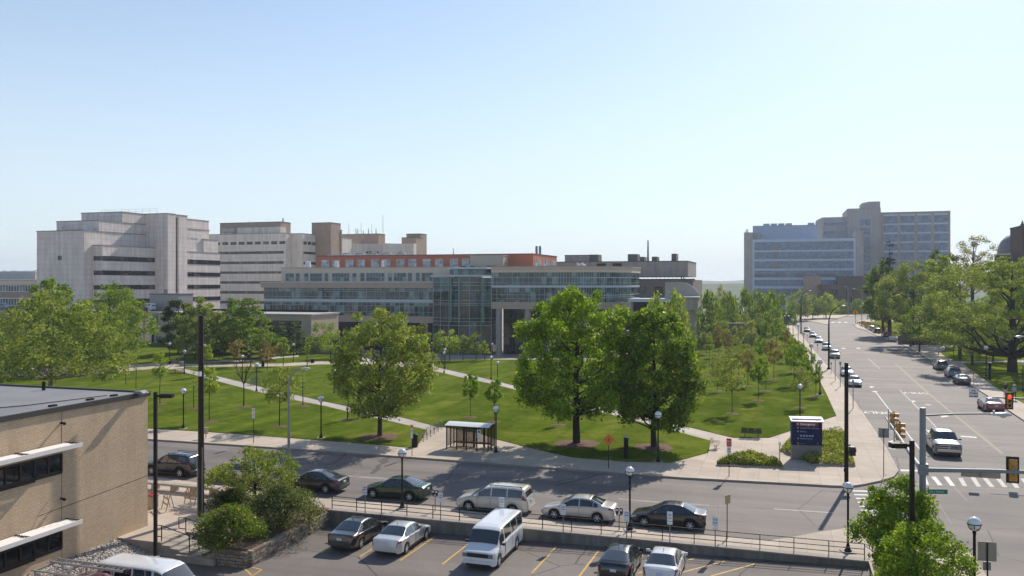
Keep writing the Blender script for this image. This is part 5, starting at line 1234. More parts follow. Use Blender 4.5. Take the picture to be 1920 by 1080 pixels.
def car(kind, colour, u, v, heading, label, group=None, lot=False, detail=True, scale=1.0, name=None, cat=None, rails=False, pos=None, z=0.0, tweak=None):
    S = dict(CARS[kind]); S.update(tweak or {}); L, W = S['L'], S['W']; hw = W/2; R = S['R']; P_ = PAINT[colour]
    if pos: x, y = pos
    elif lot: x, y, z = GL(u, v)
    else: x, y = G(u, v, 0)
    nm = name or {'sedan': 'parked_car', 'compact': 'parked_car', 'hatchback': 'parked_car', 'minivan': 'minivan', 'suv': 'parked_suv', 'van': 'white_van', 'pickup': 'pickup_truck'}[kind]
    root = thing(nm, label, cat or {'minivan': 'minivan', 'suv': 'car', 'van': 'van', 'pickup': 'pickup truck'}.get(kind, 'car'), (x, y, z+.006), 0, group, scale)
    root.rotation_euler.z = heading
    if lot: root.rotation_euler.rotate_axis('X' , 0)
    zroof = max(p[1] for p in S['top']); belt, top = S['belt'], S['top']; zs = .27
    def hwid(s):
        e = min(s, L-s); f = 1 - .20*max(0, 1-e/.42)**2.0; return hw*f
    def zbot(s):
        zb = zs
        for ws_ in S['wheels']:
            d = abs(s-ws_); Ra = R*1.16
            if d < Ra: zb = max(zb, R + math.sqrt(Ra*Ra-d*d))
        return zb if min(s, L-s) > .12 else zs + .10*(1-min(s, L-s)/.12)
    def sec(s):
        w = hwid(s); zb = zbot(s); zl = ip(belt, s); zt = ip(top, s); f = max(0, min(1, (zt-zl-.07)/(zroof-zl-.07)))
        wr = w*.90*(1-f) + hw*S['wr']/.92*f*.92; zb = min(zb, zl-.04); hgt = zl-zb
        ze = zt-.035-.02*f
        return [(w*.955, zb), (w*.99, zb+hgt*.3), (w, zb+hgt*.62), (w*.985, zl-.03*min(1, hgt*2)), (w*.955, zl), (w*.955+(wr-w*.955)*.35, zl+(ze-zl)*.36), (w*.955+(wr-w*.955)*.7, zl+(ze-zl)*.70), (wr, ze), (wr*.9, zt-.012), (wr*.55, zt+.004), (0, zt+.012)]
    NQ = 11
    def pt(s, q, sgn=1, off=0.0):
        c = sec(s); i = min(NQ-2, int(q)); t = q-i; a, b = c[i], c[i+1]
        yy, zz = a[0]+(b[0]-a[0])*t, a[1]+(b[1]-a[1])*t
        if off:
            ny, nz = (b[1]-a[1]), -(b[0]-a[0]); l = math.hypot(ny, nz) or 1; yy += ny/l*off; zz += nz/l*off
        return (L/2-s, sgn*yy, zz)
    st = {0, L}
    n = int(L/.11)
    for i in range(1, n): st.add(round(L*i/n, 3))
    for p in top: st.add(p[0])
    for ws_ in S['wheels']:
        for j in range(-7, 8): st.add(round(ws_ + R*1.16*math.sin(j*math.pi/14.01), 3))
    st |= {.02, .1, .18, L-.02, L-.1, L-.18}
    st = sorted(s for s in st if 0 <= s <= L); st = [s for i, s in enumerate(st) if i == 0 or s-st[i-1] > .012]
    mb = MB(); rows = []
    for s in st:
        c = sec(s); rows.append([(L/2-s, yy, zz) for yy, zz in c] + [(L/2-s, -yy, zz) for yy, zz in c[-2::-1]])
    nc = len(rows[0]); vs = [p for r_ in rows for p in r_]
    fs = [(i*nc+j, (i+1)*nc+j, (i+1)*nc+j+1, i*nc+j+1) for i in range(len(rows)-1) for j in range(nc-1)]
    fs += [tuple(range(nc)), tuple(range((len(rows)-1)*nc+nc-1, (len(rows)-1)*nc-1, -1))]
    mb.add(vs, [f[::-1] for f in fs])
    mb.build('body', P_, root, 38)
    u_ = MB(); u_.box(-L/2+.18, L/2-.18, -hw*.74, hw*.74, .2, .62)
    for sg in (-1, 1): u_.box(L/2-S['wheels'][1]+R*1.2, L/2-S['wheels'][0]-R*1.2, sg*hw*.93-.03, sg*hw*.93+.03, .2, zs+.03)
    u_.build('underbody', m_trim, root)
    def patch(name, s0, s1, q0, q1, mat, sgns=(1,), ns=8, nq=4, off=.008, across=False, dx=0, dz=0):
        b = MB()
        for sg in sgns:
            g = []
            for i in range(ns+1):
                s = s0+(s1-s0)*i/ns
                if across:
                    rr = [pt(s, q0+(10-q0)*j/nq, 1, off) for j in range(nq+1)]; rr += [(p[0], -p[1], p[2]) for p in rr[-2::-1]]
                else: rr = [pt(s, q0+(q1-q0)*j/nq, sg, off) for j in range(nq+1)]
                g.append([(p[0]+dx, p[1], p[2]+dz) for p in rr])
            nn = len(g[0]); fl = [(i*nn+j, (i+1)*nn+j, (i+1)*nn+j+1, i*nn+j+1) for i in range(ns) for j in range(nn-1)]
            b.add([p for r_ in g for p in r_], [f[::-1] if sg > 0 else f for f in fl])
        return b.build(name, mat, root, 50)
    a0, a1 = S['ws']; patch('windscreen', a0+.05, a1-.03, 7.15, 10, m_screen, across=True, off=.004, dx=.008, dz=.008)
    b0, b1 = S['rw']; patch('rear_window', b0+.04, b1-.04 if b1-b0 > .2 else b1-.005, 7.25, 10, m_glass, across=True, off=.004, dx=-.012, dz=.006, ns=10)
    for s0, s1 in S['side']:
        for sg in (1, -1): patch('side_window', s0, s1, 4.35, 6.75, m_glass, (sg,), 10, 4, .007)
    wt, wr_ = WHEEL.setdefault(R, None) or (None, None)
    if wt is None:
        t, r_ = wheel_meshes(R); wt = t.build('wheel', m_tyre, root, 40); wr_ = r_.build('rim', [m_rim, m_trim], wt, 40); WHEEL[R] = (wt.data, wr_.data); bpy.data.objects.remove(wr_); bpy.data.objects.remove(wt)
        wt, wr_ = WHEEL[R]
    for s in S['wheels']:
        for sg in (1, -1):
            w = bpy.data.objects.new('wheel', wt); link(w, root); w.location = (L/2-s, sg*(hw-.115), R); w.rotation_euler.z = 0 if sg > 0 else math.pi
            r_ = bpy.data.objects.new('rim', wr_); link(r_, w)
    tall = kind in ('minivan', 'suv', 'van', 'pickup')
    for sg in (1, -1):
        if kind in ('van', 'pickup'): hb_ = MB(); hb_.box(L/2-.06, L/2+.018, sg*hw*.64, sg*hw*.90, .74, .96); hb_.build('headlight', m_headD, root)
        else: patch('headlight', .015 if not tall else .012, .42, 2.7, 4.6, m_head, (sg,), 8, 4, .012)
        if kind in ('suv', 'minivan'): patch('tail_light', L-.42, L-.015, 3.0, 5.2, m_tail, (sg,), 6, 4, .012)
        elif kind == 'van' or kind == 'pickup': patch('tail_light', L-.16, L-.01, 2.4, 4.2, m_tail, (sg,), 5, 4, .012)
        else: patch('tail_light', L-.36, L-.012, 2.8, 4.7, m_tail, (sg,), 8, 4, .012)
        if detail:
            m_ = MB(); sx = L/2-a0-.42; zz = ip(belt, a0+.4)+.1; m_.obox((sx, sg*(hw+.1), zz), (.12, .2, .13)); m_.obox((sx+.01, sg*(hw-.02), zz-.04), (.06, .14, .04)); m_.build('mirror', P_ if kind != 'van' else m_trim, root)
    zg = ip(belt, .06)
    g = MB(); g.box(L/2-.005, L/2+.012, -hw*.42, hw*.42, zg-.17, zg-.04); g.box(L/2-.02, L/2+.008, -hw*.5, hw*.5, .3, .38)
    if kind in ('pickup', 'van'):
        g = MB(); g.box(L/2-.03, L/2+.012, -hw*.62, hw*.62, .74, .96); g.box(L/2-.03, L/2+.015, -hw*.72, hw*.72, .34, .42)
    g.build('grille', m_trim, root)
    pb = MB(); zp = .78 if not tall else .88
    if kind in ('sedan', 'compact', 'hatchback'): pb.box(-L/2-.016, -L/2+.03, -.16, .16, zp-.06, zp+.08)
    else: pb.box(-L/2-.016, -L/2+.03, -.16, .16, zp-.07, zp+.07)
    pb.build('licence_plate', m_plate, root)
    bb = MB(); bb.box(-L/2-.02, -L/2+.1, -hw*.78, hw*.78, .42, .52); bb.build('rear_bumper', P_ if kind not in ('van', 'pickup') else m_chrome, root)
    if detail:
        for s0, s1 in S['side'][:2]:
            for sg in (1, -1):
                h = MB(); q = pt(s1-.16, 3.4, sg, .01); h.obox(q, (.2, .035, .035)); h.build('door_handle', P_, root)
        for sg in (1, -1):                                              # door shut lines and sill strip
            tr = MB()
            for s0, s1 in S['side'][:2]:
                for s in (s0-.06 if (s0 == S['side'][0][0]) else s0-.04, s1+.04):
                    if any(abs(s-w_) < R*1.2 for w_ in S['wheels']): continue
                    for j in range(4): tr.bar(pt(s, .6+j*.8, sg, .002), pt(s, .6+(j+1)*.8, sg, .002), .014, .014)
            tr.bar(pt(S['wheels'][0]+R*1.25, .25, sg, .004), pt(S['wheels'][1]-R*1.25, .25, sg, .004), .03, .06)
            tr.build('trim', m_trim, root)
        if kind in ('sedan', 'compact', 'hatchback'):
            an = MB(); an.bar((-L/2+1.75, 0, zroof), (-L/2+1.62, 0, zroof+.12), .03); an.build('roof_antenna', m_trim, root)
    if rails:
        rl = MB()
        for sg in (1, -1):
            yy = hw*S['wr']*.9; x0, x1 = L/2-a1-.35, L/2-b0+.2
            rl.bar((x0, sg*yy, zroof+.06), (x1, sg*yy, zroof+.06), .04); rl.bar((x0, sg*yy, zroof-.02), (x0-.1, sg*yy, zroof+.06), .04); rl.bar((x1, sg*yy, zroof-.02), (x1+.1, sg*yy, zroof+.06), .04)
        rl.build('roof_rack', m_trim, root)
    if kind == 'pickup':
        bd = MB(); bd.box(-L/2+.12, L/2-3.9, -hw*.76, hw*.76, 1.2, 1.262, 0); 
        for sg in (1, -1): bd.box(-L/2+.05, L/2-3.86, sg*hw*.82-.07, sg*hw*.82+.07, 1.22, 1.31, 1)
        bd.box(-L/2+.03, -L/2+.12, -hw*.82, hw*.82, 1.22, 1.30, 1); bd.build('cargo_bed', [m_trim, P_], root)
        cb = MB(); cb.box(L/2-.01, L/2+.05, -hw*.86, hw*.86, .5, .68); cb.build('front_bumper', m_chrome, root)
        gr = MB()
        for yy in (-.01,): gr.box(L/2+.012, L/2+.03, -hw*.64, hw*.64, .82, .86); gr.box(L/2+.012, L/2+.03, -.035, .035, .7, .98); gr.box(L/2-.0, L/2+.03, -hw*.66, hw*.66, .97, 1.03); gr.box(L/2, L/2+.03, -hw*.66, hw*.66, .66, .71)
        gr.build('grille_frame', m_chrome, root)
    if kind == 'van':
        cb = MB(); cb.box(L/2-.02, L/2+.07, -hw*.88, hw*.88, .42, .58); cb.build('front_bumper', P_, root)
    return root
HA = math.atan2(-E1[1], -E1[0])      # facing left along the near street
HE1 = math.atan2(E1[1], E1[0]); HE2 = math.atan2(E2[1], E2[0]); HmE2 = HE2 + math.pi
gS = 'cars parked along the near street'
car('suv', 'black', 327, 889, HA, 'dark estate car with a roof rack parked beyond the bench wall', gS, rails=True, tweak={'L': 4.75})
car('sedan', 'silver', 446, 900, HA, 'silver car mostly hidden behind the low crab apple', gS)
car('sedan', 'charcoal', 592, 918, HA, 'dark grey sedan partly behind the crab apple, parked left of the green car', gS)
car('sedan', 'dark green', 745, 932, HA, 'dark green sedan parked behind the globe lamp on the near street', gS)
car('minivan', 'champagne', 929, 956, HA, 'beige minivan with roof rails parked beyond the railing above the white van', gS, rails=True)
car('sedan', 'champagne', 1087, 971, HA, 'pale beige sedan parked between the minivan and the tall globe lamp', gS)
car('sedan', 'charcoal', 1254, 985, HA, 'dark grey sedan at the right end of the row on the near street', gS, tweak={'L': 4.65})
gL = 'cars in the parking lot'
car('sedan', 'charcoal', 673, 1014, HE2, 'dark grey sedan nose to the wall, leftmost in the lot', gL, lot=True)
car('sedan', 'silver', 755, 1023, HE2, 'pale silver sedan second from the left in the lot', gL, lot=True, tweak={'W': 1.86})
car('van', 'white', 927, 1041, HmE2, 'white passenger van facing the camera in the middle of the lot', gL, lot=True)
car('hatchback', 'black', 1164, 1072, HE2, 'black hatchback with its rear window towards the camera at the bottom edge', gL, lot=True)
car('compact', 'white', 1247, 1079, HE2, 'white compact sedan beside the black hatchback at the bottom edge', gL, lot=True)
p = G(283, 1050, 1.42); VANP = (p[0], p[1]); q = lot_z(*VANP)
car('van', 'white', 0, 0, HE1, 'white van cut off by the bottom edge in front of the brick wall', gL, pos=(VANP[0]+.1, VANP[1]), z=q, tweak={'L': 5.3})
# avenue
gV = 'cars parked on the left side of the avenue'
for kd, cl, u, v, lb in [
    ('compact', 'white', 1588, 704, 'white car second from the front of the left avenue row, behind the pale one'), ('compact', 'pearl', 1602, 723, 'nearest car of the left avenue row, pale and next to the dark signal pole'),
    ('suv', 'steel', 1565, 671, 'big grey sport utility car behind the black street light on the avenue'), ('suv', 'white', 1550, 656, 'white sport utility car behind the big grey one on the avenue'), ('sedan', 'pearl', 1535, 642, 'pale sedan third from the far end of the left avenue row'),
    ('sedan', 'blue grey', 1524, 632, 'blue grey car second from the far end of the left avenue row'), ('sedan', 'dark red', 1513, 622, 'dark red car at the far end of the left avenue row')]:
    car(kd, cl, u, v, HmE2, lb, gV, detail=v > 650)
gW = 'cars parked on the right side of the avenue'
for kd, cl, u, v, lb in [
    ('suv', 'slate', 1763, 692, 'dark estate car, farthest of the three cars nearest the park lawn'), ('suv', 'blue grey', 1786, 706, 'dark blue grey sport utility car, middle of the three by the park lawn'), ('sedan', 'charcoal', 1803, 719, 'dark sedan nearest the camera of the three by the park lawn'),
    ('sedan', 'silver', 1673, 640, 'silver sedan parked before the brick planter on the right of the avenue'), ('suv', 'dark red', 1661, 633, 'dark red sport utility car just beyond the silver sedan'), ('suv', 'black', 1644, 625, 'black van like car in the shade of the dark tree'), ('suv', 'pearl', 1634, 620, 'pale sport utility car farthest up the right side of the avenue')]:
    car(kd, cl, u, v, HE2, lb, gW, detail=v > 650)
car('sedan', 'red', 1858, 769, HE2, 'red sedan driving away beside the right hand traffic light', name='moving_car', tweak={'W': 1.9}, scale=1.1)
car('pickup', 'slate', 1767, 846, HmE2, 'silver pickup truck with a chrome grille waiting at the crosswalk', scale=1.08)
# red truck with a ladder rack at the very bottom left
yy = 39.6; p = (col_x(170, yy)-.2, yy)
rt = car('pickup', 'red', 0, 0, HE1, 'red work truck with a grey ladder rack, cut off by the bottom edge', pos=p, z=lot_z(*p), name='work_truck')
mb = MB()
for sx in (-2.3, -.8, .7):
    for sg in (1, -1): mb.bar((sx, sg*.8, 1.2), (sx, sg*.8, 2.15), .07)
    mb.bar((sx, -.85, 2.15), (sx, .85, 2.15), .08)
for sg in (1, -1): mb.bar((-2.5, sg*.8, 2.15), (1.6, sg*.8, 2.15), .07)
for yy_ in (.15, .6): mb.bar((-2.4, yy_, 2.26), (2.0, yy_, 2.26), .07, .1)
for i in range(14): mb.bar((-2.3+i*.32, .15, 2.26), (-2.3+i*.32, .6, 2.26), .04)
mb.build('ladder_rack', M('aluminium rack', (.55, .55, .55), .35, .8, var=.05), rt)
# vehicles on the raised deck and at the avenue end
BD, zd = DECK
def deckpos(u, b): a = BD.a(u, b); return (BD.P[0]+a*E1[0]+b*E2[0], BD.P[1]+a*E1[1]+b*E2[1])
car('van', 'white', 0, 0, HA, 'white van glimpsed on the raised deck under the terraced hospital', pos=deckpos(272, 5), z=zd, detail=False)
car('sedan', 'red', 0, 0, HA, 'red car glimpsed between the trees on the raised deck', pos=deckpos(259, 3), z=zd, detail=False)
car('suv', 'steel', 0, 0, HE1, 'dark car parked on the raised deck at the left edge', pos=deckpos(6, 3), z=zd, detail=False)
car('sedan', 'slate', 1465, 592, HmE2, 'dark blue car turning at the far end of the left pavement', detail=False)
# ------------------------------------------------------------------ street furniture
def globe_lamp(label, group):
    root = thing('globe_lamp', label, 'street lamp', (0,0,0), 0, group)
    mb = MB(); mb.lathe([(.21, 0), (.21, .06), (.17, .09), (.13, .2), (.10, .34), (.075, .42), (.062, .5), (.058, 3.2), (.075, 3.25), (.075, 3.33), (.05, 3.36)], 14); mb.build('pole', m_black, root, 40)
    mb = MB(); mb.box(-.36, .36, -.36, .36, -.12, .02); mb.build('footing', m_concrete, root)
    mb = MB(); mb.sphere((0, 0, 3.68), .275, 20, 14); mb.build('globe', m_globe, root, 60)
    mb = MB(); n = 24
    ring = [(.285*math.cos(2*math.pi*i/n), .285*math.sin(2*math.pi*i/n), 3.66) for i in range(n+1)]; mb.tube(ring, .018, 6)
    for i in range(6):
        g = i*math.pi/3; mb.tube([(.29*math.cos(g)*math.cos(e), .29*math.sin(g)*math.cos(e), 3.66+.31*math.sin(e)) for e in (0, -.45, -.9, -1.3)], .014, 5)
    mb.build('cage', m_black, root, 60); return root
LAMP = None; LH = 3.955
def lamp(u, vb, vt, label, group='globe lamps', z=SW+.03, y=None):
    global LAMP
    if y is None: x, y = G(u, vb, z)
    else: x = col_x(u, y)
    s = max(.8, min(1.25, (hz(vt, y)-z)/LH))
    if LAMP is None: LAMP = globe_lamp(label, group); o = LAMP; o.location = (x, y, z); o.scale = (s, s, s)
    else: o = dup(LAMP, (x, y, z), 0, label, group, s)
    return o
for u, vb, vt, lb in [
    (1590, 1034, 904, 'globe lamp on the near pavement left of the leafy corner tree'), (1181, 993, 875, 'globe lamp between the beige and the dark sedan at the near kerb'), (754, 952, 841, 'globe lamp in front of the dark green sedan'),
    (930, 848, 761, 'globe lamp at the right corner of the bus shelter'), (602, 821, 742, 'globe lamp at the edge of the front lawn right of the curved street light'), (344, 803, 728, 'globe lamp at the front lawn edge left of the wooden pole'),
    (1234, 866, 771, 'globe lamp under the dark maple'), (481, 734, 680, 'globe lamp half way along the diagonal path'), (346, 701, 656, 'globe lamp at the upper end of the diagonal path'), (454.5, 711, 665, 'globe lamp on the middle lawn left of the one half way along the path'),
    (472.6, 676, 648, 'globe lamp before the tiered tree at the pavilion'), (550, 679, 644, 'globe lamp at the right end of the pavilion, near the stone wall'), (318, 683, 642, 'globe lamp by the paved circle left of the wooden pole'), (366, 674, 639, 'globe lamp just left of the wooden pole in the tree shade'),
    (626.6, 737, 693, 'globe lamp hidden in the crown of the broad olive tree'), (828.6, 677, 644.5, 'farthest of three close globe lamps right of the broad olive tree'), (834.5, 691, 653, 'middle one of three close globe lamps right of the broad olive tree'), (832.7, 699, 659, 'nearest of three close globe lamps right of the broad olive tree'),
    (922.8, 674, 643.5, 'globe lamp in the dark shade under the rotunda'), (920.8, 711, 667, 'left of the two globe lamps along the second path'), (933, 725, 677.5, 'right of the two globe lamps along the second path'),
    (1500, 786, 720, 'globe lamp behind the directory sign on the lawn'), (1537.5, 740, 673.5, 'nearest globe lamp of the row along the avenue lawn edge'), (1521, 697, 644, 'second globe lamp of the avenue row counting from the camera'), (1507, 660, 623, 'third globe lamp of the avenue row counting from the camera'),
    (1496.6, 641, 608.5, 'fourth globe lamp of the avenue row counting from the camera'), (1487, 630, 599, 'fifth globe lamp of the avenue row counting from the camera'), (1479, 618, 591, 'sixth globe lamp of the avenue row counting from the camera'), (1474, 612, 586, 'seventh globe lamp of the avenue row, beside the far tall street light'),
    (1453, 603, 574, 'globe lamp over the last saplings of the slope'), (1460, 596, 567, 'farthest globe lamp left of the avenue, before dark trees'),
    (1521.5, 590.6, 564, 'leftmost of four distant globe lamps at the avenue end'), (1529, 590.6, 565, 'second of four distant globe lamps at the avenue end'), (1546, 590.6, 566, 'third of four distant globe lamps at the avenue end'), (1553, 590.6, 565, 'rightmost of four distant globe lamps at the avenue end'),
    (1849, 706, 647, 'globe lamp beside the dark call pillar on the park lawn'), (1918, 734, 677, 'globe lamp cut by the right edge behind the walkers')]:
    lamp(u, vb, vt, lb)
lamp(1827, 0, 969, 'closest globe lamp, at the bottom right corner beside the leafy tree', y=38.0)

def cobra(name, label, u, vb, vt, arm_du, head_v, m, z=SW, y=None, r=.09, side=None, head=m_grey, cat='street light', single=True):
    x, y0 = G(u, vb, z) if y is None else (col_x(u, y), y); y = y0
    root = thing(name, label, cat, (x, y, z)); h = hz(vt, y)-z; hh = hz(head_v, y)-z; d = px(arm_du, y); sg = 1 if d > 0 else -1; d = abs(d)
    mb = MB(); mb.lathe([(r*2, 0), (r*2, .1), (r*1.2, .3), (r*1.1, .35)], 12)
    pts = [(0, 0, .3), (0, 0, h*.55)]
    n = 10; rise = min(h*.3, d*1.25); hb = h-rise
    pts.append((0, 0, hb))
    for i in range(1, n+1):
        g = i/n*math.pi/2*.94; pts.append((sg*d*(1-math.cos(g))*1.0, 0, hb+rise*math.sin(g)))
    mb.tube(pts, [r, r*.92, r*.75]+[r*.7*(1-.4*i/n) for i in range(1, n+1)], 10); mb.build('pole', m, root, 50)
    e = pts[-1]; hd = MB(); L_ = max(.75, px(18, y) if y < 100 else .9); q = []
    prof = [(0, .05, .05), (.15, .07, .06), (.35, .15, .09), (.65, .17, .10), (.88, .12, .06), (1, .02, .02)]
    vs = []; nn = 10
    for t, wy, wz in prof:
        for k_ in range(nn):
            g = 2*math.pi*k_/nn; vs.append((e[0]+sg*(t*L_-.1), wy*math.cos(g), e[2]-.03+wz*math.sin(g)*(1.0 if math.sin(g) > 0 else .8)))
    fs = [(i*nn+k_, i*nn+(k_+1)%nn, (i+1)*nn+(k_+1)%nn, (i+1)*nn+k_) for i in range(len(prof)-1) for k_ in range(nn)]
    hd.add(vs, [f[::-1] for f in fs] if sg < 0 else fs); hd.build('lamp_head', head, root, 50)
    ln = MB(); ln.sphere((e[0]+sg*L_*.5, 0, e[2]-.09), .13, 12, 6, sz=.6); ln.build('lens', m_globe, root, 50)
    return root
m_cobra = M('white lamp head', (.55, .56, .57), .35, .2, var=.05)
cobra('street_light', 'curved pale grey street light standing behind the crab apple', 541.5, 915, 690, 27, 692, m_greypaint, r=.11, head=m_cobra)
cobra('street_light', 'tall black street light beside the big grey car on the avenue', 1554, 692, 573, 26, 573, m_black, r=.16, head=m_cobra)
cobra('street_light', 'tall black street light farther up the left side of the avenue', 1502, 625, 545, 16, 546, m_black, r=.2, head=m_cobra)
cobra('street_light', 'thin grey street light with its arm to the left at the avenue end', 1590, 591.5, 537, -4, 538, m_grey, r=.16, head=m_cobra)
cobra('street_light', 'grey street light whose arm shows left of the dark park trees', 1616, 604, 541, -14, 542, m_grey, r=.14, head=m_cobra)
cobra('street_light', 'dark street light in front of the olive park tree, its pale head to the left', 1707, 649, 552, -20, 553, m_black, r=.14, head=m_cobra)
cobra('street_light', 'street light reaching in from the right edge over the park lamp', 1975, 0, 630, -62, 632, m_grey, y=70.0, r=.12, head=m_cobra)
def box_light(label, u, y, z, vt, side):
    x = col_x(u, y); root = thing('lot_light', label, 'lot light', (x, y, z)); h = hz(vt, y)-z
    mb = MB(); mb.box(-.085, .085, -.085, .085, 0, h); mb.build('pole', m_brownpole, root)
    mb = MB(); mb.box(side*.08, side*.32, -.06, .06, h-.28, h-.16); mb.box(side*.3, side*1.0, -.2, .2, h-.33, h-.1); mb.build('lamp_box', m_brownpole, root)
    mb = MB(); mb.box(-.3, .3, -.3, .3, -.6, .04); mb.build('footing', m_concrete, root)
    mb = MB(); mb.cyl((side*.5, 0, h-.1), (side*.5, 0, h-.04), .04); mb.build('photocell', m_grey, root)
box_light('thin dark lot light with a flat box head at the corner of the brick building', 291.5, 47.3, -.45, 735, 1)
box_light('dark lot light with a flat box head in front of the leafy corner tree', 1710, 38.0, SW, 826, -1)
# wooden utility pole
x, y = G(377, 968, .15); root = thing('utility_pole', 'tall dark wooden utility pole by the plaza, cut off square at the top', 'utility pole', (x, y, 0)); h = hz(592, y)
mb = MB(); mb.tube([(0,0,0), (0,0,h*.5), (0,0,h)], [.205, .185, .16], 14); mb.build('pole', M('dark creosoted wood', (.026, .016, .012), .85, var=.3, sc=5, bump=.4, bsc=14), root, 50)
mb = MB(); mb.cyl((-.15, -.15, .1), (-.15, -.15, 3.4), .05); mb.cyl((.14, -.17, .1), (.14, -.17, 4.6), .035); mb.box(-.24, -.1, -.3, -.14, 3.3, 4.1); mb.build('conduit', m_grey, root)
mb = MB(); mb.box(-.1, .1, -.3, -.19, 9.2, 9.5); mb.cyl((.2, -.1, 11.2), (.34, -.1, 11.2), .04); mb.cyl((.2, 0, h-4.0), (.4, 0, h-4.0), .03); mb.build('bracket', m_signwhite, root)
POLE = (x, y)
def wire(name, label, p, q, sag, r=.012, m=m_black):
    mb = MB(); p, q = Vector(p), Vector(q); c = (p+q)/2; pts = [p.lerp(q, i/14)-c - Vector((0, 0, sag*(1-(2*i/14-1)**2))) for i in range(15)]
    mb.tube(pts, r, 5, cap=False); return tag(mb.build(name, m, loc=c), label, 'cable')
zr_ = BRICK.z(735)
wire('overhead_cable', 'thin cable sagging from the brick roof corner up to the wooden pole', (BRICK.P[0]-.3, BRICK.P[1]-.2, zr_+.25), (POLE[0]-.15, POLE[1], hz(638, POLE[1])), .15, .018, m_grey)
pa = (col_x(-10, 42), 42, hz(997, 42)); 
wire('overhead_cable', 'dark cable crossing in front of the brick wall towards the parked estate car', pa, (col_x(341, 50), 50, hz(867, 50)), .05, .016)

# dark signal pole at the far corner
x, y = G(1587, 909, SW); root = thing('signal_pole', 'tall straight dark brown pole with a pedestrian signal at the far street corner', 'signal pole', (x, y, SW)); h = hz(680, y)-SW
mb = MB(); mb.lathe([(.24, 0), (.24, .08), (.15, .12), (.14, h), (1e-5, h+.04)], 14); mb.build('pole', m_brownpole, root, 50)
zz = hz(846, y)-SW; mb = MB(); mb.box(.1, .3, -.06, .06, zz+.42, zz+.52); mb.box(.24, .62, -.2, .16, zz-.32, zz+.34); mb.box(.3, .56, -.26, -.2, zz-.28, zz); mb.box(.62, .7, -.12, .1, zz-.05, zz+.2); mb.box(.1, .26, -.05, .05, zz-.1, zz); mb.build('pedestrian_signal', m_trim, root)
mb = MB(); mb.box(-.22, -.05, -.16, -.05, 1.0, 1.25); mb.build('push_button', m_black, root)

# grey mast with two signal arms
y = 42.0; x = col_x(1730, y); zb = SW; root = thing('signal_mast', 'thick grey signal mast with two arms and a street light at the near corner', 'signal mast', (x, y, zb), -TH); h = hz(765, y)-zb
mb = MB(); mb.lathe([(.3, 0), (.3, .06), (.17, .1), (.145, h), (.15, h+.02), (1e-5, h+.05)], 16); mb.build('pole', m_greypaint, root, 50)
za = hz(880, y)-zb; mb = MB(); mb.box(-.2, .24, -.22, .22, za-.25, za+.3); mb.tube([(.15, 0, za-.02), (3, .0, za+.13), (10.5, 0, za+.35)], [.115, .10, .06], 10); mb.build('mast_arm', m_greypaint, root, 50)
b_end = 15.2; mb = MB(); mb.tube([(0, .15, za-.1), (0, 5, za+.02), (0, b_end, hz(783, 56.4)-zb)], [.13, .11, .06], 10); mb.build('mast_arm', m_greypaint, root, 50)
zl = hz(778, y)-zb; mb = MB(); mb.tube([(.1, 0, zl-.03), (1.5, 0, zl+.12), (3.2, 0, zl+.22)], [.05, .045, .04], 8); mb.build('light_arm', m_greypaint, root, 50)
mb = MB(); vs = []
for t, wy, wz in [(0,.05,.05),(.15,.08,.07),(.4,.18,.1),(.7,.19,.11),(.92,.1,.06),(1,.02,.02)]:
    for k_ in range(10): g = 2*math.pi*k_/10; vs.append((3.05+t*.95, wy*math.cos(g), zl+.2+wz*math.sin(g)))
mb.add(vs, [(i*10+k_, i*10+(k_+1)%10, (i+1)*10+(k_+1)%10, (i+1)*10+k_) for i in range(5) for k_ in range(10)]); mb.cyl((3.2, 0, zl+.25), (3.2, 0, zl+.38), .05); mb.sphere((3.6, 0, zl+.13), .15, 12, 6, sz=.7); mb.build('lamp_head', m_cobra, root, 50)
MAST = (x, y, zb, za)
def mastpt(a, b, z): return (MAST[0]+a*E1[0]+b*E2[0], MAST[1]+a*E1[1]+b*E2[1], MAST[2]+z)
m_sigy = M('signal yellow housing', (.55, .26, .03), .5, var=.06)
def lens(c, e): 
    q = NM('signal lens'); q.col((*c, 1)); q.rough(.2)
    if e: q.b.inputs['Emission Color'].default_value = (*c, 1); q.b.inputs['Emission Strength'].default_value = e
    return q.m
m_lr, m_lro, m_lyo, m_lgo = lens((1, .03, .02), 3), lens((.10,.012,.01), 0), lens((.12,.06,.01), 0), lens((.01,.06,.04), 0)
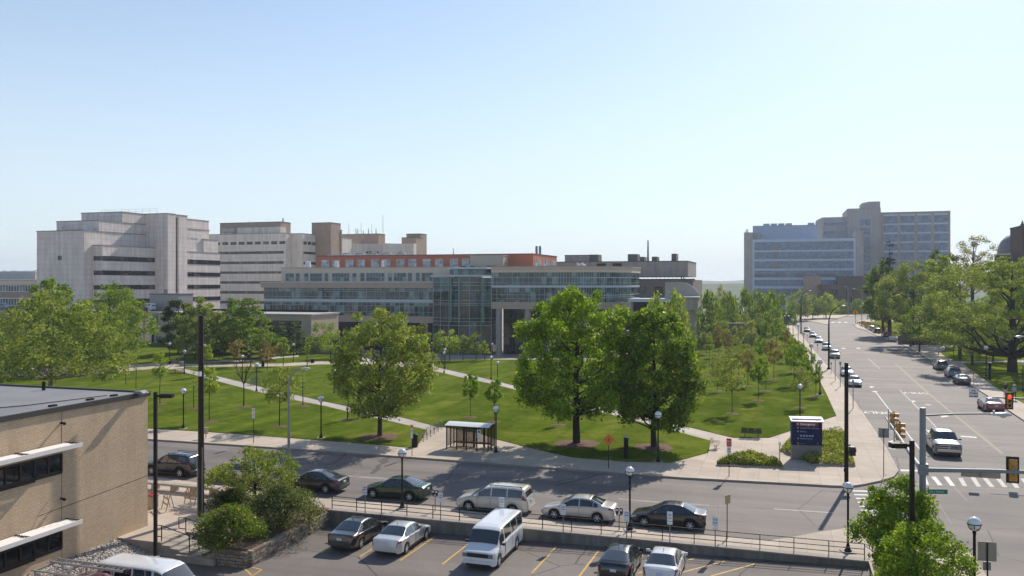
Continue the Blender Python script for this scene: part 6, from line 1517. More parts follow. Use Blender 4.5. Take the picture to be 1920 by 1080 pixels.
def signal(label, pos, face, lit=None, s=1.0, plate=True, visor=True):
    """three lamp traffic signal; local -y is the lit face"""
    root = thing('traffic_signal', label, 'traffic light', pos, face, 'traffic signals', s)
    mb = MB(); mb.box(-.17, .17, -.02, .2, -.53, .53)
    for i in (-1, 0, 1): mb.lathe([(.13, 0), (.15, .05), (.12, .1), (1e-5, .11)], 12, (0, 0, 0)); 
    mb2 = MB()
    for i in (-1, 0, 1):
        mb2.sphere((0, .2, i*.35), .15, 12, 8)
    mb.v = mb.v[:8]; mb.f = mb.f[:6]; mb.m = mb.m[:6]
    mb.build('housing', m_sigy, root)
    o = mb2.build('housing_back', m_sigy, root, 60); o.scale = (1, .6, 1); o.location = (0, .08, 0)
    if plate:
        mb = MB(); mb.box(-.29, .29, .0, .012, -.66, .66); mb.build('backplate', m_trim, root)
    for i, (mo, ml) in enumerate(((m_lro, m_lr), (m_lyo, m_lyo), (m_lgo, m_lgo))):
        z = .35-.35*i; l = MB(); l.lathe([(.135, 0), (.11, .025), (1e-5, .04)], 16); l.v = [(a, -.03-c, b+z) for a, b, c in l.v]; l.build('lens', ml if lit == i else mo, root, 60)
        if visor:
            v_ = MB(); n = 12
            for r1 in (.16,):
                g = [math.pi*(-.12+1.24*j/n) for j in range(n+1)]
                vs = [(r1*math.cos(t), -.02, z+r1*math.sin(t)) for t in g] + [(r1*math.cos(t), -.3, z+r1*math.sin(t)) for t in g] + [((r1-.012)*math.cos(t), -.02, z+(r1-.012)*math.sin(t)) for t in g] + [((r1-.012)*math.cos(t), -.3, z+(r1-.012)*math.sin(t)) for t in g]
                N = n+1; v_.add(vs, [(j, j+1, N+j+1, N+j) for j in range(n)] + [(2*N+j+1, 2*N+j, 3*N+j, 3*N+j+1) for j in range(n)] + [(N+j, N+j+1, 3*N+j+1, 3*N+j) for j in range(n)])
            v_.build('visor', m_sigy, root, 50)
    return root
RE = -TH + math.pi/2                                  # local -y turned to +e1
for b, lb, dz in ((13.7, 'yellow traffic signal at the far tip of the mast arm, lamps to the right', -.05), (10.9, 'yellow traffic signal second from the tip of the mast arm, above the grey street sign', -.18)):
    t = b/b_end; za_ = za-.1+(hz(783, 56.4)-zb-za+.1)*t
    o = signal(lb, mastpt(.34, b, za_+dz+.1), RE, None, 1.0)
    mb = MB(); mb.bar((-.0, .34, -.85), (0, .34, .8), .05); mb.bar((0, .05, .55), (0, .34, .55), .05); mb.bar((0, .05, -.55), (0, .34, -.55), .05); mb.build('hanger', m_grey, o)
o = signal('traffic signal with a black backplate seen from behind, at the right edge', mastpt(4.08, .28, za+.2), -TH+math.pi, None, 1.0)
mb = MB(); mb.box(-.03, .03, .2, .3, -.3, .3); mb.build('hanger', m_grey, o)
o = thing('road_sign', 'grey back of a long road sign hanging on the mast arm over the pickup', 'road sign', mastpt(2.65, .16, za-.10), -TH); mb = MB(); mb.box(-.88, .88, 0, .02, -.17, .2); mb.build('panel', m_signback, o); mb = MB(); mb.box(-.03, .03, -.12, -.002, -.1, .14); mb.build('clamp', m_grey, o)
o = thing('street_sign', 'green street name sign on the grey mast behind the corner tree', 'street sign', mastpt(.2, -.2, hz(921, 41.8)-zb), -.05); mb = MB(); mb.box(0, .98, -.012, .012, -.12, .12, 0); text_on(mb, 'Zina Pitcher', .15, (.08, -.013, -.05), (1,0,0), (0,0,1), 1, .003); mb.build('panel', [m_green_sign, m_signwhite], o)
# arm reaching in from the right edge with a red signal
yA = 68.0; zA = hz(739.5, yA); xA = col_x(1833, yA); root = thing('signal_mast', 'grey signal arm reaching in from the right edge with its mast outside the photo', 'signal mast', (col_x(2010, yA-3.2), yA-3.2, SW), -TH+.02)
h = zA-SW; Lx = col_x(2010, yA-3.2)-xA; mb = MB(); mb.lathe([(.3, 0), (.3, .06), (.17, .1), (.15, h+.6), (1e-5, h+.65)], 14); mb.build('pole', m_greypaint, root, 50)
mb = MB(); mb.tube([(0, 0, h-.1), (-Lx*1.05, 0, h)], [.1, .05], 8); mb.build('mast_arm', m_greypaint, root, 50)
def armR(u): 
    c_, s_ = math.cos(-TH+.02), math.sin(-TH+.02); px0, py0 = col_x(2010, yA-3.2), yA-3.2; kx = (u-960)/F; t = (kx*py0-px0)/(c_-kx*s_); return (px0+t*c_, py0+t*s_)
p = armR(1891); q = (p[0]+E2[0]*-.2, p[1]+E2[1]*-.2)
signal('traffic signal showing red at the right edge above the red car', (q[0], q[1], hz(752, q[1])), -TH, 0, 1.0)
p = armR(1825); o = thing('no_turn_sign', 'white no turn on red sign at the tip of the right hand signal arm', 'road sign', (p[0]-E2[0]*.1, p[1]-E2[1]*.1, hz(736.5, p[1])), -TH); mb = MB(); mb.box(-.33, .33, -.012, .012, -.36, .36, 0)
for i, (tx, sz) in enumerate((('NO', .2), ('TURN', .2), ('ON RED', .17))): text_on(mb, tx, sz, (0, -.013, .12-i*.22), (1,0,0), (0,0,1), 1, .002, 'CENTER', .008)
for s_ in (-1, 1): mb.box(s_*.30-.01, s_*.30+.01, -.014, -.0125, -.33, .33, 1); mb.box(-.3, .3, -.014, -.0125, s_*.33-.01, s_*.33+.01, 1)
mb.build('panel', [m_signwhite, m_ink], o)

# post signs
def post_sign(label, u, vb, vt, w, panels, z=SW, rz=-TH, y=None, post=m_brownpole, r=.03, cat='sign', name='post_sign', zoff=None):
    """panels: (height fraction top, height in m, width, material, text list, ink)"""
    x, y = (G(u, vb, z) if y is None else (col_x(u, y), y)); root = thing(name, label, cat, (x, y, z), rz); h = hz(vt, y)-z
    mb = MB(); mb.cyl((0, 0, 0), (0, 0, h-.02), r, n=8); mb.build('post', post, root)
    for top, hh, ww, m_, tx, ink in panels:
        zt = h-top; mb = MB(); mb.box(-ww/2, ww/2, -r-.016, -r-.001, zt-hh, zt, 0)
        for j, (s_, sz, fz_) in enumerate(tx): text_on(mb, s_, sz, (0, -r-.017, zt-hh*fz_), (1,0,0), (0,0,1), 1, .002, 'CENTER', .004)
        mb.build('panel', [m_, ink], root)
    return root
m_blueink = M('blue sign ink', (.04, .10, .35), .6, var=0)
redsig = lambda: [(0, .46, .31, m_signwhite, [('NO', .16, .4), ('PARKING', .07, .62)], m_red), (.5, .46, .31, m_signwhite, [('PERMIT', .07, .35), ('ONLY', .08, .6)], m_blueink)]
post_sign('white parking sign with two plates on the kerb left of the curved street light', 475.5, 831, 765, .3, redsig(), cat='parking sign')
post_sign('red and white double parking sign on the kerb by the kerbed bed', 1367, 893, 822, .3, [(0, .62, .38, m_red, [('NO', .18, .45), ('STOPPING', .06, .75)], m_signwhite), (.64, .55, .3, m_signwhite, [('BUS', .12, .4), ('ZONE', .1, .7)], m_ink)], cat='parking sign')
post_sign('slim white bus stop sign standing beside the litter bin', 772.5, 855, 796, .2, [(.0, .3, .22, m_orange, [], m_ink), (.3, .9, .2, m_signwhite, [('BUS', .1, .3)], m_ink)], cat='bus stop sign', name='bus_stop_sign')
x, y = G(1141, 878, SW); root = thing('warning_sign', 'orange diamond warning sign at the kerb in front of the bright maple', 'warning sign', (x, y, SW), -TH+.35); h = hz(814, y)-SW
mb = MB(); mb.cyl((0,0,0), (0,0,h-.1), .035); mb.build('post', m_brownpole, root); mb = MB(); mb.obox((0, -.05, h-.45), (.66, .02, .66), Matrix.Rotation(math.pi/4, 3, 'Y'), 0); mb.tube([(-.05, -.065, h-.6), (0, -.065, h-.4), (.03, -.065, h-.3)], .025, 5, 1); mb.build('panel', [m_orange, m_ink], root)
root = post_sign('thin post with a small pale sign at the corner of the directory sign bed', 1462, 870, 829, .2, [(0, .3, .2, m_signwhite, [], m_ink)], cat='sign')
o = post_sign('grey backed square sign on a thin post where the crosswalk meets the avenue', 1657, 893, 803, .6, [], cat='road sign', z=SW, r=.03)
mb = MB(); zz = hz(803, o.location.y)-SW; mb.box(-.38, .38, .04, .06, zz-.74, zz); mb.build('panel', m_grey, o)
# near kerb signs, meters
gM = 'parking meters on the near kerb'
def meter(label, u, vb, vt, double=True, y=None, cat='parking meter'):
    x, y = G(u, vb, SW) if y is None else (col_x(u, y), y); root = thing('parking_meter', label, cat, (x, y, SW), -TH, None); h = hz(vt, y)-SW
    mb = MB(); mb.cyl((0,0,0), (0,0,h-.42), .035, n=8); mb.box(-.18 if double else -.05, .18 if double else .05, -.04, .04, h-.46, h-.38); mb.build('post', m_grey, root)
    for s_ in ((-1, 1) if double else (0,)):
        mb = MB(); mb.lathe([(.075, -.38), (.10, -.28), (.11, -.12), (.10, -.05), (.055, 0), (1e-5, .01)], 12, (s_*.13, 0, h)); mb.box(s_*.13-.06, s_*.13+.06, -.115, -.09, h-.17, h-.07, 1); mb.build('meter_head', [m_trim, m_signwhite], root, 50)
    return root
meter('double parking meter behind the railing between the green sedan and the minivan', 816, 958, 918)
meter('double parking meter behind the railing right of the pale beige sedan', 1161, 993, 952)
def psign(label, u, vb, vt, tall=.42): return post_sign(label, u, vb, vt, .3, [(0, tall, .31, m_signwhite, [('2 HR', .1, .4), ('PARKING', .06, .7)], m_blueink), (tall+.03, .16, .31, m_signwhite, [], m_ink)], post=m_grey, cat='parking sign', z=SW+.05)
for u, vb, vt, lb in [(684.6, 966, 910, 'small blue and white sign on the wall in front of the dark green sedan'), (826, 978, 924, 'small blue and white sign beside the double meter by the minivan'), (941, 993, 932, 'small blue and white sign in front of the beige minivan, above the white van'), (1056, 1003, 946, 'small blue and white sign in front of the pale beige sedan'), (1175, 1014, 957, 'small pale sign on the wall just left of the tall globe lamp pole'), (1256, 1021, 959, 'white double sign in front of the dark grey sedan at the row end'), (1341, 1029, 968, 'white double sign on the railing right of the last dark sedan')]:
    psign(lb, u, vb, vt, .55 if u > 1200 else .42)
x, y = G(1363.5, 1010, SW); root = thing('sign_post', 'tall sign post with a yellowish plate near the end of the parked row', 'sign', (x, y, SW), -TH+.9); h = hz(928, y)-SW
mb = MB(); mb.bar((0,0,0), (0,0,h), .06, .04); mb.build('post', m_grey, root); mb = MB(); mb.box(-.22, .22, -.05, -.03, h-.5, h, 0); mb.build('panel', M('yellowish sign back', (.42, .33, .16), .5, var=.06), root)
yB = 38.6; root = thing('road_sign', 'tan back of a square road sign with a smaller plate below, bottom right corner', 'road sign', (col_x(1851, yB), yB, SW), -TH+.1); mb = MB(); mb.cyl((0, -.04, 0), (0, -.04, hz(1016, yB)-SW), .035); mb.build('post', m_brownpole, root)
zz = hz(1016, yB)-SW; mb = MB(); mb.box(-.4, .4, 0, .015, zz-.9, zz); mb.build('panel', m_signback, root); mb = MB(); mb.box(-.18, .16, 0, .015, zz-1.33, zz-.93); mb.build('plate', m_grey, root)
# avenue kerb meters and signs
for u, vb, vt, lb in [(1644, 658+2, 645, ''),]: pass
for u, vb, vt, lb in [(1558.5, 700, 679, 'thin parking meter behind the tall black street light on the avenue'), (1533, 661, 645, 'parking meter post beside the white sport utility car on the avenue'), (1513.5, 639, 627, 'parking meter post by the blue grey car on the avenue'), (1760, 673, 660, 'parking meter on the park pavement behind the dark estate car'), (1778.5, 684, 672, 'parking meter on the park pavement by the middle parked car'), (1825.5, 718, 697, 'parking meter on the park pavement next to the dark sedan'), (1742, 655, 645, 'parking meter on the wide park pavement right of the bend')]:
    meter(lb, u, vb, vt, False)
for u, vb, vt, lb in [(1566, 714, 667, 'street sign post on the avenue pavement left of the white car'), (1575.5, 725, 678, 'second street sign post on the avenue pavement nearer the camera'), (1599.5, 766, 712, 'small sign post at the kerb just right of the tall dark signal pole')]:
    post_sign(lb, u, vb, vt, .3, [(0, .5, .3, m_signback, [], m_ink)], post=m_grey, r=.05, cat='road sign')
for u, vb, vt, lb, s_ in [(1604, 608, 580, 'orange diamond sign standing at the mouth of the bend', 2.3), (1665, 628, 597, 'orange diamond work sign below the dark park tree', 2.0)]:
    x, y = G(u, vb, SW); root = thing('warning_sign', lb, 'warning sign', (x, y, SW), -TH); h = hz(vt, y)-SW; mb = MB(); mb.cyl((0,0,0), (0,0,h-.1), .09); mb.build('post', m_grey, root)
    mb = MB(); mb.obox((0, -.12, h-s_*.5), (s_*.7, .02, s_*.7), Matrix.Rotation(math.pi/4, 3, 'Y'), 0); mb.box(-.12, .12, -.15, -.132, h-s_*.75, h-s_*.3, 1)
    if u > 1650: mb.box(-.8, .8, -.13, -.11, h-s_*1.35, h-s_*1.0, 0)
    mb.build('panel', [M('orange work sign', (.85, .27, .015), .5, var=.03), m_ink], root)
for u, vb, vt, lb in [(1509, 590.8, 569, 'small red sign on a post left of the four distant globe lamps'), (1545, 596, 571, 'small red and white sign post by the traffic island')]:
    x, y = G(u, vb, SW); root = thing('stop_sign', lb, 'stop sign', (x, y, SW), -TH); h = hz(vt, y)-SW; mb = MB(); mb.cyl((0,0,0), (0,0,h), .1); mb.build('post', m_grey, root); mb = MB(); mb.lathe([(.75, 0), (.75, .03), (1e-5, .03)], 8); mb.v = [(a, -.14-c, b+h-.6) for a, b, c in mb.v]; mb.build('panel', m_red, root)
root = post_sign('park sign with a blue disc and a yellow lower half beside the park lawn', 1788, 677, 634, .6, [(0, .75, .75, m_signwhite, [], m_ink), (.78, .6, .75, M('yellow sign sheet', (.7, .45, .12), .5, var=.05), [], m_ink)], post=m_black, r=.05, cat='sign')
mb = MB(); hh_ = hz(634, root.location.y)-SW; mb.lathe([(.26, 0), (1e-5, .001)], 16); mb.v = [(a, -.07-c, b+hh_-.38) for a, b, c in mb.v]; mb.build('disc', m_blueink, root)
post_sign('small white sign on the thin pole of the park street light', 1713, 648, 622, .6, [(0, .9, .6, m_signwhite, [], m_ink)], post=m_black, r=.06, cat='sign')

# railing on the wall, and the wall itself
def wall_pt(u): 
    for dv in range(400):
        pass
root = thing('retaining_wall', 'long low concrete retaining wall with a raised kerb between the parking lot and the street', 'wall', (0, 0, 0), -TH)
mb = MB(); mb.box(-28.2, 4.6, 47.98, 48.4, -1.2, .22); q = NM('stained wall concrete'); X = q.sep(); mp = q.node('ShaderNodeMapping'); mp.inputs['Scale'].default_value = (1.6, 1, .12); q.l.new(q.tc.outputs['Object'], mp.inputs[0]); st = q.noise(1.4, 6, .7, mp.outputs[0])
q.col(q.mix(1.0, q.ramp(q.noise(.6, 5), [(.3, (.20,.18,.16)), (.7, (.30,.27,.235))]), q.ramp(st, [(.35, (.6,.58,.56)), (.65, (1.05,1.04,1.0))]), 'MULTIPLY')); q.rough(.9); mb.build('wall', q.m, root)
mb = MB(); mb.box(-28.2, 4.6, 47.93, 48.45, .22, .30); mb.build('coping', m_kerb, root)
root = thing('railing', 'dark three bar steel railing along the top of the retaining wall', 'railing', (0, 0, .29), -TH)
us = [626, 670, 718, 768, 819, 871, 924, 977, 1032, 1088, 1144.7, 1202, 1260, 1320, 1380, 1441, 1503, 1565.6, 1625.6]
aa = [-28.0 + i*(32.4/18) for i in range(19)]
for a in aa: mb = MB(); mb.box(a-.022, a+.022, 48.17, 48.214, 0, .86); mb.build('post', m_brownpole, root)
for z in (.84, .56, .28): mb = MB(); mb.box(-28.0, 4.4, 48.172, 48.212, z-.018, z+.018); mb.build('rail', m_brownpole, root)
# stone planter wall
def stone_wall(mb, p0, p1, z0, z1, r, thick=.35):
    p0, p1 = Vector(p0), Vector(p1); d = (p1-p0); L_ = d.length; d.normalize(); n = Vector((-d.y, d.x)); rows = max(1, int(round((z1-z0)/.17))); hh = (z1-z0)/rows
    for j in range(rows):
        s = -r.uniform(0, .3)
        while s < L_:
            w = r.uniform(.3, .55); e = min(L_, s+w); b0 = max(0, s); o_ = r.uniform(-.035, .03)
            c = p0 + d*((b0+e)/2) + n*(o_); mb.obox((c.x, c.y, z0+hh*(j+.5)), (max(.02, e-b0-.035), thick+r.uniform(-.05,.08), hh-.035), math.atan2(d.y, d.x) + r.uniform(-.05, .05), r.randrange(3)); s += w
root = thing('stone_wall', 'low stacked stone wall holding up the shrub bed beside the parking lot', 'stone wall', (0, 0, 0), -TH); mb = MB(); r = random.Random(8)
stone_wall(mb, (-28.2, 39.5), (-28.2, 48.1), -.9, .20, r); stone_wall(mb, (-30.5, 39.4), (-28.2, 39.4), -.9, .16, r); stone_wall(mb, (-33.4, 41.6), (-30.4, 41.45), -.9, .16, r)
mb.build('stones', [M('tan stone', (.30, .23, .17), .9, var=.25, sc=3, bump=.5, bsc=8), M('brown stone', (.21, .15, .11), .9, var=.25, sc=3, bump=.5, bsc=8), M('grey stone', (.25, .22, .19), .9, var=.25, sc=3, bump=.5, bsc=8)], root)
# steps and handrails
root = thing('steps', 'concrete steps going down from the plaza to the parking lot beside the azalea', 'steps', (0, 0, 0), -TH); mb = MB()
for i in range(6): mb.box(-34+i*.62, -34+(i+1)*.62, 39.3, 41.4, -1.2, SW-.14*(i+1))
mb.box(-34.05, -30.2, 39.02, 39.29, -1.2, -.35); mb.build('treads', m_concrete, root)
def handrail(label, p0, p1, pre=.5, posts=2):
    root = thing('handrail', label, 'handrail', (0, 0, 0), -TH); p0, p1 = Vector(p0), Vector(p1); d = (p1-p0); dh = Vector((d.x, d.y, 0)).normalized(); up = Vector((0, 0, .9))
    mb = MB(); a = p0-dh*pre; mb.tube([a+Vector((0,0,.25)), a+up, p0+up, p1+up, p1+dh*.35+up, p1+dh*.35+Vector((0,0,.25)), p1+Vector((0,0,.25))], .028, 7); mb.tube([a+Vector((0,0,.25)), p0+Vector((0,0,.25))], .028, 7); mb.build('rail', m_brownpole, root)
    for i in range(posts): q_ = p0.lerp(p1, i/(posts-1)); mb = MB(); mb.cyl(q_, q_+up, .03, n=8); mb.build('post', m_brownpole, root)
handrail('sloping steel handrail on the near side of the steps by the lot light', (-34.2, 39.55, SW), (-30.3, 39.55, -.68), .55, 3)
handrail('short steel handrail at the top of the steps beside the azalea', (-33.9, 41.25, SW), (-32.2, 41.25, -.2), .5, 2)
# plaza bench wall
root = thing('bench_wall', 'long concrete slab bench on blocks along the plaza edge beyond the brick building', 'bench', (0, 0, 0), -TH); b0 = 48.9
a0, a1 = W2S(*G(276, 917, SW))[0]-3, W2S(*G(411, 929, SW))[0]; bb = (W2S(*G(280, 918, SW))[1]+W2S(*G(411, 929, SW))[1])/2
mb = MB(); mb.box(a0, a1, bb-.25, bb+.25, SW+.42, SW+.56); mb.build('seat', m_concrete, root); mb = MB(); mb.box(a0, a1, bb-.3, bb+.1, SW, SW+.07); mb.build('plinth', m_concrete, root)
for i in range(6): x = a0+.4+(a1-a0-.8)*i/5; mb = MB(); mb.box(x-.22, x+.22, bb-.2, bb+.2, SW+.07, SW+.42); mb.build('block', m_concrete, root)
# litter bins
def bin_(label, u, vb, hpx, wpx, m, lid, rim=None, z=SW):
    x, y = G(u, vb, z); root = thing('litter_bin', label, 'litter bin', (x, y, z)); h, r_ = px(hpx, y), px(wpx, y)/2
    mb = MB(); mb.lathe([(r_*.9, 0), (r_*.96, h*.1), (r_, h*.8), (r_*.98, h*.86)], 18); mb.build('body', m, root, 50)
    mb = MB(); mb.lathe([(r_*1.06, h*.86), (r_*1.06, h*.93), (r_*.8, h), (r_*.4, h*1.01), (r_*.4, h*.9)], 18); mb.build('lid', lid, root, 50)
bin_('black litter bin at the lawn corner left of the bus shelter', 778, 838, 24, 11.5, m_black, m_black)
bin_('round concrete litter bin with a red rim against the brick building corner', 286, 952, 27, 22, m_concrete, M('red plastic rim', (.33, .06, .04), .5, var=.1))
bin_('black litter bin beside the level path before the tiered tree', 493, 687, 11, 6, m_black, m_black, z=SW+.04)
bin_('round stone litter bin on the paved circle left of the wooden pole', 341, 686.5, 9, 8, m_concrete, m_concrete)
bin_('small concrete planter bin beyond the paved circle, nearest the dark trees', 325, 680, 7, 8, m_concrete, m_concrete)
bin_('litter bin by the bicycle racks near the stone wall', 586, 680, 7, 7, m_black, m_black, z=SW+.04)
# bus shelter
p0, p1, p2 = W2S(*G(837.5, 842, SW)), W2S(*G(913.5, 848, SW)), None
root = thing('bus_shelter', 'open fronted bus shelter with a white curved roof and dark frame on the pavement', 'bus shelter', (*G(837.5, 842, SW), SW), -TH)
Ls = p1[0]-p0[0]; Ds = 1.75; y_ = G(837.5, 842, SW)[1]; hs = hz(797, y_)-SW
m_frame = m_brownpole; mb = MB(); n = 10
def rz_(y): t = y/Ds; return hs+.02+.17*math.sin(math.pi*min(1, max(0, t)))**.7
vs = []
for i in range(n+1):
    yy = -.14+(Ds+.28)*i/n; vs += [(-.14, yy, rz_(yy)), (Ls+.14, yy, rz_(yy))]
nv = len(vs); vs += [(x, y, z-.05) for x, y, z in vs]
mb.add(vs, [(2*i, 2*i+1, 2*i+3, 2*i+2) for i in range(n)] + [(nv+2*i+1, nv+2*i, nv+2*i+2, nv+2*i+3) for i in range(n)] + [(0, nv, nv+1, 1), (2*n+1, nv+2*n+1, nv+2*n, 2*n)] + [(2*i, 2*i+2, nv+2*i+2, nv+2*i) for i in range(n)] + [(2*i+3, 2*i+1, nv+2*i+1, nv+2*i+3) for i in range(n)])
q = NM('white translucent roof'); q.col((.86, .85, .83, 1)); q.rough(.3); tl = q.node('ShaderNodeBsdfTranslucent'); tl.inputs[0].default_value = (.8, .79, .77, 1); mx = q.node('ShaderNodeMixShader'); mx.inputs[0].default_value = .12; q.l.new(q.b.outputs[0], mx.inputs[1]); q.l.new(tl.outputs[0], mx.inputs[2]); q.l.new(mx.outputs[0], q.out.inputs['Surface'])
mb.build('roof', q.m, root, 40)
mb = MB()
for x in (0, Ls): mb.box(x-.05, x+.05, -.1, Ds+.1, hs-.1, hs+.0)
for yy in (0, Ds): mb.box(-.1, Ls+.1, yy-.05, yy+.05, hs-.12, hs-.01)
mb.box(.9, Ls-1.2, -.03, .03, .3, .36); 
for yy in (.0,): pass
mb.box(0, Ls, Ds-.03, Ds+.03, .28, .35); mb.box(-.03, .03, .05, Ds, .28, .34); mb.box(Ls-.03, Ls+.03, .05, Ds, .28, .34); mb.build('frame', m_frame, root)
for x, yy in [(0, 0), (Ls*.245, 0), (Ls*.48, 0), (Ls*.735, 0), (Ls, 0), (0, Ds*.55), (0, Ds), (Ls*.25, Ds), (Ls*.5, Ds), (Ls*.75, Ds), (Ls, Ds*.5), (Ls, Ds)]:
    wdt = .09 if yy == Ds and 0 < x < Ls else .045
    mb = MB(); mb.box(x-wdt, x+wdt, yy-.035, yy+.035, 0, hs-.12); mb.build('post', m_frame, root)
q = NM('smoked shelter glass'); q.col((.10, .095, .085, 1)); q.rough(.05); tr = q.node('ShaderNodeBsdfTransparent'); tr.inputs[0].default_value = (.74, .72, .69, 1); mx = q.node('ShaderNodeMixShader'); mx.inputs[0].default_value = .88; q.l.new(q.b.outputs[0], mx.inputs[1]); q.l.new(tr.outputs[0], mx.inputs[2]); q.l.new(mx.outputs[0], q.out.inputs['Surface']); m_smoke = q.m
for a, b in (((0, .06), (0, Ds-.06)), ((Ls, .06), (Ls, Ds-.06)), ((.06, Ds), (Ls-.06, Ds)), ((Ls*.26, 0), (Ls*.72, 0))):
    mb = MB(); x0_, x1_ = sorted((a[0], b[0])); y0_, y1_ = sorted((a[1], b[1])); mb.box(x0_-.006, x1_+.006, y0_-.006, y1_+.006, .37, hs-.13); mb.build('glass_panel', m_smoke, root)
mb = MB(); mb.box(.25, Ls-.2, Ds-.5, Ds-.12, .44, .5); mb.build('seat', M('shelter bench', (.12, .06, .035), .6, var=.2), root)
mb = MB(); x = Ls*.79; mb.box(x-.17, x+.17, -.06, -.04, hs-1.0, hs-.25, 0); mb.box(x-.1, x+.12, -.064, -.061, hs-.52, hs-.32, 1); mb.build('timetable', [m_signwhite, m_blueink], root)
# bicycle racks
for i in range(6):
    p = (690+0, 0); t = i/5; u, v = 790+35*t, 827-24*t; x, y = G(u, v, SW)
    root = thing('bicycle_rack', ['first bicycle rack, nearest the litter bin', 'second bicycle rack from the litter bin', 'third bicycle rack from the litter bin', 'fourth bicycle rack from the litter bin', 'fifth bicycle rack, before the last one', 'farthest bicycle rack along the path edge'][i] + ' left of the bus shelter', 'bicycle rack', (x, y, SW), -TH+.9, 'bicycle racks by the path')
    mb = MB(); mb.tube([(-.02, -.45, 0), (-.02, -.45, .62), (-.02, -.3, .8), (-.02, .3, .8), (-.02, .45, .62), (-.02, .45, 0)], .022, 7); mb.build('hoop', m_grey, root, 50)
    mb = MB()
    for s_ in range(7): mb.cyl((-.02, -.38+s_*.125, .1), (-.02, -.38+s_*.125, .78), .008, n=5)
    mb.bar((-.02, -.45, .1), (-.02, .45, .1), .02); mb.build('grid', m_grey, root)
    mb = MB(); 
    for s_ in (-.45, .45): mb.lathe([(.07, 0), (.07, .02), (1e-5, .02)], 10, (-.02, s_, 0))
    mb.build('foot', m_black, root)
# benches
def seat_bench(label, u, v, wpx, rz, m, slats=3, hpx=20):
    x, y = G(u, v, SW); root = thing('bench', label, 'bench', (x, y, SW), rz); w = px(wpx, y)
    mb = MB(); mb.box(-w/2, w/2, -.03, .03, .38, .44)
    for s_ in (-.32, .32): mb.bar((s_*w, 0, 0), (s_*w, 0, .4), .06); mb.box(s_*w-.05, s_*w+.05, -.28, .28, 0, .03)
    mb.build('frame', m, root)
    ws = w/slats
    for i in range(slats):
        c = -w/2+ws*(i+.5); mb = MB(); 
        for k_ in range(6): mb.box(c-ws*.46, c+ws*.46, -.28+k_*.09, -.21+k_*.09, .45, .48)
        for k_ in range(7): zz = .5+k_*.07; yy = .27+k_*.022; mb.box(c-ws*.46, c+ws*.46, yy, yy+.025, zz, zz+.058)
        mb.build('seat', m, root)
    mb = MB()
    for i in range(slats+1): c = -w/2+ws*i; mb.tube([(c, -.26, .45), (c, -.26, .66), (c, .3, .68)], .018, 6)
    mb.build('armrest', m, root)
m_benchg = M('dark green bench metal', (.008, .014, .010), .7, var=.2, spec=.15)
seat_bench('dark three seat bench facing the street beside the directory sign', 1409, 820, 37, -TH+math.pi, m_benchg)
seat_bench('pale grey three seat bench seen from its end at the path mouth', 1342, 842, 24, 1.15, m_signback)
seat_bench('metal bench beside the diagonal path on the middle lawn', 474, 722, 22, -TH-.25, m_grey)
x, y = G(1408, 823.2, SW); 
# call pillars
for u, vb, vt, lb in [(1174, 861, 817, 'black call pillar with a pale cap on the lawn between the two maples'), (1856, 712, 679, 'dark call pillar beside the park lamp')]:
    x, y = G(u, vb, SW); root = thing('call_pillar', lb, 'call pillar', (x, y, SW), -TH); h = hz(vt, y)-SW
    mb = MB(); mb.lathe([(.2, 0), (.2, h-.12)], 16); mb.box(-.1, .1, -.23, -.17, h*.55, h*.75); mb.build('column', m_black, root, 50); mb = MB(); mb.lathe([(.24, h-.12), (.24, h-.03), (1e-5, h)], 16); mb.build('cap', m_cobra, root, 50)
# directory sign
x, y = G(1485, 862, SW); root = thing('directory_sign', 'big dark blue hospital directory sign with a red emergency band and a white curved cap', 'directory sign', (x, y, SW), -TH+.16)
Wd = px(54, y)/math.cos(.12); h = hz(789, y)-SW; zb_ = hz(834, y)-SW
m_navy = M('navy sign panel', (.012, .019, .075), .65, var=.05, spec=.2)
def lozenge(off=0.0, n=8):
    f = [(-off+(Wd+2*off)*i/n, -off-.09*math.sin(math.pi*i/n)) for i in range(n+1)]; b = [(Wd+off-(Wd+2*off)*i/n, .75+off+.09*math.sin(math.pi*i/n)) for i in range(n+1)]; return f+b
mb = MB(); mb.prism(lozenge(-.02), -.05, zb_); mb.build('plinth', M('sign plinth', (.20, .185, .165), .85, var=.1), root)
mb = MB(); mb.prism(lozenge(), zb_, h); mb.build('cabinet', m_navy, root)
mb = MB(); n = 10; vs = []
for i in range(n+1):
    t = i/n; yy = -.2+1.1*t; zz = h+.02+.24*math.sin(t*math.pi/2); vs += [(-.1, yy, zz), (Wd+.1, yy, zz)]
m_ = len(vs); vs += [(x_, y_, z_-.07) for x_, y_, z_ in vs]
mb.add(vs, [(2*i, 2*i+1, 2*i+3, 2*i+2) for i in range(n)] + [(m_+2*i+1, m_+2*i, m_+2*i+2, m_+2*i+3) for i in range(n)] + [(0, m_, m_+1, 1), (2*n+1, m_+2*n+1, m_+2*n, 2*n)] + [(2*i, 2*i+2, m_+2*i+2, m_+2*i) for i in range(n)] + [(2*i+3, 2*i+1, m_+2*i+1, m_+2*i+3) for i in range(n)])
mb.prism([(.05, .1), (Wd-.05, .1), (Wd-.05, .7), (.05, .7)], h, h+.2)
mb.build('cap', m_whitemetal, root, 40)
mb = MB(); zr1, zr0 = h-.06, h-.42; mb.box(Wd*.12, Wd*.86, -.112, -.085, zr0, zr1, 0); mb.build('emergency_band', M('emergency red', (.24, .012, .012), .4, var=.03), root); mb = MB()
text_on(mb, 'Emergency', .27, (Wd*.27, -.113, zr0+.1), (1,0,0), (0,0,1), 1, .003, bold=.006)
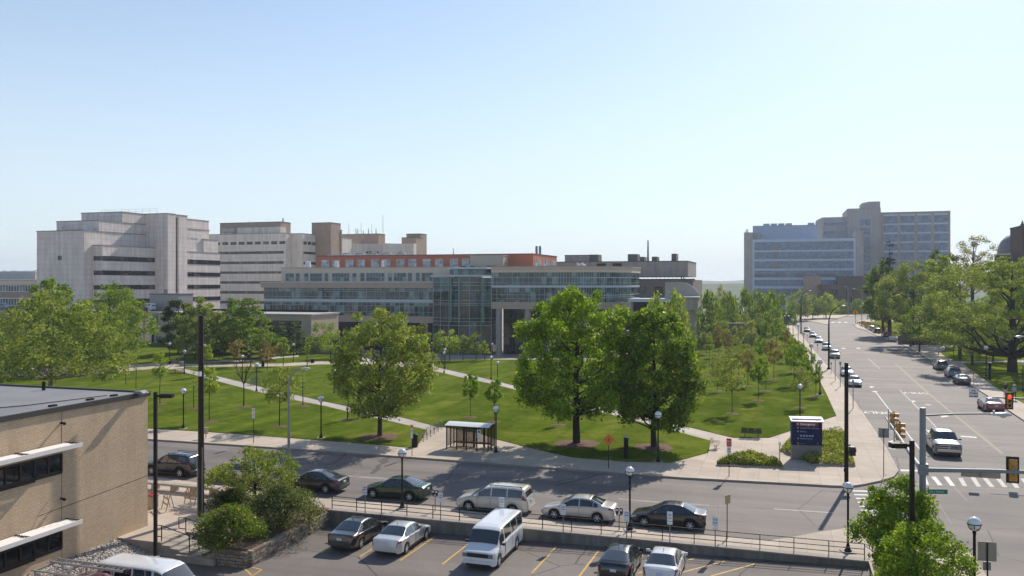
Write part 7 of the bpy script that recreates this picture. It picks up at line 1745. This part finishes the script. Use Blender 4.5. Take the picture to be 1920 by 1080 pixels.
def arrow(cx, cz, s_): mb.add([(cx-s_, -.113, cz), (cx+s_, -.113, cz), (cx, -.113, cz+s_*1.1)], [(0,1,2)], 1); mb.box(cx-s_*.28, cx+s_*.28, -.114, -.112, cz-s_*.9, cz, 1)
arrow(Wd*.19, zr0+.17, .09)
for i, (tx, dz) in enumerate((('Hospital Main Entrance', .62), ('Parking', .92), ('Medical School', 1.52))):
    text_on(mb, tx, .165, (Wd*.26, -.113, h-dz), (1,0,0), (0,0,1), 2, .003); arrow(Wd*.19, h-dz+.06, .06)
for i in range(5):
    cx = Wd*(.29+i*.095); bg_ = MB(); bg_.box(cx-.075, cx+.075, -.113, -.085, h-1.3, h-1.15, 0); bg_.build('badge', M('pale blue badge %d' % i, (.16, .30, .5), .5, var=0), root); text_on(mb, 'P%d' % (i+1), .09, (cx, -.1135, h-1.265), (1,0,0), (0,0,1), 1, .002, 'CENTER')
text_on(mb, 'M', .16, (Wd*.17, -.113, zb_+.1), (1,0,0), (0,0,1), 4, .003, bold=.012); text_on(mb, 'Health System', .07, (Wd*.27, -.113, zb_+.13), (1,0,0), (0,0,1), 2, .002)
mb.lathe([(.1, 0), (1e-5, .002)], 16); k0 = len(mb.v)-32
for i in range(k0, len(mb.v)): a, b, c = mb.v[i]; mb.v[i] = (a+Wd*.83, -.113-c, b+zb_+.18)
for i in range(1, 17): mb.m[-i] = 5
m_signgrey = M('grey white lettering', (.42, .43, .46), .6, var=0); mb.build('lettering', [m_signwhite, m_signwhite, m_signgrey, m_signwhite, M('maize yellow', (.55, .38, .04), .5, var=0), M('dull seal', (.09, .05, .05), .6, var=0)], root)
# barricades by the plaza
m_dullorange = M('faded orange board', (.42, .17, .07), .7, var=.2)
def barricade(label, u, v, rz):
    x, y = G(u, v, SW); root = thing('barricade', label, 'barricade', (x, y, SW), rz); mb = MB()
    for s_ in (-.5, .5):
        mb = MB()
        for t in (-.28, .28): mb.bar((s_, t, 0), (s_, t*.06, 1.05), .045)
        mb.build('leg_frame', m_signback, root)
    for z in (.78, .42):
        mb = MB()
        for k_ in range(6): mb.box(-.6+k_*.2, -.4+k_*.2, -.12-(1-z)*.12, -.10-(1-z)*.12, z-.06, z+.06, k_ % 2)
        mb.build('board', [m_dullorange, m_signback], root)
barricade('folding orange and white barricade near the litter bin on the plaza', 315, 955, -.9); barricade('orange and white barricade leaning behind the wooden pole', 361, 945, -.5)
# letter box like cabinet and hydrants by the far kerb
x, y = G(386, 822, SW); root = thing('utility_cabinet', 'small grey cabinet on a post by the kerb right of the wooden pole', 'utility cabinet', (x, y, SW), -TH); mb = MB(); mb.cyl((0,0,0),(0,0,.5),.04); mb.build('post', m_grey, root); mb = MB(); mb.box(-.18, .18, -.14, .14, .45, 1.0); mb.obox((0, 0, 1.02), (.4, .32, .05)); mb.build('box', m_signback, root)
# stone seating by the paved circle, low wall of the bicycle court
x, y = G(336, 700, SW); root = thing('picnic_table', 'small red picnic table on the lawn edge below the upper globe lamp', 'picnic table', (x, y, SW), .4); mb = MB(); mb.box(-.9, .9, -.4, .4, .7, .76); mb.build('top', m_mulch, root); mb = MB()
for s_ in (-1, 1): mb.box(-.9, .9, s_*.75-.14, s_*.75+.14, .42, .47)
mb.build('seat', m_mulch, root); mb = MB()
for s_ in (-.6, .6): mb.bar((s_, -.7, 0), (s_, .2, .72), .08); mb.bar((s_, .7, 0), (s_, -.2, .72), .08); mb.bar((s_, -.8, .42), (s_, .8, .42), .06)
mb.build('leg', m_brownpole, root)
x, y = G(570, 662, SW); root = thing('garden_wall', 'low pale stone wall at the end of the level path by the pavilion', 'wall', (x, y, SW), -TH); mb = MB(); mb.box(0, 11, 0, .5, 0, 1.5); mb.box(10.5, 11, -6, -.001, 0, 1.5); mb.build('stones', brick('pale ashlar', (.40, .36, .31, 1), (.33, .295, .25, 1), (.25, .22, .19, 1), 1, True, .9, .35, .02), root); mb = MB(); mb.box(-.1, 11.1, -.06, .56, 1.5, 1.62); mb.build('coping', m_conc3, root)
x, y = G(1722, 644, SW); root = thing('brick_planter', 'low round brown brick planter wall in the shade on the park pavement', 'planter', (x, y, SW)); mb = MB(); mb.lathe([(4.6, 0), (4.6, 1.9), (4.1, 1.9), (4.1, 1.2)], 32); mb.build('wall', brick('planter brick', (.17, .10, .075, 1), (.12, .07, .055, 1), (.12, .1, .09, 1)), root, 50); mb = MB(); mb.lathe([(4.1, 1.5), (1e-5, 1.6)], 24); mb.build('soil', m_soil, root)
for i, (u, v, lb) in enumerate(((1534, 588.5, 'left of the pair of distant tan boulder planters at the avenue end'), (1526, 588.2, 'right hand tan boulder planter under the distant globe lamps'))):
    x, y = G(u, v, SW); root = thing('boulder', ['low tan boulder under the second distant globe lamp', 'low tan boulder under the leftmost distant globe lamp'][i], 'boulder', (x, y, SW)); mb = MB(); mb.sphere((0, 0, .5), 1.9, 12, 8, sz=.75); r = random.Random(i)
    mb.v = [(a*(1+r.uniform(-.12, .12)), b*(1+r.uniform(-.12, .12)), c*(1+r.uniform(-.1, .1))) for a, b, c in mb.v]; mb.build('rock', m_concrete, root, 30)
# ------------------------------------------------------------------ people
def person(label, u, v, hpx, shirt, trousers, hair, heading, hat=None, stride=.16, shorts=False):
    x, y = G(u, v, SW); H_ = 1.74; sc = (px(hpx, y))/H_
    root = thing('person', label, 'person', (x, y, SW), heading, None, max(.95, min(1.1, sc)))
    V = {}; E = []; R = {}
    def vert(n, p, r): V[n] = p; R[n] = r
    def chain(*ns):
        for a, b in zip(ns, ns[1:]): E.append((a, b))
    vert('pelvis', (0, 0, .95), .145); vert('waist', (.0, 0, 1.1), .13); vert('chest', (.01, 0, 1.3), .155); vert('neck0', (.0, 0, 1.46), .075); vert('neck', (.01, 0, 1.52), .055); vert('head0', (.02, 0, 1.57), .075); vert('head1', (.025, 0, 1.64), .095); vert('head2', (.01, 0, 1.71), .07)
    chain('pelvis', 'waist', 'chest', 'neck0', 'neck', 'head0', 'head1', 'head2'); vert('nose', (.125, 0, 1.62), .014); chain('head1', 'nose')
    for s, sg in (('l', 1), ('r', -1)):
        f = stride*sg; vert(s+'hip', (0, sg*.09, .88), .10); vert(s+'knee', (f*.6+.03, sg*.095, .50), .062); vert(s+'ankle', (f-.03 if sg > 0 else f-.05, sg*.095, .09), .042); vert(s+'toe', (f+.14, sg*.11, .035), .035)
        chain('pelvis', s+'hip', s+'knee', s+'ankle', s+'toe'); vert(s+'sho', (0, sg*.19, 1.42), .062); vert(s+'elb', (-f*.35-.02, sg*.25, 1.13), .042); vert(s+'wri', (-f*.8+.05, sg*.255, .90), .03); vert(s+'palm', (-f*.85+.07, sg*.25, .83), .034)
        chain('chest', s+'sho', s+'elb', s+'wri', s+'palm'); vert(s+'ear', (.0, sg*.105, 1.63), .018); chain('head1', s+'ear')
        for k_, (dx, ln) in enumerate(((.03, .07), (.01, .085), (-.01, .08), (-.03, .06))):
            vert(s+'f%d' % k_, (-f*.85+.07+dx, sg*.25, .79), .0095); vert(s+'g%d' % k_, (-f*.85+.085+dx, sg*.24, .79-ln), .008); chain(s+'palm', s+'f%d' % k_, s+'g%d' % k_)
        vert(s+'th', (-f*.85+.125, sg*.245, .815), .011); vert(s+'tj', (-f*.85+.15, sg*.24, .775), .009); chain(s+'palm', s+'th', s+'tj')
    names = list(V); ix = {n: i for i, n in enumerate(names)}; me = bpy.data.meshes.new('body'); me.from_pydata([V[n] for n in names], [(ix[a], ix[b]) for a, b in E], [])
    o = bpy.data.objects.new('body', me); COL.objects.link(o); md = o.modifiers.new('skin', 'SKIN')
    for i, n in enumerate(names): sv = me.skin_vertices[0].data[i]; rr = R[n]; sv.radius = (rr, rr*(1.25 if n in ('chest', 'pelvis', 'waist') else 1)) if n in ('chest', 'pelvis', 'waist') else (rr, rr); sv.use_root = (n == 'pelvis')
    o.modifiers.new('sub', 'SUBSURF').levels = 1
    dg = bpy.context.evaluated_depsgraph_get(); dg.update(); m2 = bpy.data.meshes.new_from_object(o.evaluated_get(dg)); bpy.data.objects.remove(o); bpy.data.meshes.remove(me)
    b = bpy.data.objects.new('body', m2); link(b, root); m2.materials.clear()
    for m_ in (M('skin tone', (.42, .24, .17), .6, var=.05), M('shirt cloth', shirt, .85, var=.1), M('trouser cloth', trousers, .85, var=.1), m_black): m2.materials.append(m_)
    for p in m2.polygons:
        c = p.center; mi = 0
        if c.z < .07: mi = 3
        elif c.z < (.98) and abs(c.y) < .21: mi = 2 if (not shorts or c.z > .48) else 0
        elif c.z < 1.48 and (abs(c.y) < .215 or c.z > 1.18): mi = 1
        p.material_index = mi; p.use_smooth = True
    mb = MB(); mb.sphere((-.012, 0, 1.675), .115, 14, 9); mb.v = [(a if a < .06 else .06, c, d) for a, c, d in mb.v]; mb.build('hair', M('hair colour', hair, .7, var=.15), root, 60)
    if hat: mb = MB(); mb.lathe([(.2, 1.70), (.125, 1.715), (.115, 1.79), (.05, 1.82), (1e-5, 1.825)], 16); mb.build('hat', M('straw hat', hat, .8, var=.1), root, 50)
person('walking person in a dark top and pale shorts on the park pavement', 1885, 745, 36, (.02, .02, .03), (.45, .36, .29), (.35, .30, .24), HE2, None, .17, True)
person('walking person in a light blue shirt, dark trousers and a pale hat', 1902, 750, 38, (.26, .33, .50), (.03, .035, .055), (.3, .26, .2), HE2, (.5, .45, .36), .15)
# ------------------------------------------------------------------ light, sky, camera
SUN_AZ, SUN_EL = math.radians(29), math.radians(37)      # azimuth from the view axis towards the right
w = bpy.data.worlds.new('World'); SC.world = w; w.use_nodes = True
nt = w.node_tree; bg = nt.nodes['Background']; sky = nt.nodes.new('ShaderNodeTexSky'); sky.sky_type = 'NISHITA'; sky.sun_disc = False
sky.sun_elevation = SUN_EL; sky.sun_rotation = SUN_AZ; sky.air_density = 1.0; sky.dust_density = .5; sky.ozone_density = 2.5; sky.altitude = 250
tcw = nt.nodes.new('ShaderNodeTexCoord'); sp = nt.nodes.new('ShaderNodeSeparateXYZ'); nt.links.new(tcw.outputs['Generated'], sp.inputs[0])
rp = nt.nodes.new('ShaderNodeValToRGB'); nt.links.new(sp.outputs[2], rp.inputs[0]); el = rp.color_ramp.elements   # pale horizon haze of a bright spring day
while len(el) < 4: el.new(.5)
for e, (p_, f_) in zip(el, ((0, .86), (.10, .68), (.26, .32), (.5, .0))): e.position = p_; e.color = (f_, f_, f_, 1)
mxw = nt.nodes.new('ShaderNodeMix'); mxw.data_type = 'RGBA'; nt.links.new(rp.outputs[0], mxw.inputs[0]); nt.links.new(sky.outputs[0], mxw.inputs[6]); mxw.inputs[7].default_value = HAZEC
nt.links.new(mxw.outputs[2], bg.inputs['Color']); bg.inputs['Strength'].default_value = SKY
hb = MB().box(-4700, 4700, -900, 4700, GZ-1.2, 118); hz_o = hb.build('haze', bpy.data.materials.new('haze')); tag(hz_o, 'thin pale haze filling the air over the whole campus', 'haze', kind='stuff')
hm = hz_o.data.materials[0]; hm.use_nodes = True; hn = hm.node_tree; hn.nodes.remove(hn.nodes['Principled BSDF']); pv = hn.nodes.new('ShaderNodeVolumePrincipled')
pv.inputs['Color'].default_value = (.80, .88, 1, 1); pv.inputs['Density'].default_value = HAZED; pv.inputs['Anisotropy'].default_value = .2; hn.links.new(pv.outputs[0], hn.nodes['Material Output'].inputs['Volume'])
sl = bpy.data.lights.new('sun', 'SUN'); sl.energy = SUNE; sl.angle = math.radians(.53); sl.color = (1.0, .92, .81)
so = bpy.data.objects.new('sun', sl); COL.objects.link(so)
d = Vector((math.sin(SUN_AZ)*math.cos(SUN_EL), math.cos(SUN_AZ)*math.cos(SUN_EL), math.sin(SUN_EL))); so.rotation_euler = (-d).to_track_quat('-Z', 'Y').to_euler(); so.location = d*400
cam = bpy.data.cameras.new('camera'); co = bpy.data.objects.new('camera', cam); COL.objects.link(co); SC.camera = co
co.location = (0, 0, H); co.rotation_euler = (math.pi/2, 0, 0); cam.sensor_width = 36; cam.lens = F*36/1920; cam.shift_y = (V0-540)/1920*1.0
cam.clip_start = .5; cam.clip_end = 12000
vs = SC.view_settings; vs.view_transform = 'Standard'; vs.look = 'None'; vs.exposure = EXPO; vs.gamma = 1; vs.use_curve_mapping = False
SC.render.engine = 'CYCLES'; SC.cycles.use_denoising = True; SC.cycles.max_bounces = 6; SC.cycles.diffuse_bounces = 3; SC.cycles.glossy_bounces = 3; SC.cycles.transparent_max_bounces = 12; SC.cycles.volume_bounces = 0; SC.cycles.sample_clamp_indirect = 6
